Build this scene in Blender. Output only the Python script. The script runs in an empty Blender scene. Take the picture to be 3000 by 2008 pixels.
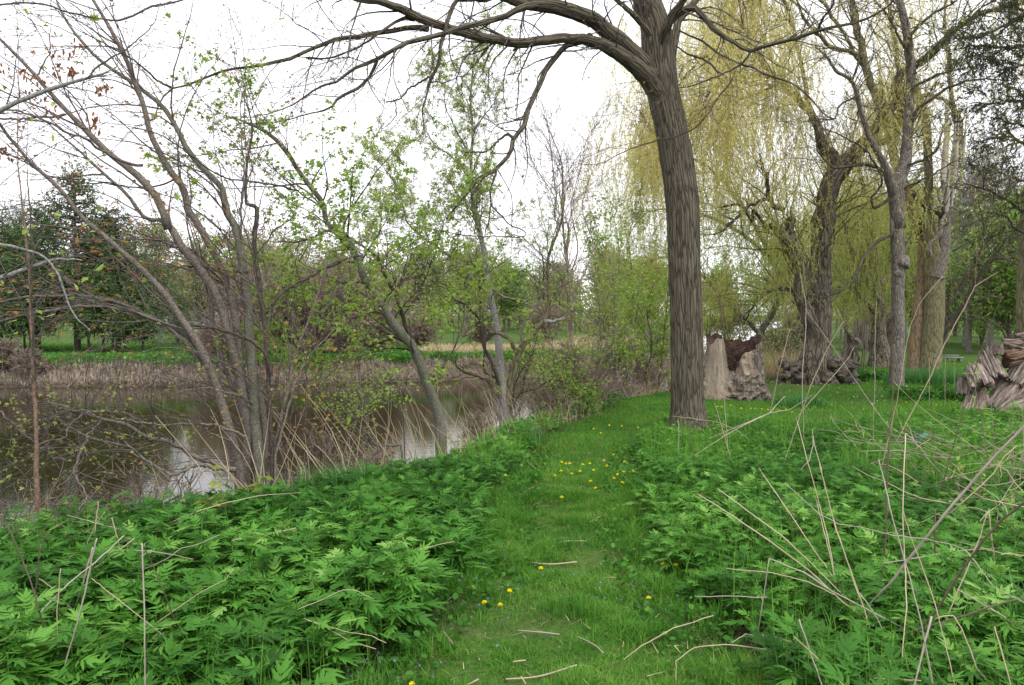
import bpy, math
import numpy as np

# ------------------------------------------------------------------ camera, sky, sun, exposure
S = bpy.context.scene
COL = S.collection
F0 = 2288.0; CX = 1500.0; CY = 1004.0; CAMZ = 1.6
PITCH = math.atan(84.0/F0)
cam = bpy.data.cameras.new('camera'); cam.sensor_width = 23.6; cam.lens = 18.0
cam.clip_start = 0.05; cam.clip_end = 1500
camo = bpy.data.objects.new('camera', cam); COL.objects.link(camo)
camo.location = (0, 0, CAMZ); camo.rotation_euler = (math.pi/2-PITCH, 0, 0)
S.camera = camo

w = bpy.data.worlds.new("World"); S.world = w; w.use_nodes = True
nt = w.node_tree; nt.nodes.clear()
wo = nt.nodes.new('ShaderNodeOutputWorld'); bg = nt.nodes.new('ShaderNodeBackground')
sky = nt.nodes.new('ShaderNodeTexSky'); sky.sky_type = 'NISHITA'; sky.sun_disc = False
SUN_EL = math.radians(55); SUN_ROT = math.radians(150)
sky.sun_elevation = SUN_EL; sky.sun_rotation = SUN_ROT; sky.dust_density = 5
mxs = nt.nodes.new('ShaderNodeMix'); mxs.data_type = 'RGBA'
mxs.inputs[0].default_value = 0.93                      # cloud deck over the blue
mxs.inputs[7].default_value = (11.6, 11.65, 12.2, 1)
nt.links.new(sky.outputs[0], mxs.inputs[6])
nt.links.new(mxs.outputs[2], bg.inputs[0]); bg.inputs[1].default_value = 0.085
nt.links.new(bg.outputs[0], wo.inputs[0])

sl = bpy.data.lights.new('sun', 'SUN'); sl.energy = 1.3; sl.angle = math.radians(25); sl.color = (1, .96, .9)
so = bpy.data.objects.new('sun', sl); COL.objects.link(so)
so.rotation_euler = (math.radians(35), 0, math.radians(150-180+60)); so.location = (0, 0, 30)
S.view_settings.view_transform = 'Standard'; S.view_settings.look = 'None'
S.view_settings.exposure = 0.85; S.view_settings.gamma = 1.0
S.cycles.max_bounces = 6; S.cycles.diffuse_bounces = 3; S.cycles.transmission_bounces = 3
S.cycles.glossy_bounces = 2; S.cycles.transparent_max_bounces = 4

# ------------------------------------------------------------------ numpy helpers
def RS(s): return np.random.default_rng(s)
def A(x): return np.asarray(x, dtype=np.float64)
def nrm(v): return v/np.maximum(np.linalg.norm(v, axis=-1, keepdims=True), 1e-9)

def hash3(i, j, k):
    h = (i*374761393 + j*668265263 + k*2147483647) & 0xffffffff
    h = ((h ^ (h >> 13))*1274126177) & 0xffffffff
    return ((h ^ (h >> 16)) & 0xffff)/65535.0
def vnoise(p):
    p = A(p); i = np.floor(p).astype(np.int64); f = p-i; f = f*f*(3-2*f); r = 0
    for a in (0, 1):
        for b in (0, 1):
            for c in (0, 1):
                wt = (f[..., 0] if a else 1-f[..., 0])*(f[..., 1] if b else 1-f[..., 1])*(f[..., 2] if c else 1-f[..., 2])
                r = r + wt*hash3(i[..., 0]+a, i[..., 1]+b, i[..., 2]+c)
    return r*2-1
def fbm(p, o=3):
    p = A(p); r = 0; a = 1.0
    for k in range(o):
        r = r+a*vnoise(p*(2**k)+17.3*k); a *= .5
    return r
def fbm2(x, y, s, o=3): return fbm(np.stack([A(x)*s, A(y)*s, np.zeros_like(A(x))+3.7], -1), o)

# a measured direction of view (3000 px wide plate) turned into a point at forward distance D
CP, SP = math.cos(PITCH), math.sin(PITCH)
def W(px, py, D):
    px = A(px); py = A(py); D = A(D)
    x = (px-CX)/F0; y = -(py-CY)/F0
    fy = CP+y*SP; fz = -SP+y*CP; t = D/fy
    return np.stack([x*t, D+0*x, CAMZ+fz*t], -1)
def G(px, py, z=0.0):
    x = (px-CX)/F0; y = -(py-CY)/F0
    fy = CP+y*SP; fz = -SP+y*CP; t = (z-CAMZ)/fz
    return A([x*t, fy*t, z])
CR = dict(f=(0, 0, .781), c1=(0, 0, 2.24), c2=(0, 600, 1.742), c3=(900, 0, 2.13), c4=(900, 600, 1.96), c5=(1900, 0, 2.13),
          c6=(1900, 600, 1.96), c7=(0, 1300, 1.562), c8=(1400, 1200, 1.4644), d1=(2000, 940, 3.905), d2=(2650, 900, 3.92),
          d3=(350, 800, 3.605), d4=(0, 500, 2.412), e1=(2300, 300, 1.96), e2=(2400, 1250, 2.067), e3=(0, 1500, 3.087), e4=(1100, 850, 2.929))
def T(*a):      # T('c1', (u,v,w), ..., 'c2', (u,v,w)...) -> list of (px,py,w)
    out = []; c = None
    for q in a:
        if isinstance(q, str): c = CR[q]
        else:
            out.append((c[0]+q[0]/c[2], c[1]+q[1]/c[2], (q[2] if len(q) > 2 else out_w(out)*c[2])/c[2]))
    return out
def out_w(o): return o[-1][2] if o else 4

def resample(P, R, k):
    P = A(P); R = A(R)
    s = np.r_[0, np.cumsum(np.linalg.norm(np.diff(P, axis=0), axis=1))]; n = len(P)
    t = np.linspace(0, s[-1], k); i = np.clip(np.searchsorted(s, t, side='right')-1, 0, n-2)
    h = s[i+1]-s[i]; u = ((t-s[i])/np.maximum(h, 1e-9))[:, None]
    m = np.gradient(P, s, axis=0, edge_order=1) if n > 2 else np.repeat((P[1:]-P[:1])/s[-1], 2, 0)
    h = h[:, None]
    Q = (2*u**3-3*u**2+1)*P[i]+(u**3-2*u**2+u)*h*m[i]+(-2*u**3+3*u**2)*P[i+1]+(u**3-u**2)*h*m[i+1]
    return Q, np.interp(t, s, R)
def limb(pts, D0, D1=None, k=28, rng=None, wob=.0, rs=1.0):
    D1 = D0 if D1 is None else D1; n = len(pts)
    px = A([p[0] for p in pts]); py = A([p[1] for p in pts]); wd = A([p[2] for p in pts])
    s = np.r_[0, np.cumsum(np.hypot(np.diff(px), np.diff(py)))]; D = D0+(D1-D0)*s/s[-1]
    P = W(px, py, D); R = wd/2*D/F0*rs
    Q, RR = resample(P, R, k)
    if rng is not None and wob:
        o = np.cumsum(rng.normal(0, wob, (k, 3)), 0); o -= np.linspace(0, 1, k)[:, None]*o[-1]
        Q = Q+o
    return Q, RR

class MB:
    def __init__(s): s.V = []; s.F = []; s.n = 0; s.at = {}; s.cnt = []
    def add(s, V, F, **at):
        V = A(V).reshape(-1, 3); s.V.append(V)
        for f in (F if isinstance(F, list) else [F]): s.F.append(np.asarray(f, dtype=np.int64)+s.n)
        s.n += len(V); s.cnt.append(len(V))
        for k, v in at.items(): s.at.setdefault(k, {})[len(s.cnt)-1] = v
        return s
    def build(s, name, mat, parent=None, loc=None, smooth=False):
        V = np.concatenate(s.V) if s.V else np.zeros((0, 3))
        if parent is not None and loc is None: loc = worldloc(parent)
        L = A(loc) if loc is not None else np.zeros(3)
        me = bpy.data.meshes.new(name)
        me.vertices.add(len(V)); me.vertices.foreach_set('co', (V-L).astype(np.float32).ravel())
        fl = [f for f in s.F if len(f)]
        li = np.concatenate([f.ravel() for f in fl]) if fl else np.zeros(0, int)
        tot = np.concatenate([np.full(len(f), f.shape[1]) for f in fl]) if fl else np.zeros(0, int)
        st = np.r_[0, np.cumsum(tot)[:-1]] if len(tot) else tot
        me.loops.add(len(li)); me.loops.foreach_set('vertex_index', li.astype(np.int32))
        me.polygons.add(len(tot)); me.polygons.foreach_set('loop_start', st.astype(np.int32))
        if smooth: me.polygons.foreach_set('use_smooth', np.ones(len(tot), dtype=bool))
        me.update(calc_edges=True)
        for k, d in s.at.items():
            vals = []
            for j, c in enumerate(s.cnt):
                v = d.get(j, 0.0)
                if k == 'bk': vals.append(A(v).reshape(-1, 3) if not np.isscalar(v) else np.zeros((c, 3)))
                else: vals.append(np.full(c, float(v)) if np.isscalar(v) else A(v).ravel())
            arr = np.concatenate(vals).astype(np.float32)
            a = me.attributes.new(k, 'FLOAT_VECTOR' if k == 'bk' else 'FLOAT', 'POINT')
            a.data.foreach_set('vector' if k == 'bk' else 'value', arr.ravel())
        me.materials.append(mat)
        o = bpy.data.objects.new(name, me); COL.objects.link(o)
        if parent is not None:
            o.parent = parent
        else: o.location = tuple(L)
        return o
def worldloc(o):
    L = A(o.location)
    while o.parent is not None:
        o = o.parent; L = L+A(o.location)
    return L
def tag(o, label=None, cat=None, group=None, kind=None):
    if label: o['label'] = label
    if cat: o['category'] = cat
    if group: o['group'] = group
    if kind: o['kind'] = kind
    return o
def thing(name, loc, label, cat, group=None):
    o = bpy.data.objects.new(name, None); o.empty_display_size = .2; COL.objects.link(o); o.location = tuple(float(v) for v in loc)
    return tag(o, label, cat, group)

def frames(P):
    Tn = nrm(np.gradient(P, axis=-2)); m = nrm(Tn.mean(-2))
    ref = np.where(np.abs(m[..., 2:3]) < .8, A([0, 0, 1.]), A([1., .13, 0]))[..., None, :]
    N = nrm(np.cross(Tn, np.broadcast_to(ref, Tn.shape))); B = np.cross(Tn, N)
    return Tn, N, B
def tubes(mb, P, R, sides=5, amp=0.0, fr=3.0, caps=False, var=None, rough=None):
    P = A(P); R = A(R)
    if P.ndim == 2: P = P[None]; R = R[None]
    M, k, _ = P.shape
    if M == 0: return
    Tn, N, B = frames(P)
    th = np.arange(sides)*2*math.pi/sides; c = np.cos(th); s_ = np.sin(th)
    D = N[:, :, None, :]*c[None, None, :, None]+B[:, :, None, :]*s_[None, None, :, None]
    sl_ = np.concatenate([np.zeros((M, 1)), np.cumsum(np.linalg.norm(np.diff(P, axis=1), axis=2), 1)], 1)
    Rr = np.repeat(R[:, :, None], sides, 2)
    if rough is not None:
        q = P[:, :, None, :]+D*Rr[..., None]
        Rr = rough(q, Rr, sl_)
    elif amp:
        q = P[:, :, None, :]+D*Rr[..., None]
        Rr = Rr*(1+amp*fbm(q*A([fr, fr, fr*.5])/np.maximum(R.max(), .02)/6, 3))
    V = P[:, :, None, :]+D*Rr[..., None]
    bk = np.stack([np.broadcast_to(c, Rr.shape)*Rr, np.broadcast_to(s_, Rr.shape)*Rr, np.repeat(sl_[:, :, None], sides, 2)], -1)
    i = np.arange(M)[:, None, None]*k*sides; j = np.arange(k-1)[None, :, None]*sides; a = np.arange(sides)[None, None, :]; b = (a+1) % sides
    F = np.stack([i+j+a, i+j+b, i+j+sides+b, i+j+sides+a], -1).reshape(-1, 4)
    FF = [F]
    if caps:
        i0 = np.arange(M)[:, None]*k*sides
        FF.append(i0+np.arange(sides)[None, ::-1]); FF.append(i0+(k-1)*sides+np.arange(sides)[None, :])
    v = 0.5 if var is None else (np.repeat(var, k*sides) if not np.isscalar(var) else var)
    mb.add(V.reshape(-1, 3), FF, bk=bk.reshape(-1, 3), var=v)

def spawn(rng, P, R, M, n, L, ang=(.5, 1.1), up=0., wig=.15, curve=0., rr=.5, rtip=.0012, t0=.2, t1=1., fall=.5, bias=None, rmax=9, pw=None):
    P = A(P); R = A(R); k = P.shape[1]
    ln = np.linalg.norm(np.diff(P, axis=1), axis=2).sum(1)
    if pw is not None: ln = ln*pw
    i = rng.choice(len(P), M, p=ln/ln.sum()); t = rng.uniform(t0, t1, M)
    x = t*(k-1); j = np.minimum(x.astype(int), k-2); u = (x-j)[:, None]
    p = P[i, j]*(1-u)+P[i, j+1]*u; tan = nrm(P[i, j+1]-P[i, j]); r = R[i, j]*(1-u[:, 0])+R[i, j+1]*u[:, 0]
    per = nrm(np.cross(tan, nrm(rng.normal(size=(M, 3))))); a = rng.uniform(ang[0], ang[1], M)[:, None]
    d = np.cos(a)*tan+np.sin(a)*per+A([0, 0, up])
    if bias is not None: d = d+A(bias)
    d = nrm(d); Li = L*rng.uniform(.5, 1.3, M)*(1-fall*t); st = (Li/(n-1))[:, None]
    Q = np.zeros((M, n, 3)); Q[:, 0] = p; drift = rng.normal(0, wig*.6, (M, 3))
    for q in range(1, n):
        d = nrm(d+rng.normal(0, wig, (M, 3))+drift+A([0, 0, curve])); Q[:, q] = Q[:, q-1]+d*st
    r0 = np.minimum(np.maximum(r*rr, rtip*1.3), rmax); RR = r0[:, None]+(rtip-r0)[:, None]*np.linspace(0, 1, n)[None]**.8
    return Q, RR

def rotm(rng, N, fwd=None, upv=None, tilt=0.5):
    f = nrm(rng.normal(size=(N, 3))) if fwd is None else nrm(A(fwd))
    u = nrm(rng.normal(size=(N, 3))) if upv is None else nrm(A(upv)+rng.normal(0, tilt, (N, 3)))
    y = nrm(np.cross(u, f)); z = np.cross(f, y)
    return np.stack([f, y, z], 1)          # rows: local x,y,z in world
def place(mb, tv, tf, pos, rot, sc, var):
    N = len(pos)
    if N == 0: return
    tv = A(tv); sc = A(sc)
    V = np.einsum('nij,aj->nai', rot.transpose(0, 2, 1), tv)*(sc[:, None, None] if sc.ndim == 1 else sc[:, None, :])+pos[:, None, :]
    off = (np.arange(N)*len(tv))[:, None, None]
    FF = [(np.asarray(f)[None]+off).reshape(-1, np.asarray(f).shape[1]) for f in tf]
    mb.add(V.reshape(-1, 3), FF, var=np.repeat(A(var), len(tv)) if not np.isscalar(var) else var)
def onpoly(rng, P, N, t0=0., t1=1., jit=0.):
    k = P.shape[1]; ln = np.linalg.norm(np.diff(P, axis=1), axis=2).sum(1)
    i = rng.choice(len(P), N, p=ln/ln.sum()); x = rng.uniform(t0, t1, N)*(k-1); j = np.minimum(x.astype(int), k-2); u = (x-j)[:, None]
    return P[i, j]*(1-u)+P[i, j+1]*u+rng.normal(0, jit, (N, 3)), nrm(P[i, j+1]-P[i, j])

# leaf templates
RH = (A([[0, 0, 0], [.45, .22, .03], [1, 0, -.08], [.45, -.22, .03]]), [np.array([[0, 1, 2, 3]])])
LF = (A([[0, 0, 0], [.3, .2, .05], [.7, .16, 0], [1, 0, -.12], [.7, -.16, 0], [.3, -.2, .05]]), [np.array([[0, 1, 2, 3], [0, 3, 4, 5]])])
def star(nl, spread, wd, droop=.15):
    V = []; F = []
    for i in range(nl):
        a = (i-(nl-1)/2)*spread; c, s = math.cos(a), math.sin(a); l = 1-.28*abs(i-(nl-1)/2)/max(1, (nl-1)/2)
        q = A([[0, 0, 0], [.45*l, wd, .05], [l, 0, -droop], [.45*l, -wd, .05]])
        V.append(np.stack([q[:, 0]*c-q[:, 1]*s, q[:, 0]*s+q[:, 1]*c, q[:, 2]], 1)); F.append(np.arange(4)+4*i)
    return np.concatenate(V), [np.array(F)]
ST5 = star(5, .62, .17); ST3 = star(3, .8, .2, .25); BL5 = star(5, 1.25, .14, .3)

# ------------------------------------------------------------------ materials
def mk(name):
    m = bpy.data.materials.new(name); m.use_nodes = True; n = m.node_tree; n.nodes.clear()
    o = n.nodes.new('ShaderNodeOutputMaterial'); b = n.nodes.new('ShaderNodeBsdfPrincipled')
    n.links.new(b.outputs[0], o.inputs[0]); return m, n, b, o
def ramp(n, src, stops, lo=0., hi=1.):
    r = n.nodes.new('ShaderNodeValToRGB'); e = r.color_ramp.elements
    while len(e) < len(stops): e.new(.5)
    for i, (p, c) in enumerate(stops):
        e[i].position = p; e[i].color = (c[0], c[1], c[2], 1)
    n.links.new(src, r.inputs[0]); return r.outputs[0]
def attr(n, name): a = n.nodes.new('ShaderNodeAttribute'); a.attribute_name = name; return a
def noise(n, vec, sc, det=4, rough=.6, dist=0):
    t = n.nodes.new('ShaderNodeTexNoise'); t.inputs['Scale'].default_value = sc; t.inputs['Detail'].default_value = det
    t.inputs['Roughness'].default_value = rough; t.inputs['Distortion'].default_value = dist
    if vec is not None: n.links.new(vec, t.inputs['Vector'])
    return t.outputs[0]
def mapping(n, vec, sc):
    m = n.nodes.new('ShaderNodeMapping'); m.inputs['Scale'].default_value = sc; n.links.new(vec, m.inputs[0]); return m.outputs[0]
def mixc(n, f, a, b, mode='MIX'):
    m = n.nodes.new('ShaderNodeMix'); m.data_type = 'RGBA'; m.blend_type = mode
    if isinstance(f, float): m.inputs[0].default_value = f
    else: n.links.new(f, m.inputs[0])
    for i, q in ((6, a), (7, b)):
        if isinstance(q, tuple): m.inputs[i].default_value = (*q, 1)
        else: n.links.new(q, m.inputs[i])
    return m.outputs[2]
def bump(n, b, h, st, dist):
    u = n.nodes.new('ShaderNodeBump'); u.inputs['Strength'].default_value = st; u.inputs['Distance'].default_value = dist
    n.links.new(h, u.inputs['Height']); n.links.new(u.outputs[0], b.inputs['Normal'])
def m_bark(name, dark, light, furrow=45., zs=.16, st=.9, dist=.02, moss=None, mlo=.52, mhi=.66, fine=.5):
    m, n, b, o = mk(name); bk = attr(n, 'bk').outputs['Vector']
    v = mapping(n, bk, (1, 1, zs))
    a = noise(n, v, furrow, 5, .65, .35)
    q = n.nodes.new('ShaderNodeTexVoronoi'); q.feature = 'DISTANCE_TO_EDGE'; q.inputs['Scale'].default_value = furrow*.62
    wv = n.nodes.new('ShaderNodeVectorMath'); wv.operation = 'ADD'
    nz = n.nodes.new('ShaderNodeTexNoise'); nz.inputs['Scale'].default_value = furrow*.5; n.links.new(v, nz.inputs['Vector'])
    sc = n.nodes.new('ShaderNodeVectorMath'); sc.operation = 'SCALE'; sc.inputs['Scale'].default_value = 2.2/furrow
    n.links.new(nz.outputs['Color'], sc.inputs[0]); n.links.new(v, wv.inputs[0]); n.links.new(sc.outputs[0], wv.inputs[1])
    n.links.new(wv.outputs[0], q.inputs['Vector'])
    mr = n.nodes.new('ShaderNodeMapRange'); n.links.new(q.outputs['Distance'], mr.inputs[0]); mr.inputs[2].default_value = .22
    mh = n.nodes.new('ShaderNodeMath'); mh.operation = 'MULTIPLY_ADD'; mh.inputs[1].default_value = .8; mh.inputs[2].default_value = .2; n.links.new(mr.outputs[0], mh.inputs[0])
    mm = n.nodes.new('ShaderNodeMath'); mm.operation = 'MULTIPLY'; n.links.new(mh.outputs[0], mm.inputs[0]); n.links.new(a, mm.inputs[1])
    ad = n.nodes.new('ShaderNodeMath'); ad.operation = 'MULTIPLY_ADD'; ad.inputs[1].default_value = 1.1; ad.inputs[2].default_value = .08
    n.links.new(mm.outputs[0], ad.inputs[0])
    c = ramp(n, ad.outputs[0], [(.14, dark), (.50, light)])
    if moss is not None:
        pz = noise(n, mapping(n, bk, (1, 1, .5)), 9., 5, .7)
        c = mixc(n, ramp(n, pz, [(mlo, (0, 0, 0)), (mhi, (1, 1, 1))]), c, moss)
    big = noise(n, bk, 3., 3)
    c = mixc(n, .35, c, ramp(n, big, [(.3, (.45, .45, .45)), (.7, (1.2, 1.2, 1.2))]), 'MULTIPLY')
    n.links.new(c, b.inputs['Base Color']); b.inputs['Roughness'].default_value = .95
    b.inputs['Specular IOR Level'].default_value = .15
    bump(n, b, ad.outputs[0], st, dist); return m
def m_leaf(name, stops, tr=.35, rough=.5, spec=.25):
    m, n, b, o = mk(name); c = ramp(n, attr(n, 'var').outputs['Fac'], stops)
    n.links.new(c, b.inputs['Base Color']); b.inputs['Roughness'].default_value = rough; b.inputs['Specular IOR Level'].default_value = spec
    t = n.nodes.new('ShaderNodeBsdfTranslucent'); hs = n.nodes.new('ShaderNodeHueSaturation'); hs.inputs['Value'].default_value = 1.3; hs.inputs['Hue'].default_value = .49
    n.links.new(c, hs.inputs['Color']); n.links.new(hs.outputs[0], t.inputs[0])
    mx = n.nodes.new('ShaderNodeMixShader'); mx.inputs[0].default_value = tr
    n.links.new(b.outputs[0], mx.inputs[1]); n.links.new(t.outputs[0], mx.inputs[2]); n.links.new(mx.outputs[0], o.inputs[0])
    return m
def m_plain(name, c1, c2, sc=20., rough=.8, bst=.3, bd=.01, stretch=None):
    m, n, b, o = mk(name); tc = n.nodes.new('ShaderNodeTexCoord').outputs['Object']
    if stretch: tc = mapping(n, attr(n, 'bk').outputs['Vector'] if stretch == 'bk' else tc, (1, 1, .12) if stretch == 'bk' else stretch)
    a = noise(n, tc, sc, 5, .65)
    n.links.new(ramp(n, a, [(.3, c1), (.7, c2)]), b.inputs['Base Color']); b.inputs['Roughness'].default_value = rough
    b.inputs['Specular IOR Level'].default_value = .2
    bump(n, b, a, bst, bd); return m
M = {}
M['ash'] = m_bark('grey_brown_bark', (.020, .016, .012), (.165, .142, .105), 46., .085, 1., .03, (.10, .10, .045), .60, .76)
M['ashtwig'] = m_bark('twig_bark', (.045, .038, .034), (.15, .13, .12), 60., .3, .4, .004)
M['maple'] = m_bark('smooth_maple_bark', (.085, .070, .059), (.215, .187, .162), 60., .9, .4, .003, (.16, .15, .11), .66, .8)
M['mapletwig'] = m_bark('maple_twig_bark', (.075, .060, .054), (.18, .15, .138), 80., .5, .3, .002)
M['green'] = m_bark('greenish_grey_bark', (.085, .083, .065), (.20, .195, .155), 60., .8, .4, .003, (.11, .125, .07), .5, .65)
M['dark'] = m_bark('dark_bark', (.03, .025, .02), (.10, .085, .07), 60., .4, .5, .004)
M['pale'] = m_bark('pale_grey_bark', (.13, .125, .12), (.30, .29, .275), 50., .9, .3, .003, (.16, .17, .13), .55, .7)
M['redtwig'] = m_bark('reddish_twig_bark', (.16, .12, .10), (.32, .25, .21), 60., .5, .3, .003)
M['willow'] = m_bark('willow_bark', (.035, .028, .022), (.22, .19, .15), 20., .2, 1.0, .06, (.12, .13, .05), .62, .76)
M['greytree'] = m_bark('grey_flaky_bark', (.07, .06, .052), (.25, .22, .195), 36., .28, .9, .02)
M['olive'] = m_bark('olive_bark', (.07, .065, .035), (.22, .20, .12), 34., .2, .8, .02, (.27, .2, .1), .6, .75)
M['orange'] = m_bark('orange_lichen_bark', (.09, .055, .03), (.27, .21, .145), 34., .22, .8, .02, (.30, .185, .09), .5, .66)
M['far'] = m_bark('far_tree_bark', (.06, .05, .04), (.16, .14, .12), 20., .3, .4, .02)
M['fargrey'] = m_bark('far_grey_twig_bark', (.14, .13, .125), (.24, .225, .215), 20., .3, .3, .02)
M['redsap'] = m_bark('reddish_sapling_bark', (.10, .065, .045), (.22, .15, .11), 60., .6, .4, .003)
M['splinter'] = m_plain('weathered_splinter_wood', (.28, .25, .22), (.55, .52, .48), 30., .9, .6, .02, 'bk')
M['stalk'] = m_plain('dead_stalk', (.28, .21, .13), (.56, .47, .35), 14., .75, .25, .003, 'bk')
M['stalkgrey'] = m_plain('grey_dead_stalk', (.22, .18, .15), (.48, .42, .36), 30., .8, .3, .003, 'bk')
M['stalkbrown'] = m_plain('brown_dead_stalk', (.08, .055, .04), (.20, .15, .11), 30., .8, .3, .003, 'bk')
M['straw'] = m_leaf('straw_blades', [(0, (.20, .14, .08)), (.5, (.40, .31, .19)), (1, (.56, .47, .32))], .2, .7, .1)
M['thatch'] = m_leaf('grey_pink_thatch', [(0, (.15, .115, .09)), (.5, (.30, .245, .20)), (1, (.46, .39, .32))], .2, .8, .1)
M['cone'] = m_leaf('coneflower_leaf', [(0, (.022, .078, .011)), (.5, (.060, .195, .024)), (.85, (.125, .31, .045)), (1, (.22, .40, .09))], .32, .55, .14)
M['grass'] = m_leaf('grass_blades', [(0, (.022, .105, .010)), (.45, (.078, .235, .025)), (.90, (.16, .33, .045)), (1, (.36, .31, .15))], .35, .55, .15)
M['tallgrass'] = m_leaf('tall_grass_blades', [(0, (.04, .15, .03)), (1, (.09, .26, .06))], .35, .45, .35)
M['boxelder'] = m_leaf('fresh_green_leaf', [(0, (.15, .26, .035)), (.6, (.27, .42, .07)), (1, (.42, .52, .14))], .5, .5, .2)
M['yellowgreen'] = m_leaf('yellow_green_leaf', [(0, (.18, .24, .05)), (.5, (.33, .40, .10)), (1, (.46, .49, .17))], .5, .5, .2)
M['mapleflower'] = m_leaf('orange_maple_bud', [(0, (.45, .19, .04)), (.45, (.42, .26, .08)), (.8, (.40, .33, .14)), (1, (.25, .33, .08))], .4, .6, .1)
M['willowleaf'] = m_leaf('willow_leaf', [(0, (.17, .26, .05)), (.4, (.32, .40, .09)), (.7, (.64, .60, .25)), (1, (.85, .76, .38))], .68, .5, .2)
M['deadleaf'] = m_leaf('dead_leaf', [(0, (.16, .08, .04)), (1, (.35, .17, .08))], .3, .7, .1)
M['needle'] = m_leaf('conifer_needles', [(0, (.038, .085, .026)), (.6, (.085, .15, .042)), (1, (.18, .23, .07))], .2, .6, .2)
M['cedar'] = m_leaf('cedar_sprays', [(0, (.035, .045, .018)), (.5, (.085, .10, .032)), (.8, (.17, .16, .05)), (1, (.26, .18, .07))], .25, .7, .15)
M['farleaf'] = m_leaf('far_spring_leaves', [(0, (.18, .22, .08)), (.5, (.29, .33, .13)), (1, (.42, .42, .21))], .4, .6, .1)
M['fargreen'] = m_leaf('far_green_leaves', [(0, (.11, .21, .04)), (.5, (.21, .35, .07)), (1, (.33, .45, .13))], .4, .6, .1)
M['farbrown'] = m_leaf('far_brown_buds', [(0, (.14, .09, .06)), (1, (.26, .18, .10))], .3, .7, .1)
M['goldtwig'] = m_plain('golden_willow_twig', (.40, .34, .12), (.60, .52, .22), 4., .8, .1, .002)
M['burl'] = m_plain('burled_knotty_bark', (.04, .032, .027), (.26, .225, .19), 26., .95, 1., .06)
M['yellow'] = m_leaf('dandelion_yellow', [(0, (.80, .66, .01)), (1, (.92, .82, .03))], .2, .6, .1)
M['violet'] = m_leaf('violet_petal', [(0, (.17, .16, .55)), (1, (.35, .33, .75))], .3, .6, .1)
M['white'] = m_leaf('white_petal', [(0, (.6, .6, .6)), (1, (.8, .8, .8))], .2, .6, .1)
M['bluegreen'] = m_leaf('bluegreen_leaf', [(0, (.05, .16, .11)), (1, (.10, .24, .17))], .2, .5, .3)

# ------------------------------------------------------------------ the lie of the land
NS = A([(-200, -60), (-30, 1.0), (-8, 3.5), (-3.5, 5.4), (-2.1, 6.5), (-1.0, 8.1), (.1, 10.8), (1.4, 13.6), (2.7, 16.2), (6.2, 20.3), (10, 26), (14, 40), (22, 70), (60, 170), (200, 500)])
FS = A([(-300, -40), (-60, 19), (-25, 26.5), (-18, 28), (-9, 29), (-2, 31.0), (6, 33.5), (9.0, 40), (11.5, 55), (18, 80), (50, 175), (190, 520)])
def pdist(x, y, P):
    x = A(x); y = A(y); d = np.full(x.shape, 1e9)
    for i in range(len(P)-1):
        a, b = P[i], P[i+1]; e = b-a
        t = np.clip(((x-a[0])*e[0]+(y-a[1])*e[1])/(e@e), 0, 1)
        d = np.minimum(d, np.hypot(x-a[0]-t*e[0], y-a[1]-t*e[1]))
    return d
def dn(x, y): return pdist(x, y, NS)*np.where(A(y) > np.interp(x, NS[:, 0], NS[:, 1]), 1, -1)     # >0 past the near shore
def df(x, y): return pdist(x, y, FS)*np.where(A(y) > np.interp(x, FS[:, 0], FS[:, 1]), 1, -1)     # >0 on the far bank
def sm(t, a, b): t = np.clip((t-a)/(b-a), 0, 1); return t*t*(3-2*t)
WZ = -1.0
def H(x, y):
    x = A(x); y = A(y); a = dn(x, y); b = df(x, y)
    hn = -2.2*sm(a, -.35, 1.9)+.05*fbm2(x, y, .7)*sm(-a, -.5, .5)
    hn = hn+.03*fbm2(x, y, 3.)
    hf = -2.2+2.2*sm(b, -2.2, .2)*.62+.48*sm(b, .1, 1.3)+.12*sm(b, 2, 12)+.05*fbm2(x, y, .5)*sm(b, 0, 2)
    return np.where(a > b*0+0, np.maximum(hn, np.where(b > -3, hf, -2.2)), hn)
PC = A([(.12, 0, .74), (.18, 3.4, .72), (.26, 4.2, .54), (.36, 4.95, .40), (.43, 6, .42), (.60, 7.5, .50), (.85, 9.2, .55), (1.4, 11, .6), (2.15, 12.7, .7), (3.0, 14.0, .9), (5, 17, 1.5), (8, 20, 2)])
def pathd(x, y):  # >0 outside the trodden strip
    c = np.interp(y, PC[:, 1], PC[:, 0]); h = np.interp(y, PC[:, 1], PC[:, 2])
    return np.abs(A(x)-c)-h, A(x)-c

def axis(lo, hi, flo, fhi, step):
    f = list(np.arange(flo, fhi, step)); s = step; v = f[-1]
    while v < hi: s *= 1.13; v += s; f.append(v)
    s = step; v = f[0]; g = []
    while v > lo: s *= 1.13; v -= s; g.append(v)
    return A(g[::-1]+f)
xs = axis(-400, 400, -9, 13, .16); ys = axis(-60, 900, 1.0, 37, .16)
X, Y = np.meshgrid(xs, ys); Z = H(X, Y)
nx, ny = len(xs), len(ys)
I = (np.arange(ny-1)[:, None]*nx+np.arange(nx-1)[None]).ravel()
FQ = np.stack([I, I+1, I+nx+1, I+nx], 1)
a_ = dn(X, Y); b_ = df(X, Y); pd_, _ = pathd(X, Y)
lawn = np.clip(np.maximum(sm(-pd_, -.15, .25)*(Y < 16), (X > 1.5)*(a_ < -.6)*sm(Y, 10, 11.5)), 0, 1)
lawn = np.maximum(lawn, sm(b_, 1.2, 3.))
mud = np.where(a_ > 0, 1-sm(b_, .6, 1.4), sm(a_, -.35, .1))
m, n, b, o = mk('ground_soil_and_turf')
tc = n.nodes.new('ShaderNodeTexCoord').outputs['Object']
n1 = noise(n, tc, 1.2, 6, .7); n2 = noise(n, tc, 22., 5, .7)
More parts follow.
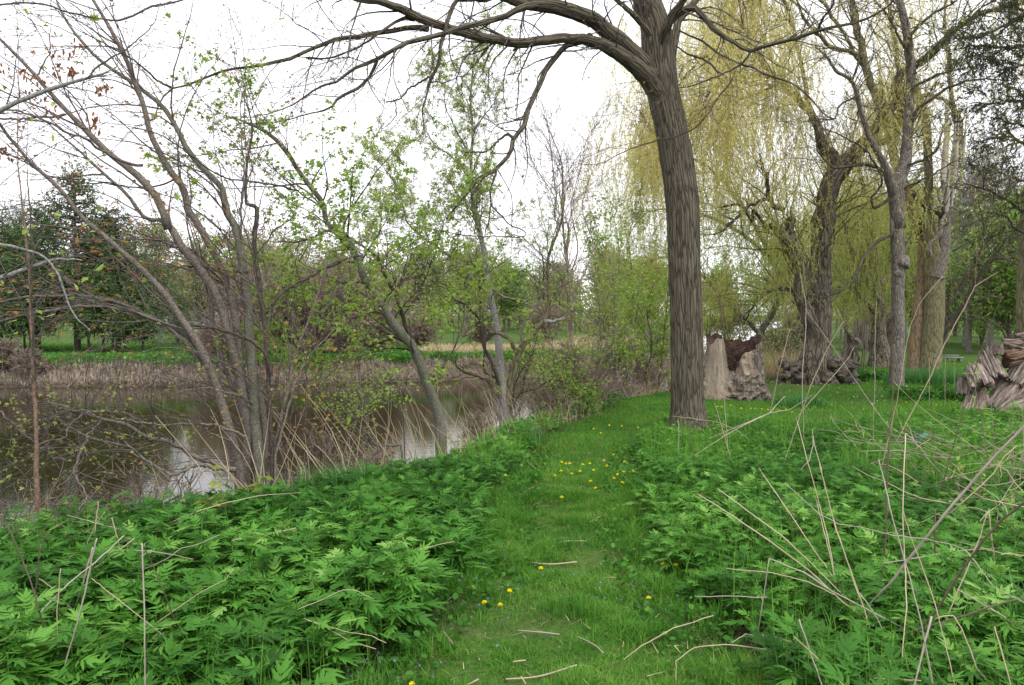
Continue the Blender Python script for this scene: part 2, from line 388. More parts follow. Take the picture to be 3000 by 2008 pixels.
soil = ramp(n, n2, [(.3, (.02, .022, .010)), (.55, (.045, .042, .022)), (.75, (.10, .08, .05))])
turf = ramp(n, n2, [(.28, (.018, .055, .008)), (.5, (.045, .11, .014)), (.75, (.12, .12, .05))])
turf = mixc(n, ramp(n, n1, [(.45, (0, 0, 0)), (.75, (.6, .6, .6))]), turf, (.13, .12, .06))
mudc = ramp(n, n2, [(.3, (.05, .038, .028)), (.7, (.15, .115, .085))])
c = mixc(n, attr(n, 'lawn').outputs['Fac'], soil, turf); c = mixc(n, attr(n, 'mud').outputs['Fac'], c, mudc)
n.links.new(c, b.inputs['Base Color']); b.inputs['Roughness'].default_value = .95; b.inputs['Specular IOR Level'].default_value = .1
bump(n, b, n2, .6, .04)
mb = MB(); mb.add(np.stack([X, Y, Z], -1), FQ, lawn=lawn, mud=mud)
tag(mb.build('ground', m, smooth=True), 'grassy river bank ground with a carved river bed', kind='structure')

m, n, b, o = mk('murky_river_water')
tc = n.nodes.new('ShaderNodeTexCoord').outputs['Object']
b.inputs['Base Color'].default_value = (.040, .032, .014, 1); b.inputs['Roughness'].default_value = .03; b.inputs['IOR'].default_value = 1.33
b.inputs['Specular IOR Level'].default_value = .5
h1 = noise(n, mapping(n, tc, (1.4, 2.6, 1)), 2.2, 4, .6); bump(n, b, h1, .05, .04)
n.links.new(ramp(n, noise(n, tc, .12, 3), [(.35, (.012, .010, .003)), (.65, (.034, .027, .010))]), b.inputs['Base Color'])
gx = np.linspace(-220, 150, 60); gy = np.linspace(-50, 420, 60); GX, GY = np.meshgrid(gx, gy)
I = (np.arange(59)[:, None]*60+np.arange(59)[None]).ravel()
mb = MB(); mb.add(np.stack([GX, GY, GX*0+WZ], -1), np.stack([I, I+1, I+61, I+60], 1))
tag(mb.build('river_water', m), 'slow brown river mirroring the trees', kind='structure')

# ------------------------------------------------------------------ ground cover (uncountable)
def lobe(ox, ang, L, wd, full):
    st = [(0, .35), (.22, .85), (.42, 1), (.52, .62), (.75, .55), (1, 0)] if full else [(0, .4), (.4, .9), (1, 0)]
    V = []
    for t, q in st:
        x = t*L; V += [(x, q*wd, -.25*q*wd), (x, 0, .0), (x, -q*wd, -.25*q*wd)]
    V = A(V); F = []
    for i in range(len(st)-1):
        F += [(3*i, 3*i+1, 3*i+4, 3*i+3), (3*i+1, 3*i+2, 3*i+5, 3*i+4)]
    c, s = math.cos(ang), math.sin(ang)
    P = np.stack([ox+V[:, 0]*c-V[:, 1]*s, V[:, 0]*s+V[:, 1]*c, V[:, 2]], 1)
    r = np.hypot(P[:, 0], P[:, 1]); P[:, 2] += .10*r-.34*r**2
    return P, np.array(F)
def coneleaf(full, k=0):
    V = []; F = []; o = 0
    rg = RS(40+k)
    spec = [(.42, 0, .58, .082), (.40, .50, .44, .058), (.40, -.50, .44, .058), (.24, .80, .46, .055), (.24, -.80, .46, .055)]
    if full: spec += [(.10, 1.2, .33, .045), (.10, -1.2, .33, .045)]
    for ox, an, L, wd in spec:
        p, f = lobe(ox, an+rg.normal(0, .10), L*rg.uniform(.85, 1.15), wd*rg.uniform(.9, 1.25), full); V.append(p); F.append(f+o); o += len(p)
    # leaf stalk
    V.append(A([(-.35, .012, -.12), (-.35, -.012, -.12), (.45, -.012, .0), (.45, .012, .0)])); F.append(np.array([[0, 1, 2, 3]])+o)
    return np.concatenate(V), [np.concatenate(F)]
CL = [coneleaf(True, i) for i in range(3)]; CS = [coneleaf(False, i) for i in range(3)]

def cover_pts(rng, n, x0, x1, y0, y1, keep):
    x = rng.uniform(x0, x1, n); y = rng.uniform(y0, y1, n); k = keep(x, y); return x[k], y[k]
TRUNKXY = W(2018, 1230, 10.3)[:2]
def is_cone(x, y):
    d, s = pathd(x, y); a = dn(x, y)+.12*fbm2(x, y, 2.)
    e = .16*fbm2(x, y, 1.3)
    lim = np.where(x > 0, 10.4+.25*x-.25*(x-4)*(x > 4)+.5*fbm2(x, y, .9), 99)
    lim = np.where(x < 1.6, 12.5, lim)
    ok = (d > .17+e) & (a < -.12) & (((s < 0)) | (y < lim))
    ok &= np.hypot(x-TRUNKXY[0], y-TRUNKXY[1]) > .3
    ok &= ~((np.abs(x) < .9) & (y < 2.6))
    return ok
def vclump(x, y): return np.clip(.5+.5*fbm2(x, y, .8), 0, 1)
def cone_plants(name, rng, n, reg, T_, lpp, size, hgt):
    x, y = cover_pts(rng, n, *reg, is_cone); N = len(x)
    edge, _ = pathd(x, y)
    hs = (.50+.5*sm(edge, 0, .45))*(.50+.8*vclump(x, y))*rng.uniform(.7, 1.15, N)*np.where(x > .3, .84, 1.)
    z = H(x, y); mb = MB(); tone = np.clip(.45+.30*fbm2(x, y, .9)+rng.normal(0, .16, N), 0, .97)
    for k, tp in enumerate(T_):
        m_ = lpp
        idx = np.repeat(np.arange(N), m_); idx = idx[rng.random(len(idx)) < 1/len(T_)*1.0]
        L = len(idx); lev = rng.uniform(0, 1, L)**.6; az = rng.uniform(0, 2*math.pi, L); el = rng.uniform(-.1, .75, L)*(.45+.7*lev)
        f = np.stack([np.cos(az)*np.cos(el), np.sin(az)*np.cos(el), np.sin(el)], 1)
        s = size*rng.uniform(.55, 1.3, L)*np.where(x[idx] > .3, .86, 1.)*(1.22-.10*np.clip(y[idx]-2.5, 0, 3))*(1.05-.25*lev)
        p = np.stack([x[idx], y[idx], z[idx]+hgt*hs[idx]*(.25+.75*lev)], 1)+f*(.35*s)[:, None]*np.where(lev > .8, .4, 1)[:, None]
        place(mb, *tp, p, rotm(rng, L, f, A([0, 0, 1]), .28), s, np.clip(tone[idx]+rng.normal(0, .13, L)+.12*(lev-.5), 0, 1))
    return mb, x, y, z, hs
r = RS(1)
mb, px_, py_, pz_, ph_ = cone_plants('near', r, 6400, (-6.5, 7.5, 1.5, 7.2), CL, 14, .142, .31)
st = MB(); q = np.stack([np.stack([px_, py_, pz_-.02], 1), np.stack([px_+r.normal(0, .02, len(px_)), py_+r.normal(0, .02, len(px_)), pz_+.32*ph_], 1)], 1)
tubes(mb, q, np.tile([.0045, .003], (len(q), 1)), 4, var=.7)
mb2, x2, y2, z2, h2 = cone_plants('mid', r, 15000, (-3, 12, 7.2, 14.5), CS, 10, .125, .19)
mb.V += mb2.V; off = mb.n
for f in mb2.F: mb.F.append(f+off)
c0 = len(mb.cnt); mb.cnt += mb2.cnt; mb.n += mb2.n
for k, d in mb2.at.items():
    for j, v in d.items(): mb.at.setdefault(k, {})[c0+j] = v
mb.at.pop('bk', None)
tag(mb.build('cut_leaf_plants', M['cone']), 'dense knee-high green plants with deeply cut leaves', kind='stuff')

# grass blades
def blades(mb, rng, x, y, z, h, wd, lean=.35, seg=2, tone=None, droop=.5):
    N = len(x); az = rng.uniform(0, 2*math.pi, N); d = np.stack([np.cos(az), np.sin(az), 0*az], 1)
    sd = np.stack([-np.sin(az+rng.normal(0, .5, N)), np.cos(az), 0*az], 1)
    ln = np.abs(rng.normal(0, lean, N)); p0 = np.stack([x, y, z-.01], 1); rows = []
    ts = np.linspace(0, 1, seg+1)
    for t in ts:
        q = p0+A([0, 0, 1])*(h*(t-droop*ln*t*t*.6))[:, None]+d*(h*ln*(t*.5+t*t))[:, None]
        wq = (wd*(1-t)**.7)[:, None]*sd/2
        rows += [q-wq, q+wq] if t < 1 else [q]
    V = np.stack(rows, 1); k = V.shape[1]; base = (np.arange(N)*k)[:, None]
    F = [base+A([2*i, 2*i+1, 2*i+3, 2*i+2]).astype(int)[None] for i in range(seg-1)]
    F4 = np.concatenate(F) if F else np.zeros((0, 4), int)
    F3 = base+A([2*(seg-1), 2*(seg-1)+1, 2*seg]).astype(int)[None]
    mb.add(V.reshape(-1, 3), [F4, F3], var=np.repeat(rng.random(N)*.8 if tone is None else tone, k))
r = RS(2); mb = MB()
def is_path(x, y): d, s = pathd(x, y); return (d < .22+.1*fbm2(x, y, 2)) & (dn(x, y) < -.1)
x, y = cover_pts(r, 240000, -1.3, 1.8, 2.2, 7.5, is_path)
patch = np.clip(.5+.6*fbm2(x, y, 1.6), 0, 1)
k_ = r.random(len(x)) < .26+.8*np.clip(patch*1.6-.2, 0, 1); x, y, patch = x[k_], y[k_], patch[k_]
hh = r.uniform(.015, .055, len(x))*(.5+1.3*np.clip(.5+.8*fbm2(x, y, 5.), 0, 1)**1.5)*(1+.8*sm(pathd(x, y)[0], -.15, .15))
blades(mb, r, x, y, H(x, y), hh*1.35, r.uniform(.0032, .007, len(x)), .6, tone=np.clip(.30+.35*patch+.25*fbm2(x, y, 6.)+r.normal(0, .16, len(x)), 0, .9)+(r.random(len(x)) < .07)*.3)
x, y = cover_pts(r, 90000, 0, 5, 7.5, 16, is_path)
patch = np.clip(.5+.6*fbm2(x, y, 1.6), 0, 1)
blades(mb, r, x, y, H(x, y), r.uniform(.03, .07, len(x))*(.7+.6*patch), r.uniform(.006, .012, len(x)), .5, tone=np.clip(.25+.4*patch+r.normal(0, .15, len(x)), 0, .95))
x, y = cover_pts(r, 150000, 1.2, 16, 9.5, 27, lambda x, y: (dn(x, y) < -.3) & ~is_path(x, y) & (~is_cone(x, y)) & (r.random(len(x)) < np.clip(16/y, 0, 1)))
patch = np.clip(.5+.6*fbm2(x, y, .9), 0, 1)
blades(mb, r, x, y, H(x, y), r.uniform(.03, .08, len(x))*(.7+.8*patch), r.uniform(.010, .018, len(x)), .5, tone=np.clip(.3+.35*patch+r.normal(0, .12, len(x)), 0, .95))
# low turf between and under the tall plants, and grass on the far bank
x, y = cover_pts(r, 60000, -6, 9, 1.5, 12, lambda x, y: is_cone(x, y) & (fbm2(x, y, 1.1) > np.where(x > 0, -.35, .25)))
blades(mb, r, x, y, H(x, y), r.uniform(.16, .46, len(x)), r.uniform(.004, .0095, len(x)), .35, 3, tone=r.uniform(.35, .88, len(x)), droop=.9)
x, y = cover_pts(r, 60000, -6, 7, 1.5, 10, is_cone)
blades(mb, r, x, y, H(x, y), r.uniform(.03, .13, len(x)), r.uniform(.004, .008, len(x)), .4, tone=r.uniform(0, .5, len(x)))
x, y = cover_pts(r, 110000, -34, 12, 27, 48, lambda x, y: df(x, y) > 1.0)
blades(mb, r, x, y, H(x, y), r.uniform(.06, .2, len(x)), r.uniform(.02, .04, len(x)), .5, 1, tone=np.clip(.3+.3*fbm2(x, y, .3)+r.normal(0, .15, len(x)), 0, .97))
tag(mb.build('turf_grass', M['grass']), 'short bright green grass on the trodden path and the lawn', kind='stuff')

# small round leaves at ankle height
r = RS(3); mb = MB()
x, y = cover_pts(r, 46000, -5, 6, 1.8, 9, lambda x, y: (dn(x, y) < -.1) & (pathd(x, y)[0] > -.2) & (r.random(len(x)) < .35+.65*(pathd(x, y)[0] < .35)))
el = r.uniform(.2, .9, len(x))
place(mb, A([[0, 0, 0], [.35, .45, 0], [.8, .35, .05], [1, 0, 0], [.8, -.35, .05], [.35, -.45, 0]]), [np.array([[0, 1, 2, 3], [0, 3, 4, 5]])],
      np.stack([x, y, H(x, y)+r.uniform(.01, .07, len(x))], 1), rotm(r, len(x), None, A([0, 0, 1.]), .5), r.uniform(.018, .04, len(x)), np.clip(r.normal(.35, .2, len(x)), 0, .9))
tag(mb.build('creeping_herbs', M['cone']), 'low creeping round-leaved herbs along the path edge', kind='stuff')

# far bank dry thatch, near bank thatch, far green herbs
r = RS(4); mb = MB()
x, y = cover_pts(r, 520000, -32, 13, 24, 46, lambda x, y: (df(x, y) > -.25) & (df(x, y) < 1.3+.6*fbm2(x, y, .4)) & (fbm2(x, y, .6) > -.45))
hh = r.uniform(.16, .42, len(x)); blades(mb, r, x, y, H(x, y), hh, r.uniform(.02, .045, len(x)), .9, 2, tone=np.clip(.5+.25*fbm2(x, y, .5)+r.normal(0, .2, len(x)), 0, 1), droop=1.2)
tag(mb.build('far_bank_thatch', M['thatch']), 'grey-beige dead thatch hanging over the far water edge', kind='stuff'); mb = MB()
x, y = cover_pts(r, 110000, -4, 12, 32, 52, lambda x, y: (df(x, y) > 2.5) & (df(x, y) < 6.5))
blades(mb, r, x, y, H(x, y), r.uniform(.3, .7, len(x)), r.uniform(.03, .05, len(x)), .5, 2, tone=r.uniform(.5, 1, len(x)))
x, y = cover_pts(r, 70000, -7, 9, 2, 24, lambda x, y: (dn(x, y) > -.45) & (dn(x, y) < .75) & (fbm2(x, y, .9) > -.35))
blades(mb, r, x, y, H(x, y), r.uniform(.15, .6, len(x)), r.uniform(.004, .009, len(x)), .8, 3, tone=r.uniform(.2, 1, len(x)), droop=1.)
x, y = cover_pts(r, 9000, 3.5, 8, 16.5, 21.5, lambda x, y: (dn(x, y) > -.9) & (dn(x, y) < .8))
blades(mb, r, x, y, H(x, y), r.uniform(.3, .9, len(x)), r.uniform(.01, .018, len(x)), .4, 3, tone=r.uniform(.2, 1, len(x)), droop=.8)
# loose clippings on the path
x, y = cover_pts(r, 1700, -1.2, 2, 2.4, 10, is_path)
p = np.stack([x, y, H(x, y)+.02], 1); az = r.uniform(0, 6.28, len(x)); f = np.stack([np.cos(az), np.sin(az), r.normal(0, .12, len(x))], 1)
place(mb, A([[0, -.03, 0], [1, -.01, 0], [1, .01, 0], [0, .03, 0]]), [np.array([[0, 1, 2, 3]])], p, rotm(r, len(x), f, A([0, 0, 1.]), .2), r.uniform(.02, .09, len(x)), r.uniform(.1, .9, len(x)))
tag(mb.build('dry_thatch', M['straw']), 'pale dry dead grass matted along the river banks', kind='stuff')

r = RS(5); mb = MB()
x, y = cover_pts(r, 130000, -32, 12, 27, 40, lambda x, y: (df(x, y) > 1.0+.5*fbm2(x, y, .4)) & (df(x, y) < 4+1.2*fbm2(x, y, .3)))
place(mb, *BL5, np.stack([x, y, H(x, y)+r.uniform(.03, .35, len(x))], 1), rotm(r, len(x), None, A([0, 0, 1.]), .4), r.uniform(.08, .16, len(x)), np.clip(r.normal(.5, .2, len(x)), 0, .9))
x, y = cover_pts(r, 2400, 7.3, 9.6, 17.2, 20.2, lambda x, y: np.hypot((x-8.3)/1.1, (y-19.3)/.5) < 1)
place(mb, *BL5, np.stack([x, y, H(x, y)+r.uniform(.03, .2, len(x))], 1), rotm(r, len(x), None, A([0, 0, 1.]), .4), r.uniform(.08, .15, len(x)), np.clip(r.normal(.3, .2, len(x)), 0, .9))
x, y = cover_pts(r, 2000, 6.5, 9.6, 13, 16, lambda x, y: np.hypot((x-8.0)/1.0, (y-14.6)/.5) < 1)
place(mb, *BL5, np.stack([x, y, H(x, y)+r.uniform(.03, .22, len(x))], 1), rotm(r, len(x), None, A([0, 0, 1.]), .4), r.uniform(.08, .15, len(x)), np.clip(r.normal(.3, .2, len(x)), 0, .9))
tag(mb.build('herb_patches', M['cone']), 'low leafy green herb patches on the far bank and lawn', kind='stuff')

# tussocks of long grass
r = RS(6)
for (cx, cy, rad, n_, h_, lb, mat) in [(-1.45, 6.6, .42, 700, .42, 'tussock of long grass left of the path near the water edge', 'tallgrass'),
        (-.1, 9.6, .5, 650, .32, 'long yellowish grass tussock at the bank beside the middle multi-stem tree', 'tallgrass'),
        (-3.0, 4.0, .25, 110, .5, 'thin pale green grass tuft in the plants at far left', 'tallgrass'),
        (1.9, 5.3, .5, 420, .42, 'upright long grass tuft among plants right of the path', 'tallgrass'),
        (2.35, 3.6, .4, 300, .5, 'broad-bladed grass tuft under the long leaning grey stem', 'tallgrass'),
        (9.6, 17.6, 1.15, 2600, .42, 'dense dark green grass tussock in front of the twin-trunk tree', 'tallgrass'),
        (5.0, 13.6, .45, 420, .3, 'grass tuft at the right foot of the hollow stump', 'tallgrass'),
        (-2.6, 5.7, .3, 260, .3, 'small grass tuft on the bank left of the bluish weeds', 'tallgrass')]:
    a = r.uniform(0, 6.28, n_); q = rad*np.sqrt(r.random(n_)); x = cx+q*np.cos(a); y = cy+q*np.sin(a)*.6
    mb = MB(); blades(mb, r, x, y, H(x, y), h_*r.uniform(.5, 1.1, n_), r.uniform(.006, .013, n_)*(1 if cy < 12 else 1.8), .35, 4, tone=r.random(n_), droop=.9)
    tag(mb.build('grass_tussock', M[mat], loc=(cx, cy, float(H(cx, cy)))), lb, 'grass tussock', 'tussocks of long grass')

# flowers
r = RS(7)
def dand(x, y, s, h, label, grp):
    z = float(H(x, y)); t = thing('dandelion', (x, y, z), label, 'flower', grp)
    mb = MB(); N = 46; az = r.uniform(0, 6.28, N); el = r.uniform(.05, 1.5, N); f = np.stack([np.cos(az)*np.cos(el), np.sin(az)*np.cos(el), np.sin(el)], 1)
    place(mb, A([[0, -.12, 0], [1, -.17, 0], [1.05, .17, 0], [0, .12, 0]]), [np.array([[0, 1, 2, 3]])], np.tile(A([x, y, z+h]), (N, 1)), rotm(r, N, f), np.full(N, s)*r.uniform(.75, 1, N), r.random(N))
    mb.build('flower_head', M['yellow'], t)
    mb = MB(); tubes(mb, A([[x, y, z-.01], [x+.004, y, z+h*.6], [x, y, z+h]]), A([.003, .0025, .003]), 4, var=.8); mb.build('stem', M['grass'], t)
DPX = [('c7', 1886, 1088), ('c7', 2290, 754), ('c7', 2216, 738), ('c7', 2330, 700), ('c8', 270, 728), ('c8', 136, 802), ('c8', 98, 852), ('c8', 28, 838), ('c8', 733, 796), ('c8', 360, 376),
       ('c8', 653, 357), ('c8', 780, 368), ('c8', 705, 300), ('c8', 750, 293), ('c8', 668, 290), ('c8', 625, 291), ('c8', 584, 312), ('c8', 600, 304), ('c8', 484, 310), ('c8', 438, 286), ('c8', 402, 291), ('c8', 496, 278),
       ('c8', 480, 244), ('c8', 357, 276), ('c8', 330, 292), ('c8', 553, 262), ('c8', 581, 187), ('c8', 541, 209), ('c8', 630, 223), ('c8', 360, 221), ('c8', 378, 230), ('c8', 395, 224), ('c8', 450, 246), ('c8', 506, 360), ('c8', 620, 328),
       ('c8', 618, 77), ('c8', 564, 75), ('c8', 498, 91), ('c8', 687, 88), ('c8', 933, 76), ('c8', 990, 79), ('c8', 728, 113), ('c8', 528, 113), ('c8', 849, 672), ('c8', 795, 668), ('c7', 2275, 38), ('c7', 2314, 157), ('c7', 1728, 94),
       ('c6', 395, 1160), ('c6', 420, 1162), ('c6', 470, 1152), ('c6', 533, 1162), ('c6', 588, 1165), ('c6', 612, 1155), ('c6', 650, 1165), ('c6', 685, 1162), ('c6', 748, 1160), ('c6', 790, 1158), ('c6', 825, 1175), ('c6', 1480, 1135), ('c6', 1652, 1160), ('c6', 1086, 1070), ('c6', 858, 1040), ('c6', 797, 1033)]
for i, (c, u, v) in enumerate(DPX):
    q = CR[c]; P = G(q[0]+u/q[2], q[1]+v/q[2], .07)
    if c == 'c6': lb, g = 'yellow dandelion on the lawn beyond the big grey trunk', 'dandelions on the lawn beyond the trunk'
    elif i == 0: lb, g = 'yellow dandelion at the very bottom of the path, left side', 'dandelions on and beside the path'
    elif i == 4: lb, g = 'single yellow dandelion in the middle of the near path', 'dandelions on and beside the path'
    elif i == 8: lb, g = 'yellow dandelion beside violets at the right edge of the near path', 'dandelions on and beside the path'
    elif i < 8: lb, g = 'yellow dandelion in the small cluster on the left side of the near path', 'dandelions left of the near path'
    elif i in (39, 40): lb, g = 'yellow dandelion at the foot of the big grey trunk', 'dandelions at the foot of the trunk'
    else: lb, g = 'yellow dandelion among those scattered across the middle of the path', 'dandelions across the middle of the path'
    dand(P[0], P[1], min(.018, .0125+.0006*P[1]), .07, lb, g)
mb = MB()
for (c, u, v, n_, rad) in [('c7', 1590, 1070, 14, .12), ('c7', 1800, 1040, 14, .12), ('c7', 2010, 660, 30, .25), ('c7', 2210, 770, 22, .22), ('c7', 1900, 735, 10, .2), ('c8', 120, 740, 16, .2), ('c8', 700, 800, 24, .15), ('c8', 540, 730, 6, .15), ('c8', 620, 320, 14, .5), ('c8', 560, 90, 10, .6)]:
    q = CR[c]; P = G(q[0]+u/q[2], q[1]+v/q[2], .05); p = np.stack([P[0]+r.normal(0, rad, n_), P[1]+r.normal(0, rad*1.4, n_), np.zeros(n_)], 1); p[:, 2] = H(p[:, 0], p[:, 1])+r.uniform(.04, .1, n_)
    place(mb, *BL5, p, rotm(r, n_, None, A([0, -.6, 1.]), .4), r.uniform(.006, .010, n_), r.random(n_))
tag(mb.build('violet_flowers', M['violet']), 'tiny violet-blue flowers sprinkled in the path edges', kind='stuff')
mb = MB(); n_ = 140; x, y = cover_pts(r, n_, 5, 12, 12.5, 18, lambda x, y: dn(x, y) < -1)
place(mb, *BL5, np.stack([x, y, H(x, y)+.07], 1), rotm(r, len(x), None, A([0, 0, 1.]), .4), r.uniform(.018, .03, len(x)), r.random(len(x)))
tag(mb.build('white_flowers', M['white']), 'tiny white flowers dotted over the right-hand lawn', kind='stuff')

# ------------------------------------------------------------------ trees
def base_of(P): return (P[0][0], P[0][1], float(H(P[0][0], P[0][1])))
class Tree:
    def __init__(s, name, loc, label, cat, group=None):
        s.o = thing(name, loc, label, cat, group); s.L = []; s.R = []
    def part(s, name, P, R, mat, sides=8, parent=None, **kw):
        mb = MB(); tubes(mb, P, R, sides, **kw); o = mb.build(name, M[mat], parent or s.o, loc=worldloc(parent or s.o), smooth=True); return o
    def limbs(s, name, traces, D0s, mat, sides=9, k=28, wob=.004, rng=None, amp=.05, rs=1.0, keep=True):
        out = []
        for i, tr in enumerate(traces):
            D = D0s[i] if isinstance(D0s, list) else D0s
            P, R = limb(tr, D[0], D[1], k, rng, wob, rs)
            s.part(name, P, R, mat, sides, amp=amp)
            out.append((P, R))
            if keep: s.L.append(P); s.R.append(R)
        return out
    def stack(s): return np.stack(s.L), np.stack(s.R)
def join(*pr):   # pad polylines of different point counts to one stack
    k = max(p[0].shape[1] for p in pr); PP = []; RR = []
    for P, R in pr:
        if P.shape[1] != k:
            x = np.linspace(0, P.shape[1]-1, k); j = np.minimum(x.astype(int), P.shape[1]-2); u = x-j
            P = P[:, j]*(1-u)[None, :, None]+P[:, j+1]*u[None, :, None]; R = R[:, j]*(1-u)+R[:, j+1]*u
        PP.append(P); RR.append(R)
    return np.concatenate(PP), np.concatenate(RR)
def twigs(t, rng, levels, mat, name='twigs', src=None):
    """levels: list of dict(M,n,L,...) ; each level grows on the previous (and is kept)."""
    P, R = src if src is not None else t.stack(); mb = MB(); last = []
    for lv in levels:
        lv = dict(lv); sides = lv.pop('sides', 3)
        if lv.pop('on', 'last') == 'all': P, R = join(*([src if src is not None else t.stack()]+last))
        P, R = spawn(rng, P, R, **lv); last.append((P, R)); tubes(mb, P, R, sides)
    mb.build(name, M[mat], t.o, smooth=True); return last
def leaves(t, rng, polys, N, tpl, size, mat, t0=.3, up=(0, 0, 1.), tilt=.6, tone=(.45, .25), jit=.01, name='foliage', flat=False, tonef=None):
    p, d = onpoly(rng, polys, N, t0, 1., jit)
    f = nrm(d*.6+rng.normal(0, .6, (N, 3))); 
    if flat: f[:, 2] *= .3
    v = np.clip(rng.normal(tone[0], tone[1], N), 0, 1)
    if tonef is not None: v = np.clip(tonef(p, v), 0, 1)
    mb = MB(); place(mb, *tpl, p, rotm(rng, N, f, A(up), tilt), size*rng.uniform(.55, 1.3, N), v)
    return mb.build(name, M[mat], t.o)

# --- the big bare tree that arches over the water ---------------------------------
r = RS(11); D = 10.3
trk = T('f', (1578, 995, 86), 'c6', (232, 1250, 195), (222, 1059, 184), (222, 855, 184), (214, 600, 184), (204, 300, 184), (200, 0, 184), 'c5', (212, 1300, 204), (186, 1100, 200), (158, 900, 196), (128, 750, 196), (95, 600, 198), (72, 450, 200), (60, 300, 196), (40, 150, 172), 'c3', (2117, 0, 165), (2100, -150, 158), (2080, -500, 135), (2065, -1000, 100), (2060, -1500, 50), (2070, -1900, 12))
trk = [trk[0], trk[1], trk[2], trk[3], trk[5], trk[7], trk[9], trk[10], trk[11], trk[12], trk[13], trk[14], trk[15], trk[16], trk[17], trk[18], trk[19], trk[20]]
P, R = limb(trk, D, D, 90, None); P[0, 2] = -.25; R[:4] *= A([1.22, 1.1, 1.04, 1.0])
t = Tree('bare_ash_tree', (P[0, 0], P[0, 1], 0.), 'tall bare tree, thick grey-brown trunk, long branches arching left over the river', 'tree')
mb = MB()
def ashr(q, Rr, sl): return Rr*(1+.035*fbm(q*A([16, 16, 2.2]), 3)+.03*fbm(q*A([45, 45, 5.]), 2)+.28*np.exp(-np.maximum(q[..., 2], 0)/.16)*(1+.8*np.sin(np.arctan2(q[..., 1]-D, q[..., 0]-2.33)*5)*.5))
tubes(mb, P, R, 56, rough=ashr); mb.build('trunk', M['ash'], t.o, smooth=True); t.L.append(resample(P, R, 28)[0]); t.R.append(resample(P, R, 28)[1])
big = [
 (T('c3', (2215, 620, 90), (2150, 480, 130), (2055, 350, 118), (1920, 225, 108), (1750, 105, 100), (1600, 50, 95), (1450, 20, 88), (1340, 5, 78), (1200, -40, 70), (900, -150, 60), (500, -300, 40), (100, -420, 15)), 10.3, 8.6),
 (T('c3', (2235, 700, 80), (2165, 560, 120), (2080, 455, 112), (1960, 345, 95), (1850, 280, 80), (1720, 245, 68), (1600, 240, 64), (1450, 263, 62), (1300, 274, 60), (1180, 256, 60), (1080, 248, 62), (980, 220, 62), (880, 190, 56), (750, 150, 56), (650, 105, 58), (560, 60, 54), (450, 22, 46), (330, 8, 44), (200, -40, 38), (-200, -200, 22), (-600, -330, 8)), 10.3, 7.6),
]
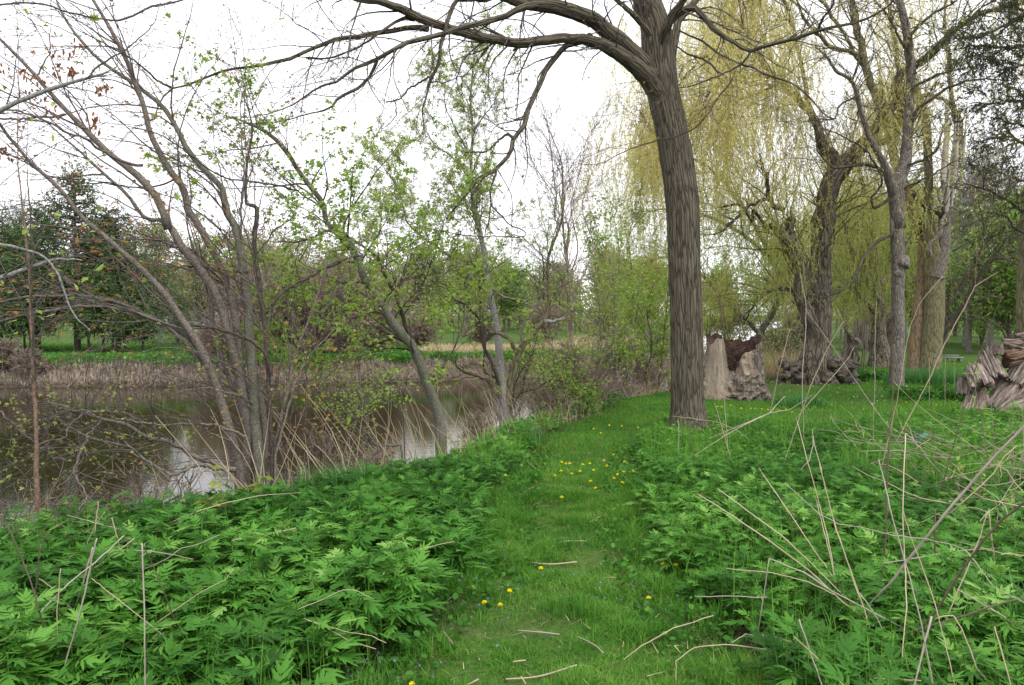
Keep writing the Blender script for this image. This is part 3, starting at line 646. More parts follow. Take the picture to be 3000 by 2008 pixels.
sub = [
 (T('c3', (1430, 30, 50), (1340, 45, 44), (1250, 90, 40), (1150, 122, 38), (1000, 155, 36), (890, 182, 34), (780, 220, 34), (650, 250, 32), (550, 300, 30), (430, 370, 28), (300, 425, 22), (200, 500, 18), (60, 545, 15), (0, 592, 12), (-200, 700, 8), (-420, 740, 4)), 9.1, 7.4),
 (T('c3', (440, 360, 28), (405, 440, 24), (330, 545, 22), (200, 610, 20), (165, 660, 16), (0, 712, 10), (-200, 760, 7), (-450, 770, 3)), 8.3, 7.4),
 (T('c3', (760, 180, 44), (680, 168, 38), (560, 187, 34), (450, 196, 33), (320, 225, 32), (200, 240, 30), (130, 275, 28), (0, 325, 26), 'c1', (1900, 400, 26), (1700, 435, 20), (1500, 456, 18), (1250, 540, 16), (1110, 590, 13), (1050, 650, 11), (1000, 790, 9), (900, 830, 7), (700, 760, 4)), 9.0, 6.9),
 (T('c3', (660, 112, 40), (600, 105, 26), (530, 140, 20), (450, 200, 18), (380, 262, 15), (280, 320, 14), (100, 370, 12), (0, 360, 11), 'c1', (2120, 392, 10), (1990, 376, 7), (1800, 400, 4)), 8.8, 7.6),
 (T('c3', (1770, 220, 50), (1700, 260, 44), (1640, 275, 38), (1560, 340, 40), (1500, 410, 40), (1460, 500, 38), (1420, 590, 38), (1375, 690, 36), (1350, 790, 33), (1290, 862, 32), (1250, 975, 29), (1180, 1050, 27), (1040, 1150, 23), (960, 1260, 18), (870, 1370, 11)), 10.0, 8.4),
 (T('c3', (1290, 860, 24), (1262, 838, 20), (1215, 860, 18), (1160, 910, 15), (1100, 942, 14), (1045, 945, 11), (985, 950, 7)), 8.9, 8.4),
 (T('c3', (1172, 1055, 17), (1150, 1150, 14), (1145, 1280, 12), (1120, 1400, 10), (1080, 1491, 7), 'c4', (965, 190, 5)), 8.7, 8.6),
 (T('c3', (1145, 1280, 12), (1200, 1345, 10), (1265, 1416, 9), (1340, 1450, 8), 'c4', (630, 125, 6), (540, 80, 5)), 8.7, 8.9) ,
 (T('c3', (1240, -60, 38), (1100, 2, 34), (1000, 0, 32), (930, 5, 32), (888, 55, 31), (860, 140, 30), (840, 212, 28), (812, 300, 26), (800, 400, 23), (752, 490, 20), (735, 570, 15), (700, 680, 12), (712, 830, 8), (680, 870, 5)), 9.0, 8.6),
 (T('c3', (752, 490, 16), (660, 540, 13), (590, 600, 11), (545, 635, 10), (495, 640, 8)), 8.7, 8.3),
 (T('c3', (546, 635, 9), (546, 720, 8), (510, 780, 6), (475, 800, 3)), 8.4, 8.3),
 (T('c3', (750, 520, 12), (870, 495, 8), (1010, 460, 4)), 8.7, 9.3),
 (T('c3', (2180, 330, 55), (2130, 220, 48), (2090, 150, 42), (2030, 70, 36), (1940, 5, 32), (1850, -60, 28), (1600, -250, 14)), 10.3, 9.5),
 (T('c3', (2265, 330, 60), (2240, 240, 56), (2262, 160, 52), (2310, 100, 48), 'c5', (190, 95, 45), (250, 55, 44), (300, 60, 42), (345, 115, 40), (420, 192, 38), (480, 230, 34), (560, 275, 30), (640, 318, 27), (760, 285, 26), (900, 262, 26), (1040, 208, 24), (1200, 168, 20), (1380, 112, 15), (1500, 40, 11), (1560, -30, 7)), 10.3, 8.6),
 (T('c3', (2275, 420, 50), (2300, 250, 55), 'c5', (190, 140, 52), (260, 40, 50), (310, -20, 46), (420, -300, 30), (480, -600, 10)), 10.3, 11.2),
 (T('c5', (60, 330, 60), (100, 220, 56), (150, 110, 54), (210, 20, 48), (260, -100, 40), (380, -500, 12)), 10.2, 9.2),
 (T('c5', (1045, 205, 22), (1075, 140, 19), (1120, 80, 17), (1150, 0, 13), (1180, -80, 8)), 9.3, 8.9),
 (T('c5', (640, 320, 16), (600, 400, 14), (500, 460, 12), (380, 508, 10), (280, 540, 8), (180, 552, 5)), 9.5, 9.7),
 (T('c5', (530, 490, 10), (450, 600, 11), (380, 700, 10), (290, 795, 10), (170, 845, 9), (0, 885, 8), 'c3', (2000, 935, 8), (1900, 990, 7), (1760, 1028, 5), (1690, 1020, 3)), 9.5, 9.2),
 (T('c5', (190, 190, 12), (260, 225, 13), (330, 255, 14), (390, 300, 14), (450, 345, 12), (560, 410, 10), (640, 430, 14), (740, 480, 14), (850, 510, 13), (950, 570, 12), (1030, 640, 11), (1110, 715, 11), (1165, 745, 8)), 10.2, 8.8),
 (T('c5', (175, 290, 10), (230, 330, 12), (320, 360, 14), (380, 400, 15), (430, 450, 14), (470, 470, 8)), 10.2, 9.8),
]
r2 = RS(12)
for tr, a, b2 in big:
    P, R = limb(tr, a, b2, 70, r2, .004, .93); mb = MB(); tubes(mb, P, R, 26, rough=ashr); mb.build('limb', M['ash'], t.o, smooth=True)
    q = resample(P, R, 28); t.L.append(q[0]); t.R.append(q[1])
for tr, a, b2 in sub:
    P, R = limb(tr, a, b2, 28, r2, .006, .9); t.part('branch', P, R, 'ash', 10, amp=.08); t.L.append(P); t.R.append(R)
t.part('broken_stub', *limb(T('c3', (1380, 285, 30), (1320, 292, 26), (1290, 312, 16), (1282, 322, 4)), 9.6, 9.5, 8), 'ash', 7, amp=.2)
P0, R0 = np.stack(t.L[1:]), np.stack(t.R[1:])
lv = twigs(t, r, [dict(M=260, n=9, L=1.2, ang=(.4, 1.1), wig=.16, curve=-.06, rr=.35, rmax=.013, rtip=.002, t0=.15, sides=4, fall=.3),
                  dict(M=1200, n=6, L=.5, ang=(.4, 1.0), wig=.2, rr=.55, rtip=.0015, t0=.15, fall=.3),
                  dict(M=2600, n=4, L=.2, ang=(.4, 1.0), wig=.22, rr=.6, rtip=.0011, t0=.15, fall=.3)], 'ashtwig', src=(P0, R0))
leaves(t, r, lv[2][0], 1500, ST3, .026, 'yellowgreen', t0=.9, tone=(.2, .15), name='buds')

# --- the leaning many-stemmed maple at the left -------------------------------------
r = RS(21); D = 6.7
base = W(770, 1375, D); t = Tree('leaning_maple_clump', (base[0], base[1], float(H(base[0], base[1]))), 'many-stemmed young maple at the water edge leaning left, with small orange flower buds', 'tree')
stems = [
 (T('c2', (1225, 1400, 54), (1215, 1345, 50), (1150, 1090, 45), (1070, 860, 42), (970, 665, 38), (900, 560, 34), (800, 420, 30), (650, 270, 28), (520, 160, 26), (400, 60, 23), 'c1', (380, 1250, 25), (170, 1050, 22), (0, 830, 19), (-250, 560, 12), (-500, 350, 5)), 6.6, 5.6),
 (T('c2', (1262, 1400, 50), (1262, 1330, 50), (1262, 1150, 46), (1215, 880, 44), (1180, 760, 42), (1145, 620, 42), (1095, 460, 40), (1000, 310, 40), (900, 190, 38), (840, 90, 36), 'c1', (1090, 1500, 52), (1010, 1290, 48), (870, 1120, 44), (740, 1020, 40), (640, 930, 38), (560, 840, 36), (440, 730, 30), (340, 620, 27), (230, 490, 24), (100, 350, 20), (0, 255, 17), (-200, 60, 8)), 6.8, 6.2),
 (T('c2', (1300, 1400, 48), (1295, 1300, 48), (1275, 1130, 45), (1250, 900, 42), (1225, 650, 40), (1180, 430, 38), (1110, 250, 36), (1030, 110, 36), (960, 0, 36), 'c1', (1230, 1280, 44), (1100, 1080, 40), (1000, 880, 36), (950, 700, 33), (890, 550, 30), (820, 380, 28), (760, 250, 25), (680, 110, 22), (610, 0, 19), (540, -150, 12), (500, -350, 5)), 6.9, 6.6),
 (T('c2', (1335, 1400, 60), (1328, 1335, 56), (1305, 1100, 56), (1288, 900, 54), (1272, 700, 48), (1268, 500, 44), (1240, 280, 40), (1190, 80, 38), (1140, 0, 36), 'c1', (1480, 1310, 42), (1380, 1150, 38), (1250, 1010, 36), (1180, 870, 32), (1080, 710, 30), (930, 590, 26), (830, 515, 24), (700, 430, 22), (550, 290, 19), (480, 200, 17), (400, 60, 14), (350, -40, 10), (300, -250, 4)), 6.7, 7.2),
 (T('c2', (1330, 1380, 34), (1345, 1200, 32), (1335, 1000, 32), (1325, 860, 30)), 6.75, 6.8),
 (T('c2', (1395, 1350, 20), (1388, 1100, 20), (1380, 850, 24), (1362, 620, 24), (1330, 400, 24), (1300, 230, 22), (1290, 0, 20), 'c1', (1640, 1350, 20), (1625, 1200, 18), (1635, 1000, 15), (1660, 850, 12), (1640, 740, 9), (1580, 600, 6), (1540, 480, 3)), 6.6, 6.8),
 (T('c1', (1580, 1568, 14), (1590, 1300, 13), (1605, 1100, 11), (1590, 950, 9), (1570, 780, 6), (1585, 620, 3)), 6.9, 7.0),
 (T('c2', (1290, 1250, 26), (1200, 980, 26), (1130, 760, 24), (1080, 560, 22), (1040, 380, 22), (940, 230, 22), (790, 80, 20), 'c1', (1000, 1450, 25), (830, 1270, 22), (650, 1110, 18), (490, 960, 14), (350, 840, 9), (200, 720, 4)), 7.1, 7.4),
 (T('c2', (1380, 1340, 16), (1420, 1180, 15), (1480, 960, 14), (1540, 700, 12), (1590, 560, 11), (1650, 330, 8), (1700, 200, 4)), 6.7, 6.6),
 (T('c2', (1400, 1300, 12), (1450, 1060, 12), (1530, 830, 10), (1680, 660, 7), (1780, 560, 4)), 6.6, 7.0),
]
for tr, a, b2 in stems:
    P, R = limb(tr, a, b2, 44, r, .0035); P[0, 2] -= .5; t.part('stem', P, R, 'green' if tr is stems[3][0] else 'dark' if tr is stems[5][0] else 'maple', 14, amp=.06)
    q = resample(P, R, 28); t.L.append(q[0]); t.R.append(q[1])
sec = [
 (T('c2', (1010, 740, 24), (930, 650, 22), (830, 600, 20), (680, 530, 20), (520, 470, 17), (350, 450, 15), (200, 462, 13), (0, 500, 10), (-150, 540, 5)), 6.4, 5.8),
 (T('c2', (1020, 800, 24), (930, 690, 20), (800, 605, 18), (650, 560, 17), (430, 540, 15), (200, 565, 13), (0, 602, 10), (-120, 640, 5)), 6.4, 5.7),
 (T('c2', (1392, 880, 18), (1360, 770, 17), (1280, 690, 16), (1180, 640, 15), (1080, 610, 14), (990, 600, 13), (920, 540, 11), (800, 500, 7)), 6.6, 6.4),
 (T('c2', (1266, 345, 14), (1150, 326, 12), (1020, 322, 10), (850, 310, 6)), 6.8, 6.5),
 (T('c2', (1200, 420, 14), (1110, 360, 12), (1000, 240, 10), (880, 210, 8), (700, 140, 5)), 6.9, 6.9),
 (T('c2', (1385, 510, 14), (1440, 450, 13), (1560, 380, 12), (1700, 300, 10), (1850, 260, 7)), 6.6, 7.2),
 (T('c2', (1310, 250, 10), (1380, 150, 8), (1500, 50, 6), 'c1', (1800, 1300, 4)), 6.7, 7.2),
 (T('c1', (1130, 590, 16), (1040, 540, 14), (940, 450, 12), (870, 380, 10), (700, 290, 8), (520, 200, 6), (400, 100, 4)), 6.6, 6.0),
 (T('c1', (940, 1090, 20), (860, 1075, 20), (740, 1020, 18), (600, 960, 16), (440, 890, 15), (300, 810, 14), (130, 735, 12), (0, 715, 10)), 6.3, 5.6),
 (T('c1', (430, 745, 16), (300, 745, 16), (150, 755, 14), (0, 762, 13), (-150, 770, 8)), 6.2, 5.8),
 (T('c1', (1190, 1180, 12), (1000, 1230, 11), (760, 1215, 10), (500, 1195, 8), (300, 1150, 5)), 6.8, 6.2),
 (T('c1', (1960, 1250, 14), (1800, 1210, 13), (1600, 1185, 12), (1450, 1165, 11), (1350, 1100, 10), (1150, 950, 9), (1000, 870, 8), (840, 830, 6)), 7.3, 6.4),
 (T('c1', (450, 1380, 10), (330, 1335, 10), (200, 1330, 8), (0, 1375, 6)), 6.0, 5.6),
 (T('c1', (230, 500, 10), (330, 320, 8), (300, 180, 7), (200, 120, 5), (80, 60, 3)), 6.3, 6.3),
]
for tr, a, b2 in sec:
    P, R = limb(tr, a, b2, 28, r, .006); t.part('branch', P, R, 'mapletwig' if a < 6.45 else 'dark', 7, amp=.06); t.L.append(P); t.R.append(R)
lv = twigs(t, r, [dict(M=260, n=10, L=1.3, ang=(.35, .9), up=.05, wig=.09, curve=-.02, rr=.4, rmax=.009, rtip=.0018, t0=.25, sides=4, fall=.2, bias=(-.35, 0, 0)),
                  dict(M=1000, n=7, L=.55, ang=(.4, .9), up=.1, wig=.12, rr=.6, rtip=.0013, t0=.15, fall=.3),
                  dict(M=700, n=5, L=.25, ang=(.4, .9), up=.1, wig=.12, rr=.6, rtip=.0011, t0=.15, fall=.3)], 'mapletwig')
j = join(lv[1], lv[2])[0]
leaves(t, r, j, 2800, ST5, .029, 'mapleflower', t0=.25, tilt=.25, tone=(.42, .28), flat=True, name='flower_buds', tonef=lambda p, v: v+.05*(p[:, 2]-2.5))
# a few big limp seed clusters and brown leaves
leaves(t, r, j, 90, ST5, .055, 'boxelder', t0=.8, tone=(.7, .2), name='young_leaves')
mb = MB()
for (u, v) in [(30, 450), (350, 330), (370, 450), (440, 350), (460, 450), (515, 475), (250, 530), (640, 580), (670, 575), (610, 770), (490, 300), (20, 1000), (360, 720), (200, 610), (270, 640), (170, 470), (680, 1470), (520, 1500), (640, 815)]:
    p = W(u/2.24, v/2.24, 5.9); q = p+r.normal(0, .025, (9, 3))
    place(mb, *LF, q, rotm(r, 9, A([0, 0, -1.])+r.normal(0, .5, (9, 3))), r.uniform(.035, .06, 9), r.random(9))
mb.build('dead_leaves', M['deadleaf'], t.o)

# low branches sweeping out over the water
r = RS(22); t = Tree('fallen_branch_tangle', tuple(W(735, 1385, 6.4)-A([0, 0, .1])), 'tangle of low grey-brown branches sweeping left just above the water', 'fallen branches')
low = [
 (T('c2', (1215, 1345, 30), (1120, 1318, 28), (1020, 1280, 26), (900, 1205, 24), (800, 1180, 20), (700, 1150, 18), (600, 1120, 16), (500, 1100, 14), (380, 1050, 12), (270, 1030, 9), (150, 1015, 5)), 6.4, 5.6),
 (T('c2', (860, 1400, 14), (740, 1310, 14), (610, 1245, 13), (480, 1190, 12), (350, 1150, 10), (270, 1090, 8), (235, 1000, 5)), 5.9, 5.4),
 (T('c2', (1250, 1190, 14), (1130, 1130, 14), (1000, 1110, 13), (860, 1115, 12), (700, 1110, 10), (560, 1100, 7)), 6.4, 6.0),
 (T('c2', (1120, 1345, 20), (1020, 1345, 18), (930, 1365, 16), (860, 1400, 12)), 6.2, 5.9),
 (T('c2', (520, 1110, 10), (450, 1180, 10), (400, 1300, 10), (395, 1420, 9), (440, 1500, 8), (400, 1560, 6)), 5.6, 4.9),
 (T('c2', (510, 1110, 12), (380, 1060, 11), (300, 1030, 10), (180, 1020, 6)), 5.7, 5.5),
 (T('c2', (560, 1050, 8), (430, 1080, 8), (330, 1150, 8), (210, 1230, 8), (150, 1290, 6)), 5.6, 5.2),
 (T('c2', (0, 1040, 10), (60, 1090, 10), (150, 1190, 10), (240, 1260, 9), (340, 1310, 7)), 5.0, 5.3),
 (T('c2', (1280, 1030, 10), (1200, 970, 9), (1100, 940, 8), (1000, 930, 6), (900, 960, 4)), 6.6, 6.2),
 (T('c2', (1240, 1260, 12), (1150, 1180, 10), (1060, 1120, 8), (1010, 1010, 5)), 6.5, 6.3),
]
for tr, a, b2 in low:
    P, R = limb(tr, a, b2, 28, r, .008); t.part('branch', P, R, 'maple' if a > 5.8 else 'mapletwig', 7, amp=.08); t.L.append(P); t.R.append(R)
lv = twigs(t, r, [dict(M=120, n=8, L=.9, ang=(.4, 1.1), up=.1, wig=.15, rr=.5, rmax=.007, rtip=.0016, t0=.2, sides=3, fall=.3),
                  dict(M=380, n=6, L=.4, ang=(.4, 1.0), wig=.18, rr=.6, rtip=.0012, fall=.3)], 'mapletwig')
leaves(t, r, lv[1][0], 620, ST3, .028, 'yellowgreen', t0=.4, tilt=.4, tone=(.4, .25))

# pale limb coming in from the left edge, from a tree standing just outside
r = RS(23)
P, R = limb(T('f', (-420, 1300, 60), (-400, 900, 54), (-330, 600, 48), (-180, 380, 40), 'c1', (-60, 745, 34), (60, 700, 32), (180, 640, 30), (300, 605, 28), (430, 560, 25), (560, 522, 20), (660, 485, 15), (740, 468, 10), (785, 420, 6), (795, 360, 4)), 4.6, 5.4, 44, r, .004)
P[0, 2] = H(P[0, 0], P[0, 1])-.2
t = Tree('arching_grey_tree', (P[0, 0], P[0, 1], P[0, 2]), 'smooth blue-grey limb arching in from the left edge high over the water', 'tree')
t.part('stem', P, R, 'pale', 12, amp=.04); q = resample(P, R, 28); t.L.append(q[0]); t.R.append(q[1])
for tr, a, b2 in [(T('c1', (565, 520, 14), (600, 480, 13), (660, 420, 12), (800, 330, 10), (900, 250, 8), (1000, 160, 6), (1060, 0, 4)), 5.3, 5.6),
                  (T('c1', (560, 530, 9), (540, 560, 8), (560, 620, 6), (640, 680, 5), (685, 695, 2)), 5.3, 5.2),
                  (T('c2', (-300, 420, 26), (-60, 385, 24), (60, 340, 22), (160, 305, 18), (260, 280, 14), (420, 285, 6)), 4.8, 5.2),
                  (T('c2', (-300, 190, 18), (0, 200, 15), (130, 225, 14), (250, 270, 11), (330, 420, 10), (375, 550, 8), (460, 640, 4)), 4.8, 4.9),
                  (T('c1', (-100, 40, 12), (300, 20, 12), (500, 85, 12), (640, 105, 11), (780, 128, 14), (900, 80, 14), (1000, 30, 14), (1130, 12, 12), (1280, -20, 10)), 5.0, 6.8)]:
    P, R = limb(tr, a, b2, 28, r, .004); t.part('branch', P, R, 'pale' if a < 5 else 'ashtwig', 8, amp=.05); t.L.append(P); t.R.append(R)
twigs(t, r, [dict(M=60, n=8, L=.7, ang=(.4, .9), wig=.12, rr=.4, rmax=.006, rtip=.0015, t0=.3, fall=.3), dict(M=160, n=6, L=.35, ang=(.4, .9), wig=.15, rr=.6, rtip=.001)], 'ashtwig')

# slender upright saplings at the far left
r = RS(24)
t = Tree('slender_sapling', tuple(G(108, 1470, .1)-A([0, 0, .1])), 'slender reddish-barked sapling standing upright in the plants at far left', 'tree')
for tr, mt in [(T('c2', (192, 1560, 26), (185, 1420, 26), (185, 1200, 20), (175, 950, 18), (165, 750, 16), (150, 500, 14), (148, 300, 12), (130, 100, 9), (120, 0, 8), 'c1', (150, 1300, 9), (130, 900, 7), (140, 500, 4), (110, 100, 2)), 'redsap'),
               (T('c2', (182, 900, 8), (168, 650, 9), (150, 400, 8), (155, 200, 8), (135, 0, 7), 'c1', (165, 1100, 5), (180, 800, 3)), 'dark')]:
    P, R = limb(tr, 4.9, 5.1, 40, r, .003); t.part('stem', P, R, mt, 10, amp=.04); q = resample(P, R, 28); t.L.append(q[0]); t.R.append(q[1])
lv = twigs(t, r, [dict(M=34, n=8, L=.8, ang=(.5, 1.1), up=.1, wig=.12, rr=.4, rmax=.006, rtip=.0014, t0=.2), dict(M=100, n=5, L=.35, wig=.15, rr=.6, rtip=.001)], 'mapletwig')
leaves(t, r, lv[1][0], 60, LF, .06, 'boxelder', t0=.8, tone=(.8, .2))

# --- leaning box elder with fresh green leaves --------------------------------------
r = RS(31)
bs = W(1285, 1270, 8.7); t = Tree('leaning_leafy_tree', (bs[0], bs[1], float(H(bs[0], bs[1]))), 'tree leaning up to the left over the river with bright fresh green leaves', 'tree')
L3 = [
 (T('c4', (775, 1340, 72), (760, 1250, 66), (725, 1120, 62), (690, 1030, 60), (650, 900, 56), (610, 820, 54), (550, 745, 56), (480, 650, 52), (430, 570, 48), (345, 430, 46), (280, 290, 40), (230, 200, 36), (180, 155, 33), (100, 90, 26), 'c1', (2130, 1360, 34), (2040, 1230, 32), (1970, 1130, 30), (1900, 1020, 28), (1800, 905, 26), (1690, 830, 22), (1590, 790, 15), (1500, 770, 8)), 8.7, 7.6),
 (T('c4', (640, 850, 30), (600, 770, 28), (560, 690, 25), (520, 590, 22), (490, 480, 20), (440, 380, 18), (395, 290, 16), (310, 235, 14), (230, 180, 10), (150, 60, 6)), 8.6, 8.1),
 (T('c4', (440, 628, 14), (360, 620, 13), (250, 655, 12), (120, 660, 9), (0, 720, 6)), 8.3, 7.6),
 (T('c4', (430, 600, 12), (330, 610, 11), (220, 590, 9), (100, 640, 6)), 8.3, 8.0),
 (T('c4', (290, 330, 12), (180, 330, 12), (80, 370, 11), (0, 430, 9), (-150, 520, 5)), 8.1, 7.2),
 (T('c4', (180, 165, 14), (80, 180, 12), (0, 215, 10), 'c2', (1400, 190, 6)), 7.9, 7.2),
 (T('c4', (500, 495, 10), (560, 440, 9), (680, 440, 8), (800, 470, 5)), 8.4, 8.8),
 (T('c4', (560, 630, 10), (640, 500, 9), (700, 380, 8), (760, 200, 6), (800, 60, 4)), 8.5, 9.0),
 (T('c4', (730, 1030, 12), (790, 930, 10), (850, 800, 8), (880, 600, 5)), 8.6, 8.9),
]
for i, (tr, a, b2) in enumerate(L3):
    P, R = limb(tr, a, b2, 44, r, .005)
    if i == 0: P[0, 2] -= .5
    t.part('trunk' if i == 0 else 'branch', P, R, 'green' if i == 0 else 'dark', 18 if i == 0 else 8, amp=.06); q = resample(P, R, 28); t.L.append(q[0]); t.R.append(q[1])
lv = twigs(t, r, [dict(M=100, n=9, L=1.15, ang=(.5, 1.1), up=.08, wig=.13, rr=.4, rmax=.012, rtip=.002, t0=.3, fall=.2, sides=4),
                  dict(M=420, n=7, L=.55, ang=(.4, 1.), wig=.15, rr=.6, rtip=.0014), dict(M=800, n=4, L=.22, wig=.2, rr=.6, rtip=.0011)], 'dark')
leaves(t, r, join(lv[1], lv[2])[0], 8200, ST3, .042, 'boxelder', t0=.3, tilt=.6, tone=(.55, .25), jit=.022)

# --- multi-stem tree in the middle ----------------------------------------------------
r = RS(32)
bs = W(1480, 1240, 11.2); t = Tree('forked_bank_tree', (bs[0], bs[1], float(H(bs[0], bs[1]))), 'tree forking from a mossy base mid-bank, one pale tall stem with yellow-green leaves', 'tree')
L4 = [
 (T('c4', (1150, 1330, 100), (1140, 1240, 92), (1130, 1130, 84), (1120, 1050, 60), (1108, 950, 44), (1095, 800, 42), (1075, 680, 40), (1050, 560, 39), (1030, 450, 37), (1012, 300, 33), (985, 150, 30), (950, 0, 28), 'c3', (1060, 1400, 28), (1035, 1260, 26), (1028, 1150, 22), (1022, 1000, 20), (1035, 830, 17), (1020, 620, 14), (1035, 430, 10), (1048, 290, 5), (1050, 230, 2)), 11.2, 11.4, 'pale', 20),
 (T('c4', (1140, 1180, 60), (1165, 1050, 46), (1190, 950, 42), (1205, 860, 38), (1240, 800, 34), (1300, 730, 31), (1365, 655, 30), (1385, 560, 22), (1380, 430, 19), (1380, 300, 17), (1430, 170, 14), (1465, 60, 11), (1480, -60, 8)), 11.2, 10.9, 'olive', 14),
 (T('c4', (1370, 665, 22), (1430, 668, 18), (1480, 655, 11)), 10.9, 10.8, 'pale', 8),
 (T('c4', (1200, 850, 26), (1170, 790, 25), (1120, 755, 22), (1045, 735, 16)), 11.1, 10.8, 'olive', 9),
 (T('c4', (1120, 1120, 34), (1050, 1030, 28), (960, 975, 24), (880, 940, 20), (850, 900, 10)), 11.2, 10.7, 'olive', 10),
 (T('c4', (1100, 1040, 22), (1050, 900, 20), (1010, 830, 18), (985, 700, 17), (955, 620, 16), (900, 575, 14), (840, 545, 11), (760, 515, 7)), 11.1, 10.6, 'dark', 9),
 (T('c4', (1225, 800, 14), (1245, 690, 14), (1300, 620, 12), (1340, 480, 11), (1350, 330, 8), (1300, 180, 5)), 11.0, 11.2, 'greytree', 8),
 (T('c4', (1040, 510, 22), (990, 470, 21), (920, 390, 20), (850, 310, 18), (770, 255, 16), (690, 200, 13), (600, 130, 9), 'c3', (560, 1150, 10), (480, 1050, 5)), 11.2, 10.6, 'pale', 9),
 (T('c4', (1105, 1000, 14), (1040, 980, 12), (1020, 800, 12), (1000, 560, 11), (985, 420, 8)), 11.1, 11.0, 'dark', 7),
 (T('c4', (1040, 460, 14), (1090, 510, 13), (1170, 545, 14), (1220, 550, 12), (1300, 600, 5)), 11.1, 10.8, 'greytree', 8),
 (T('c4', (1170, 1180, 14), (1230, 1080, 12), (1330, 1050, 10), (1400, 1010, 8), (1450, 1050, 4)), 11.1, 11.0, 'dark', 6),
 (T('c4', (1195, 1240, 10), (1190, 1080, 10), (1230, 960, 9), (1290, 880, 7), (1320, 760, 4)), 11.1, 11.3, 'dark', 6),
 (T('c3', (1030, 1160, 14), (980, 1060, 12), (900, 960, 10), (800, 900, 8), (740, 800, 4)), 11.4, 11.0, 'pale', 7),
 (T('c3', (1028, 1000, 12), (960, 860, 10), (880, 700, 7), (860, 500, 3)), 11.4, 11.2, 'pale', 7),
 (T('c3', (1040, 830, 10), (1100, 740, 9), (1160, 650, 6), (1210, 500, 3)), 11.4, 11.6, 'pale', 7),
]
for i, (tr, a, b2, mt, sd) in enumerate(L4):
    P, R = limb(tr, a, b2, 44, r, .004)
    if i == 0: P[0, 2] -= .5
    t.part('trunk' if i == 0 else 'stem' if i == 1 else 'branch', P, R, mt, sd, amp=.10); q = resample(P, R, 28); t.L.append(q[0]); t.R.append(q[1])
up4 = (np.stack([t.L[i] for i in (0, 7, 12, 13, 14, 5)]), np.stack([t.R[i] for i in (0, 7, 12, 13, 14, 5)]))
lv = twigs(t, r, [dict(M=90, n=9, L=1.5, ang=(.45, .85), up=.25, wig=.10, rr=.4, rmax=.010, rtip=.002, t0=.45, fall=.6, sides=3),
                  dict(M=420, n=6, L=.55, ang=(.4, .9), up=.1, wig=.13, rr=.6, rtip=.0014)], 'mapletwig', src=up4)
leaves(t, r, lv[1][0], 5600, BL5, .048, 'yellowgreen', t0=.3, tilt=.6, tone=(.40, .25), jit=.03)
lv2 = twigs(t, r, [dict(M=120, n=8, L=1.0, ang=(.5, 1.1), wig=.17, rr=.4, rmax=.008, rtip=.002, t0=.3, sides=3), dict(M=420, n=5, L=.4, wig=.2, rr=.6, rtip=.0013)], 'dark', name='lower_twigs',
      src=(np.stack(t.L), np.stack(t.R)))
leaves(t, r, lv2[1][0], 2000, BL5, .040, 'boxelder', t0=.3, tone=(.5, .25), jit=.03, name='lower_foliage')
# epicormic shoots round the base
mb = MB(); q = RS(5); n_ = 90; az = q.uniform(0, 6.28, n_); p0 = A([bs[0], bs[1], 0])+np.stack([.16*np.cos(az), .16*np.sin(az), q.uniform(-.3, .5, n_)], 1)
P = p0[:, None, :]+np.linspace(0, 1, 5)[None, :, None]*(np.stack([.35*np.cos(az), .3*np.sin(az), q.uniform(.3, .9, n_)], 1))[:, None, :]+q.normal(0, .02, (n_, 5, 3))
tubes(mb, P, np.tile(np.linspace(.006, .002, 5), (n_, 1)), 4); mb.build('base_shoots', M['redtwig'], t.o)

# --- bare reddish tree and the shrubs further along the bank --------------------------
r = RS(41)
bs = W(1700, 1195, 13.8); t = Tree('bare_reddish_tree', (bs[0], bs[1], float(H(bs[0], bs[1]))), 'twiggy bare reddish-brown tree standing alone against the white sky', 'tree')
L5 = [
 (T('c4', (1575, 1240, 30), (1570, 1170, 28), (1550, 1000, 26), (1520, 850, 22), (1503, 700, 18), (1497, 500, 15), (1490, 300, 13), (1475, 100, 11), 'c3', (1570, 1400, 10), (1545, 1200, 8), (1520, 1000, 7), (1500, 800, 5), (1482, 640, 2)), 13.8, 13.8),
 (T('c4', (1575, 1180, 24), (1560, 1000, 22), (1525, 850, 20), (1530, 700, 15), (1515, 500, 13), (1500, 350, 12), 'c3', (1610, 1491, 13), (1603, 1300, 12), (1607, 1150, 10), (1580, 980, 8), (1520, 830, 6), (1480, 730, 3)), 13.8, 13.6),
 (T('c4', (1500, 640, 12), (1420, 560, 10), (1380, 420, 9), (1400, 200, 7), 'c3', (1560, 1300, 6), (1400, 1000, 5), (1370, 800, 2)), 13.8, 13.2),
 (T('c4', (1505, 560, 11), (1580, 420, 9), (1640, 250, 7), 'c3', (1720, 1300, 6), (1790, 1050, 4), (1850, 860, 2)), 13.8, 14.5),
 (T('c4', (1495, 450, 9), (1550, 300, 8), 'c3', (1640, 1300, 6), (1700, 1050, 4), (1780, 720, 2)), 13.8, 14.2),
 (T('c4', (1480, 420, 9), (1380, 330, 8), (1250, 200, 6), 'c3', (1180, 1420, 4), (1100, 1350, 2)), 13.8, 13.2),
]
for i, (tr, a, b2) in enumerate(L5):
    P, R = limb(tr, a, b2, 36, r, .006); P[0, 2] -= .5*(i == 0)
    t.part('trunk' if i == 0 else 'branch', P, R, 'redtwig', 10 if i < 2 else 6, amp=.06); q = resample(P, R, 28); t.L.append(q[0]); t.R.append(q[1])
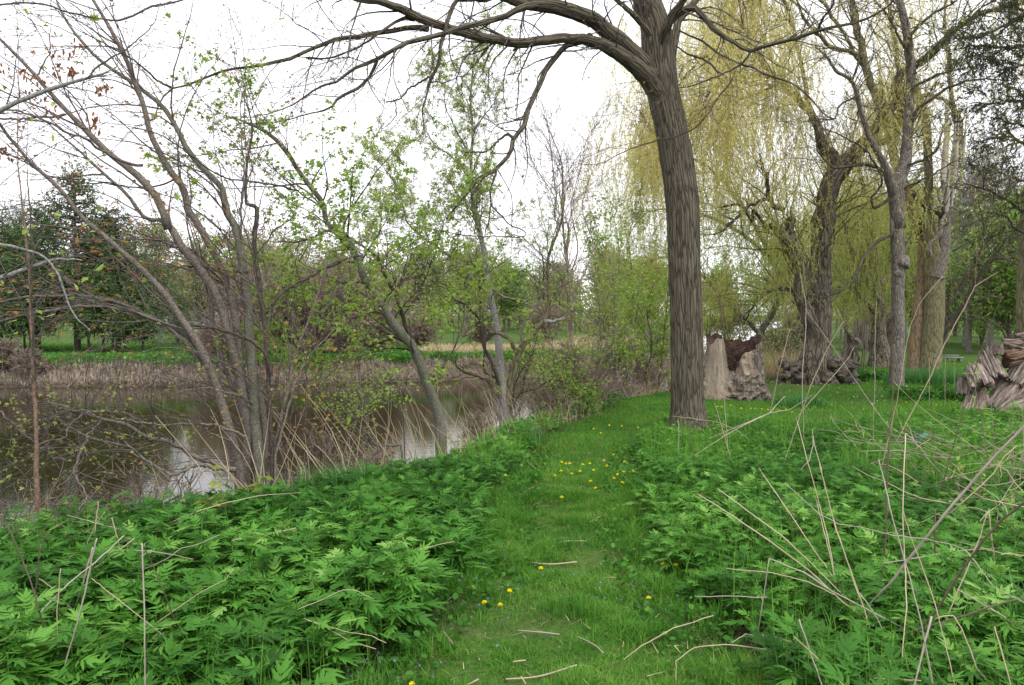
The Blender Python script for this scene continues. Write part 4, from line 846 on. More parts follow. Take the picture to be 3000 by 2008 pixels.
twigs(t, r, [dict(M=150, n=8, L=1.5, ang=(.4, .9), up=.3, wig=.10, rr=.45, rmax=.011, rtip=.003, t0=.3, fall=.55, sides=3),
             dict(M=900, n=5, L=.6, ang=(.4, .9), up=.15, wig=.12, rr=.6, rtip=.0016), dict(M=1300, n=3, L=.22, rr=.6, rtip=.0012)], 'redtwig')

def shrub(name, stems, D, lab, mat, leafmat, nl, size, tone, seed, spr=.5, ntw=70, grp=None, tpl=None, cat='shrub', tall=0.0):
    r = RS(seed); p = stems[0][0]; z0 = W(p[0], p[1], D)
    t = Tree(name, (z0[0], z0[1], float(H(z0[0], z0[1]))), lab, cat, grp)
    for i, tr in enumerate(stems):
        P, R = limb(tr, D, D+r.uniform(-.8, .8), 28, r, .008); P[0, 2] = H(P[0, 0], P[0, 1])-.15
        t.part('stem', P, R, mat, 7, amp=.06); t.L.append(P); t.R.append(R)
    lv = twigs(t, r, [dict(M=ntw, n=7, L=1.0*spr*2, ang=(.35, .9), up=.35, wig=.12, rr=.5, rmax=.01, rtip=.002, t0=.15, fall=.4), dict(M=ntw*4, n=5, L=.45*spr*2, wig=.15, up=.1, rr=.6, rtip=.0014)], mat)
    if nl: leaves(t, r, join(lv[0], lv[1])[0], nl, tpl or ST3, size, leafmat, t0=.2, tilt=.7, tone=tone, jit=.04)
    return t
shrub('riverside_shrub', [T('c4', (1860, 1170, 20), (1800, 1040, 18), (1750, 900, 16), (1720, 780, 14), (1690, 700, 12), (1600, 640, 8), (1560, 580, 5)),
   T('c4', (1870, 1170, 12), (1790, 1000, 12), (1770, 850, 10), (1760, 600, 8), (1720, 400, 5), (1650, 120, 2)),
   T('c4', (1880, 1165, 12), (1850, 950, 11), (1870, 750, 9), (1900, 560, 7), (1920, 400, 3))], 14.8, 'thin-stemmed shrub with fine green leaves left of the yellow willow curtain', 'greytree', 'boxelder', 2000, .055, (.5, .25), 51, .5, 60)
shrub('riverside_shrub', [T('c4', (1560, 1190, 12), (1480, 1060, 10), (1500, 850, 9), (1480, 650, 6)), T('c4', (1440, 1190, 10), (1460, 980, 9), (1380, 750, 7), (1340, 560, 4)), T('c4', (1500, 1190, 10), (1650, 950, 9), (1660, 700, 6), (1760, 420, 3))],
   13.2, 'low brown-stemmed shrub with sparse leaves at the foot of the bare reddish tree', 'redtwig', 'boxelder', 900, .045, (.5, .25), 52, .5, 90)
shrub('riverside_shrub', [T('c4', (1960, 1160, 14), (1950, 1000, 12), (1970, 800, 10), (1950, 600, 8), (2000, 420, 4)), T('c4', (2000, 1160, 10), (2040, 900, 9), (2060, 650, 7), (2080, 420, 4)), T('c4', (1930, 1160, 10), (1840, 980, 9), (1830, 700, 7), (1880, 480, 4))],
   16.5, 'bright green leafy shrub directly left of the big grey trunk', 'olive', 'boxelder', 2300, .06, (.6, .25), 53, .55, 80)
shrub('riverside_shrub', [T('c4', (1740, 1170, 8), (1700, 1000, 8), (1680, 700, 7), (1660, 400, 6), (1650, 150, 3)), T('c4', (1800, 1170, 8), (1820, 900, 8), (1790, 600, 6), (1780, 250, 5), (1750, 20, 2)), T('c4', (1900, 700, 6), (1860, 400, 5), (1850, 150, 4), (1900, 0, 2))],
   17.5, 'tall wispy pale-leaved shrub seen against the sky left of the willow', 'greytree', 'yellowgreen', 1900, .06, (.45, .25), 54, .45, 60)
shrub('riverside_shrub', [T('c4', (1230, 1230, 8), (1250, 1100, 8), (1260, 950, 7), (1330, 850, 4)), T('c4', (1260, 1220, 8), (1420, 1060, 8), (1380, 1000, 6), (1300, 1000, 4)), T('c4', (1420, 1200, 10), (1480, 1120, 8), (1470, 1000, 5))],
   12.3, 'low arching brown shrub right of the forked bank tree', 'dark', 'boxelder', 800, .05, (.5, .2), 55, .4, 60)
shrub('riverside_shrub', [T('c4', (560, 1390, 14), (350, 1370, 14), (260, 1250, 12), (160, 1150, 12), (60, 1060, 11), (0, 1030, 6)), T('c4', (420, 1390, 8), (330, 1200, 8), (310, 1000, 6), (300, 800, 3)), T('c4', (560, 1200, 8), (480, 1140, 7), (420, 1110, 3))],
   7.6, 'thin low branches with tiny green leaves reaching over the brown water', 'mapletwig', 'boxelder', 1000, .03, (.6, .2), 56, .35, 60)
shrub('riverside_shrub', [T('c2', (1330, 1340, 8), (1300, 1100, 8), (1140, 820, 6), (1050, 700, 3)), T('c2', (1430, 1330, 9), (1470, 1150, 8), (1466, 850, 7), (1440, 560, 3)), T('c2', (1560, 1330, 8), (1570, 1050, 8), (1572, 780, 6), (1580, 620, 3)), T('c2', (1450, 1350, 7), (1540, 1100, 7), (1640, 900, 5), (1742, 780, 3))],
   7.0, 'cluster of thin whip-like shoots right of the leaning maple stems', 'mapletwig', 'mapleflower', 200, .03, (.5, .2), 57, .3, 24, tpl=ST5)
shrub('riverside_shrub', [T('c4', (1500, 1230, 7), (1540, 1130, 7), (1600, 1040, 4)), T('c4', (1430, 1200, 7), (1400, 1120, 6), (1440, 1060, 3)), T('c4', (1580, 1200, 6), (1620, 1120, 4))],
   12.8, 'dense low green-leaved bush at the water edge below the bare reddish tree', 'dark', 'fargreen', 900, .065, (.35, .25), 58, .25, 50)

# --- old willow with a burled base and yellow-green curtain -----------------------------
def burl(amp, f1, base=0., bz=1.2, lump=.6):
    def fn(q, Rr, sl):
        k = np.exp(-np.maximum(q[..., 2]-0, 0)/bz)
        b = np.maximum(0, fbm(q*f1, 2)+.15)
        return Rr*(1+amp*fbm(q*A([9, 9, 3.]), 3)+lump*k*b**1.1+base*np.exp(-np.maximum(q[..., 2], 0)/.35)+.10*np.maximum(0, fbm(q*2.3+5, 2)))
    return fn
r = RS(61); D = 18.0
bs = W(2390, 1135, D); t = Tree('old_weeping_willow', (bs[0], bs[1], 0.), 'massive old weeping willow with a burled knotty base and drooping yellow-green curtains', 'tree')
tr = T('c6', (965, 1120, 190), (960, 1040, 185), (962, 950, 175), (965, 850, 150), (975, 750, 135), (985, 600, 120), (985, 480, 125), (985, 350, 115), (1000, 200, 130), (1000, 80, 125), 'c5', (1105, 1400, 115), (1105, 1250, 110), (1145, 1130, 116), (1195, 1060, 112), (1260, 980, 98), (1330, 910, 88), (1385, 850, 76), (1440, 760, 66), (1500, 690, 60), (1560, 620, 55))
P, R = limb(tr, D, D-.3, 90); P[0, 2] = -.3
mb = MB(); tubes(mb, P, R, 56, rough=burl(.09, 5.0, .30, .7, .55)); mb.build('trunk', M['willow'], t.o, smooth=True); q = resample(P, R, 28); t.L.append(q[0]); t.R.append(q[1])
# burl lumps at the foot
mb = MB(); n_ = 46
az = r.uniform(-math.pi, .3, n_); zz = r.uniform(0, .62, n_)**1.2; rad = .55+.22*(1-zz); pos = np.stack([bs[0]+rad*np.cos(az)*1.15, bs[1]+rad*np.sin(az)*.7, zz], 1)
pos[:14] = np.stack([bs[0]+r.uniform(.35, .72, 14), bs[1]-.35+r.normal(0, .12, 14), r.uniform(0.02, .5, 14)], 1)
pos[14:22] = np.stack([bs[0]-r.uniform(.6, .95, 8), bs[1]-.2+r.normal(0, .12, 8), r.uniform(0.0, .4, 8)], 1)
def ball(mb, c, rad, n=12, amp=.25, fr=9., sq=(1, 1, 1)):
    th = np.linspace(0, 2*math.pi, n+1)[:-1]; ph = np.linspace(.05, math.pi-.05, n)
    TH, PH = np.meshgrid(th, ph); d = np.stack([np.cos(TH)*np.sin(PH), np.sin(TH)*np.sin(PH), np.cos(PH)], -1)
    p = d*rad*A(sq); p = p*(1+amp*fbm((p+c)*fr, 3))[..., None]; V = p+c
    i = np.arange(n-1)[:, None]*n; a = np.arange(n)[None]; b = (a+1) % n
    mb.add(V.reshape(-1, 3), [np.stack([i+a, i+n+a, i+n+b, i+b], -1).reshape(-1, 4), np.arange(n)[None, ::1], ((n-1)*n+np.arange(n))[None, ::-1]], bk=(V*A([.6, .6, .3])).reshape(-1, 3), var=.5)
for p in pos:
    mb = MB(); ball(mb, p, r.uniform(.07, .14), 22, .55, 12.); mb.build('burl', M['burl'], t.o, smooth=True)
WL = [
 (T('c6', (960, 800, 90), (935, 700, 90), (895, 600, 82), (870, 500, 78), (885, 420, 80), (870, 340, 80), (830, 260, 78), (780, 190, 68), (740, 140, 60), (705, 110, 40)), 17.9, 17.2, 'willow', 22),
 (T('c6', (845, 270, 60), (815, 200, 52), (818, 100, 48), 'c5', (900, 1400, 40), (880, 1370, 30)), 17.6, 17.6, 'willow', 16),
 (T('c5', (1190, 1060, 90), (1150, 980, 80), (1080, 880, 66), (1020, 740, 50), (950, 640, 40), (850, 520, 30), (700, 350, 20), (600, 160, 12), (560, 0, 5)), 17.8, 17.0, 'willow', 14),
 (T('c5', (1480, 720, 60), (1430, 640, 55), (1370, 500, 50), (1330, 350, 44), (1280, 100, 36), (1250, -200, 20), (1230, -500, 8)), 17.7, 18.5, 'olive', 14),
 (T('c5', (1560, 610, 60), (1540, 530, 56), (1560, 450, 54), (1640, 400, 50), (1750, 320, 46), (1850, 230, 40), (2000, 120, 32), (2343, 20, 24), (2700, -80, 10)), 17.6, 15.8, 'willow', 12),
 (T('c5', (840, 1310, 30), (780, 1300, 30), (745, 1240, 30), (735, 1130, 26), (715, 1060, 20), (690, 960, 10)), 17.2, 16.8, 'dark', 9),
 (T('c5', (745, 1240, 22), (660, 1270, 20), (580, 1350, 20), (510, 1400, 16), (430, 1440, 10), (340, 1460, 5)), 17.0, 16.4, 'dark', 8),
 (T('c6', (690, 150, 22), (600, 40, 18), 'c5', (640, 1400, 16), (560, 1280, 12), (420, 1300, 7)), 17.3, 16.5, 'dark', 7),
 (T('c5', (1200, 1050, 40), (1330, 900, 50), (1500, 850, 44), (1560, 640, 36), (1540, 400, 30), (1500, 100, 18), (1480, -200, 6)), 17.8, 19.0, 'olive', 10),
 (T('c5', (1000, 700, 34), (800, 500, 28), (560, 480, 24), (400, 580, 20), (340, 660, 8)), 17.6, 16.4, 'dark', 8),
 (T('c5', (1350, 450, 26), (1150, 100, 22), (900, -200, 16), (600, -450, 8)), 18, 18, 'olive', 8),
 (T('c5', (700, 350, 18), (500, 260, 14), (300, 420, 12), (150, 600, 10), (60, 800, 5)), 17.0, 17.6, 'olive', 7),
 (T('c5', (850, 520, 20), (600, 620, 16), (300, 760, 12), (80, 1000, 8), (0, 1150, 4)), 17.0, 18.5, 'olive', 7),
 (T('c5', (1020, 740, 30), (960, 500, 26), (900, 250, 22), (820, 0, 16), (760, -250, 6)), 17.5, 17.5, 'olive', 8),
 (T('c5', (850, 520, 22), (740, 300, 18), (660, 100, 12), (640, -120, 5)), 17.2, 18.5, 'olive', 7),
 (T('c5', (1330, 350, 30), (1120, 300, 24), (960, 120, 18), (900, -80, 8)), 17.9, 17.0, 'olive', 7),
 (T('c5', (560, 480, 18), (420, 380, 14), (300, 360, 10), (190, 430, 5)), 16.6, 16.4, 'olive', 7),
 (T('c6', (870, 500, 28), (760, 480, 24), (650, 520, 18), (580, 620, 10), (540, 700, 5)), 17.8, 18.6, 'dark', 7),
]
for tr, a, b2, mt, sd in WL:
    P, R = limb(tr, a, b2, 36, r, .012); t.part('limb', P, R, mt, sd, amp=.16 if sd > 12 else .08); q = resample(P, R, 28); t.L.append(q[0]); t.R.append(q[1])
lv = twigs(t, r, [dict(M=420, n=9, L=2.7, ang=(.4, 1.1), up=.3, wig=.14, curve=-.06, rr=.4, rmax=.02, rtip=.004, t0=.25, fall=.2, sides=3),
                  dict(M=500, n=6, L=1.0, ang=(.4, 1.), wig=.16, curve=-.06, rr=.6, rtip=.003)], 'olive', src=(np.stack(t.L), np.stack(t.R)))
def curtain(t, r, src, n, Lr, k, lsz, mat, keep=None, tonef=None, name='foliage', zmin=.5, dens=None):
    p, d = onpoly(r, src, n, .2, 1., .22)
    if keep is not None: m_ = keep(p); p = p[m_]
    n = len(p); L = r.uniform(*Lr, n); L = np.minimum(L, np.maximum(p[:, 2]-zmin-r.uniform(0, .9, n), .3))
    sw = r.normal(0, .22, (n, 2)); cl = fbm(p*.9, 2)
    if dens is not None: m_ = cl > dens; p, L, sw = p[m_], L[m_], sw[m_]; n = len(p)
    ts = np.linspace(0, 1, 6); q = p[:, None, :]+np.stack([sw[:, :1]*ts*L[:, None]+.06*np.sin(ts*5+p[:, :1]*9), sw[:, 1:]*ts*L[:, None], -ts*L[:, None]+.0*ts], -1)
    mb = MB(); tubes(mb, q, np.tile(np.linspace(.0035, .0018, 6), (n, 1)), 3); mb.build('hanging_twigs', M['goldtwig'], t.o)
    kk = np.maximum((k*L/Lr[1]).astype(int), 3); idx = np.repeat(np.arange(n), kk); N = len(idx); tt = r.uniform(0, 1, N)*5; j = np.minimum(tt.astype(int), 4); u = (tt-j)[:, None]
    pp = q[idx, j]*(1-u)+q[idx, j+1]*u; f = nrm(A([0, 0, -1.])+r.normal(0, .7, (N, 3)))
    v = np.clip(tonef(pp, r.normal(0, .14, N)), 0, 1); mb = MB()
    place(mb, A([[0, 0, 0], [.45, .085, .02], [1, 0, 0], [.45, -.085, .02]]), [np.array([[0, 1, 2, 3]])], pp, rotm(r, N, f), lsz*r.uniform(.6, 1.3, N), v)
    mb.build(name, M[mat], t.o)
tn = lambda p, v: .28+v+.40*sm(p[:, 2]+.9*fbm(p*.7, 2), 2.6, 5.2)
kp = lambda p: ~((np.abs(p[:, 0]-7.0) < 1.0) & (p[:, 1] < 18.6) & (p[:, 2] < 5.6) & (r.random(len(p)) < .93))
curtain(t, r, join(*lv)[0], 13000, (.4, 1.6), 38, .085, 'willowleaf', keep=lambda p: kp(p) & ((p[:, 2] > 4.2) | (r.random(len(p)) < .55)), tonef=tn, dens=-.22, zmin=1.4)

# second willow behind, low stooled trunk
r = RS(62); D = 23.5
bs = W(2588, 1080, D); t = Tree('old_weeping_willow', (bs[0], bs[1], 0.), 'smaller burled willow trunk half hidden in green curtains behind the grey mid-ground tree', 'tree')
tr = T('c6', (1345, 990, 120), (1340, 900, 110), (1320, 800, 90), (1325, 700, 70), (1330, 560, 60), (1290, 420, 50), (1300, 200, 40), 'c5', (1400, 1400, 40), (1350, 1200, 30), (1300, 1000, 18))
P, R = limb(tr, D, D, 50); P[0, 2] = -.3; mb = MB(); tubes(mb, P, R, 36, rough=burl(.12, 4, .3, 1.2, .6)); mb.build('trunk', M['willow'], t.o, smooth=True); q = resample(P, R, 28); t.L.append(q[0]); t.R.append(q[1])
for tr, a, b2 in [(T('c6', (1330, 560, 40), (1230, 400, 34), (1150, 250, 26), (1080, 60, 16), 'c5', (1100, 1350, 8)), D, D-1), (T('c6', (1320, 480, 36), (1420, 300, 30), (1540, 150, 22), 'c5', (1640, 1300, 12)), D, D+1),
                  (T('c6', (1320, 640, 30), (1240, 560, 24), (1150, 480, 16), (1080, 470, 8)), D, D-1.5), (T('c6', (1300, 300, 30), (1200, 100, 24), 'c5', (1300, 1300, 20), (1250, 1100, 8)), D, D+2)]:
    P, R = limb(tr, a, b2, 28, r, .01); t.part('limb', P, R, 'willow', 10, amp=.1); t.L.append(P); t.R.append(R)
lv = twigs(t, r, [dict(M=150, n=8, L=2.4, ang=(.4, 1.1), up=.3, wig=.14, curve=-.05, rr=.4, rmax=.02, rtip=.004, t0=.25, fall=.2)], 'olive')
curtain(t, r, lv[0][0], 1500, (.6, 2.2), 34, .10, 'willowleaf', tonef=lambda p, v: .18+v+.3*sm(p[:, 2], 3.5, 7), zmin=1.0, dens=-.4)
# willow further left behind, pale hanging curtain left of the big trunk
r = RS(63); D = 25.
bs = W(2200, 1060, D); t = Tree('old_weeping_willow', (bs[0], bs[1], 0.), 'distant pale yellow willow curtain behind the hollow stump', 'tree')
tr = T('c6', (590, 980, 60), (600, 850, 50), (640, 740, 42), (720, 600, 36), (760, 480, 32), (700, 300, 26), (600, 100, 20), 'c5', (600, 1300, 16), (500, 1100, 8))
P, R = limb(tr, D, D, 40); P[0, 2] = -.3; t.part('trunk', P, R, 'far', 12, amp=.1); q = resample(P, R, 28); t.L.append(q[0]); t.R.append(q[1])
for tr in [T('c6', (640, 740, 30), (450, 560, 24), (300, 400, 18), (100, 300, 12), (-50, 350, 6)), T('c6', (700, 300, 26), (500, 150, 20), (250, 50, 14), (0, 50, 8), (-120, 180, 4)), T('c6', (760, 500, 26), (850, 300, 20), (900, 60, 10)), T('c5', (600, 1300, 20), (300, 1000, 16), (50, 950, 10), (-60, 1150, 5))]:
    P, R = limb(tr, D, D-1, 28, r, .01); t.part('limb', P, R, 'far', 8, amp=.1); t.L.append(P); t.R.append(R)
lv = twigs(t, r, [dict(M=150, n=8, L=2.4, ang=(.4, 1.1), up=.3, wig=.14, curve=-.05, rr=.4, rmax=.02, rtip=.004, t0=.2, fall=.2)], 'olive')
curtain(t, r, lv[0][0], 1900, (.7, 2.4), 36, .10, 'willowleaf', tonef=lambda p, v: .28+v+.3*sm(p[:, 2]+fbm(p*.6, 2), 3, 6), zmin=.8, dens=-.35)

# --- grey tree right of centre -----------------------------------------------------------
r = RS(64); D = 16.8
bs = W(2626, 1141, D); t = Tree('bare_grey_tree', (bs[0], bs[1], 0.), 'slim bare tree with flaky grey trunk forking high, standing in the lawn', 'tree')
L6 = [
 (T('c6', (1422, 1110, 95), (1425, 1050, 86), (1430, 900, 78), (1437, 750, 72), (1440, 600, 70), (1438, 400, 72), (1432, 200, 76), (1428, 60, 78), 'c5', (1560, 1440, 85), (1550, 1300, 84), (1540, 1200, 92), (1560, 1110, 84), (1590, 1040, 72), (1608, 900, 62), (1615, 700, 56), (1628, 500, 52), (1620, 320, 56), (1600, 180, 50), (1570, 50, 46), (1530, -150, 34), (1480, -500, 12)), 16.8, 16.6, 24),
 (T('c5', (1545, 1230, 76), (1512, 1120, 60), (1485, 1040, 46), (1425, 935, 40), (1375, 850, 36), (1340, 720, 32), (1305, 600, 28), (1262, 510, 25), (1160, 440, 20), (1110, 360, 16), (1040, 290, 9)), 16.7, 15.8, 12),
 (T('c5', (1260, 520, 18), (1295, 400, 14), (1315, 280, 10), (1300, 100, 7), (1240, -60, 4)), 16.0, 15.6, 7),
 (T('c5', (1490, 1080, 26), (1420, 1042, 23), (1330, 1030, 22), (1220, 1042, 20), (1150, 1038, 17), (1110, 1010, 12), (1040, 900, 8), (1045, 800, 5)), 16.6, 15.9, 9),
 (T('c5', (1500, 1245, 22), (1450, 1280, 22), (1415, 1300, 18), (1400, 1240, 14), (1440, 1180, 14), (1450, 1100, 12), (1400, 1060, 5)), 16.6, 16.3, 8),
 (T('c6', (1400, 170, 22), (1340, 185, 20), (1280, 225, 18), (1225, 300, 16), (1190, 380, 15), (1130, 460, 13), (1050, 510, 10), (960, 535, 7), (860, 555, 3)), 16.6, 15.7, 8),
 (T('c5', (1625, 560, 22), (1680, 530, 20), (1760, 490, 17), (1900, 440, 12), (2060, 420, 6)), 16.6, 16.0, 7),
 (T('c5', (1640, 750, 24), (1680, 690, 22), (1760, 640, 20), (1870, 570, 17), (2000, 520, 13), (2180, 510, 8), (2343, 520, 4)), 16.6, 15.6, 8),
 (T('c5', (1615, 420, 26), (1640, 260, 30), (1640, 220, 26), (1660, 180, 20), (1760, 100, 16), (1900, 20, 10), (2000, -60, 5)), 16.6, 16.0, 8),
 (T('c5', (1610, 1035, 18), (1700, 1000, 16), (1760, 960, 12), (1840, 880, 5)), 16.6, 16.2, 6),
 (T('c5', (1575, 1190, 14), (1680, 1140, 12), (1820, 1060, 9), (1950, 990, 4)), 16.6, 16.0, 6),
 (T('c5', (1620, 330, 18), (1560, 230, 16), (1500, 130, 12), (1400, 0, 8)), 16.6, 16.4, 6),
 (T('c5', (1310, 600, 14), (1200, 660, 12), (1165, 740, 10), (1080, 740, 8), (1000, 750, 5)), 16.0, 15.5, 6),
 (T('c5', (1310, 620, 12), (1310, 720, 10), (1290, 800, 8), (1240, 850, 4)), 15.9, 15.7, 6),
 (T('c5', (1450, 1080, 14), (1380, 980, 12), (1250, 870, 9), (1100, 800, 5)), 16.4, 15.9, 6),
]
for i, (tr, a, b2, sd) in enumerate(L6):
    P, R = limb(tr, a, b2, 50, r, .006); P[0, 2] = -.25 if i == 0 else P[0, 2]
    t.part('trunk' if i == 0 else 'branch', P, R, 'greytree' if i < 2 else 'ash', sd, amp=.06); q = resample(P, R, 28); t.L.append(q[0]); t.R.append(q[1])
mb = MB(); ball(mb, W(1900+1470/1.96, 600+335/1.96, 16.65), .12, 12, .3, 9., (1, 1, 1.2)); ball(mb, W(1900+1430/1.96, 600+395/1.96, 16.5), .08, 12, .3, 9.); mb.build('knots', M['greytree'], t.o, smooth=True)
twigs(t, r, [dict(M=200, n=9, L=1.5, ang=(.4, 1.1), up=.05, wig=.18, rr=.4, rmax=.014, rtip=.003, t0=.45, fall=.3, sides=4),
             dict(M=900, n=6, L=.7, ang=(.4, 1.1), wig=.2, rr=.6, rtip=.0025), dict(M=800, n=4, L=.3, wig=.2, rr=.6, rtip=.002)], 'ashtwig')

# --- twin-trunk tree with a snapped pale top -----------------------------------------------
r = RS(65); D = 21.
bs = W(2715, 1095, D); t = Tree('twin_trunk_tree', (bs[0], bs[1], 0.), 'large twin-trunk tree, left trunk rusty orange, with a snapped pale splintered top', 'tree')
L7 = [
 (T('c6', (1520, 1000, 92), (1530, 900, 80), (1545, 780, 74), (1560, 650, 72), (1572, 500, 64), (1580, 380, 66), (1592, 250, 72), (1595, 120, 66), 'c5', (1690, 1440, 76), (1670, 1340, 76), (1630, 1240, 72), (1590, 1150, 60), (1540, 1000, 56), (1510, 850, 50), (1480, 700, 40), (1450, 500, 24)), 21, 21.4, 'orange', 22),
 (T('c6', (1605, 1000, 140), (1612, 930, 126), (1625, 800, 120), (1635, 680, 112), (1640, 560, 108), (1645, 450, 112), (1642, 350, 118), (1635, 250, 90), (1612, 150, 60), (1600, 50, 56), 'c5', (1745, 1400, 62), (1745, 1200, 52), (1738, 1000, 50), (1735, 850, 50), (1705, 690, 48), (1670, 580, 44), (1640, 450, 30), (1600, 250, 16)), 20.8, 21, 'olive', 26),
 (T('c6', (1650, 420, 90), (1680, 300, 80), (1700, 180, 66), (1700, 60, 60), 'c5', (1845, 1400, 60), (1868, 1250, 56), (1890, 1100, 54), (1920, 950, 48), (1935, 820, 44), (1915, 730, 36), (1890, 620, 26), (1870, 400, 22), (1850, 180, 18), (1860, -100, 10)), 20.8, 20.6, 'greytree', 14),
 (T('c5', (1945, 830, 34), (1952, 740, 30), (1930, 690, 26), (1850, 620, 22), (1760, 598, 24), (1700, 605, 26), (1670, 640, 22)), 20.6, 20.9, 'greytree', 9),
 (T('c5', (1640, 1200, 34), (1700, 1250, 34), (1770, 1310, 34), (1830, 1350, 28)), 20.9, 20.7, 'dark', 8),
 (T('c5', (1760, 1300, 14), (1840, 1295, 16), (1880, 1298, 10)), 20.6, 20.5, 'pale', 6),
 (T('c6', (1625, 300, 22), (1620, 240, 28), (1660, 190, 30), (1690, 110, 26), (1740, -10, 22)), 20.4, 20.5, 'greytree', 9),
 (T('c5', (1740, 1000, 16), (1800, 930, 14), (1850, 800, 10), (1880, 700, 6)), 20.8, 21, 'olive', 6),
 (T('c5', (1820, 1280, 20), (1810, 1200, 16), (1830, 1120, 10), (1870, 1000, 5)), 20.6, 20.4, 'pale', 6),
]
for i, (tr, a, b2, mt, sd) in enumerate(L7):
    P, R = limb(tr, a, b2, 50, r, .006); P[0, 2] = -.25 if i < 2 else P[0, 2]
    t.part('trunk' if i < 2 else 'limb', P, R, mt, sd, amp=.07); q = resample(P, R, 28); t.L.append(q[0]); t.R.append(q[1])
def shard(mb, base, up, n, r, wd, ln):
    for i in range(n):
        o = base+r.normal(0, 1, 3)*A([wd, wd*.6, .1]); l = ln*r.uniform(.45, 1); w0 = wd*r.uniform(.25, .6)
        P = o+np.linspace(0, 1, 5)[:, None]*(A(up)*l+r.normal(0, .03, 3)); tubes(mb, P, w0*A([1, 1, .85, .55, .08]), 5, amp=.3)
mb = MB(); pb = W(1900+1850/2.13, 1150/2.13, 20.5); shard(mb, pb, nrm(A([.05, 0, 1.])), 9, r, .11, 2.6)
shard(mb, W(1900+1870/2.13, 1320/2.13, 20.5), nrm(A([.03, 0, 1.])), 5, r, .10, 2.2)
mb.build('splintered_top', M['splinter'], t.o)
lv = twigs(t, r, [dict(M=90, n=8, L=1.8, ang=(.4, 1.1), up=.2, wig=.16, rr=.35, rmax=.016, rtip=.004, t0=.35, fall=.3), dict(M=350, n=5, L=.8, wig=.2, rr=.6, rtip=.003)], 'ashtwig')
leaves(t, r, lv[1][0], 900, RH, .09, 'willowleaf', t0=.3, tone=(.5, .2))

# --- broken willow trunk further back ---------------------------------------------------------
r = RS(66)
bs = W(2490, 1085, 20.3); t = Tree('broken_willow_trunk', (bs[0], bs[1], 0.), 'short rotten willow trunk broken into a hooked point, right of the massive willow', 'tree stump')
P, R = limb(T('d1', (1880, 700, 250), (1885, 600, 225), (1905, 480, 200), (1925, 380, 170), (1935, 300, 120), (1920, 220, 70), (1880, 130, 40), (1850, 70, 8)), 20.3, 20.2, 40); P[0, 2] = -.2
mb = MB(); tubes(mb, P, R, 26, rough=burl(.12, 5., .1, 1.2, .3)); mb.build('trunk', M['willow'], t.o, smooth=True)
P, R = limb(T('d1', (1930, 330, 80), (1975, 300, 80), (2010, 270, 60), (1990, 225, 40), (1950, 205, 14)), 20.1, 19.9, 16); t.part('hooked_splinter', P, R*1.2, 'maple', 12, amp=.35)
mb = MB()
for i in range(26):
    a = r.uniform(-2.8, -.2); p = A([bs[0]+.42*math.cos(a), bs[1]+.3*math.sin(a), r.uniform(.4, 1.5)]); tubes(mb, A([p, p+A([r.normal(0, .06), -.03, -r.uniform(.3, .8)])]), A([.03, .012]), 5)
mb.build('bark_strips', M['maple'], t.o)

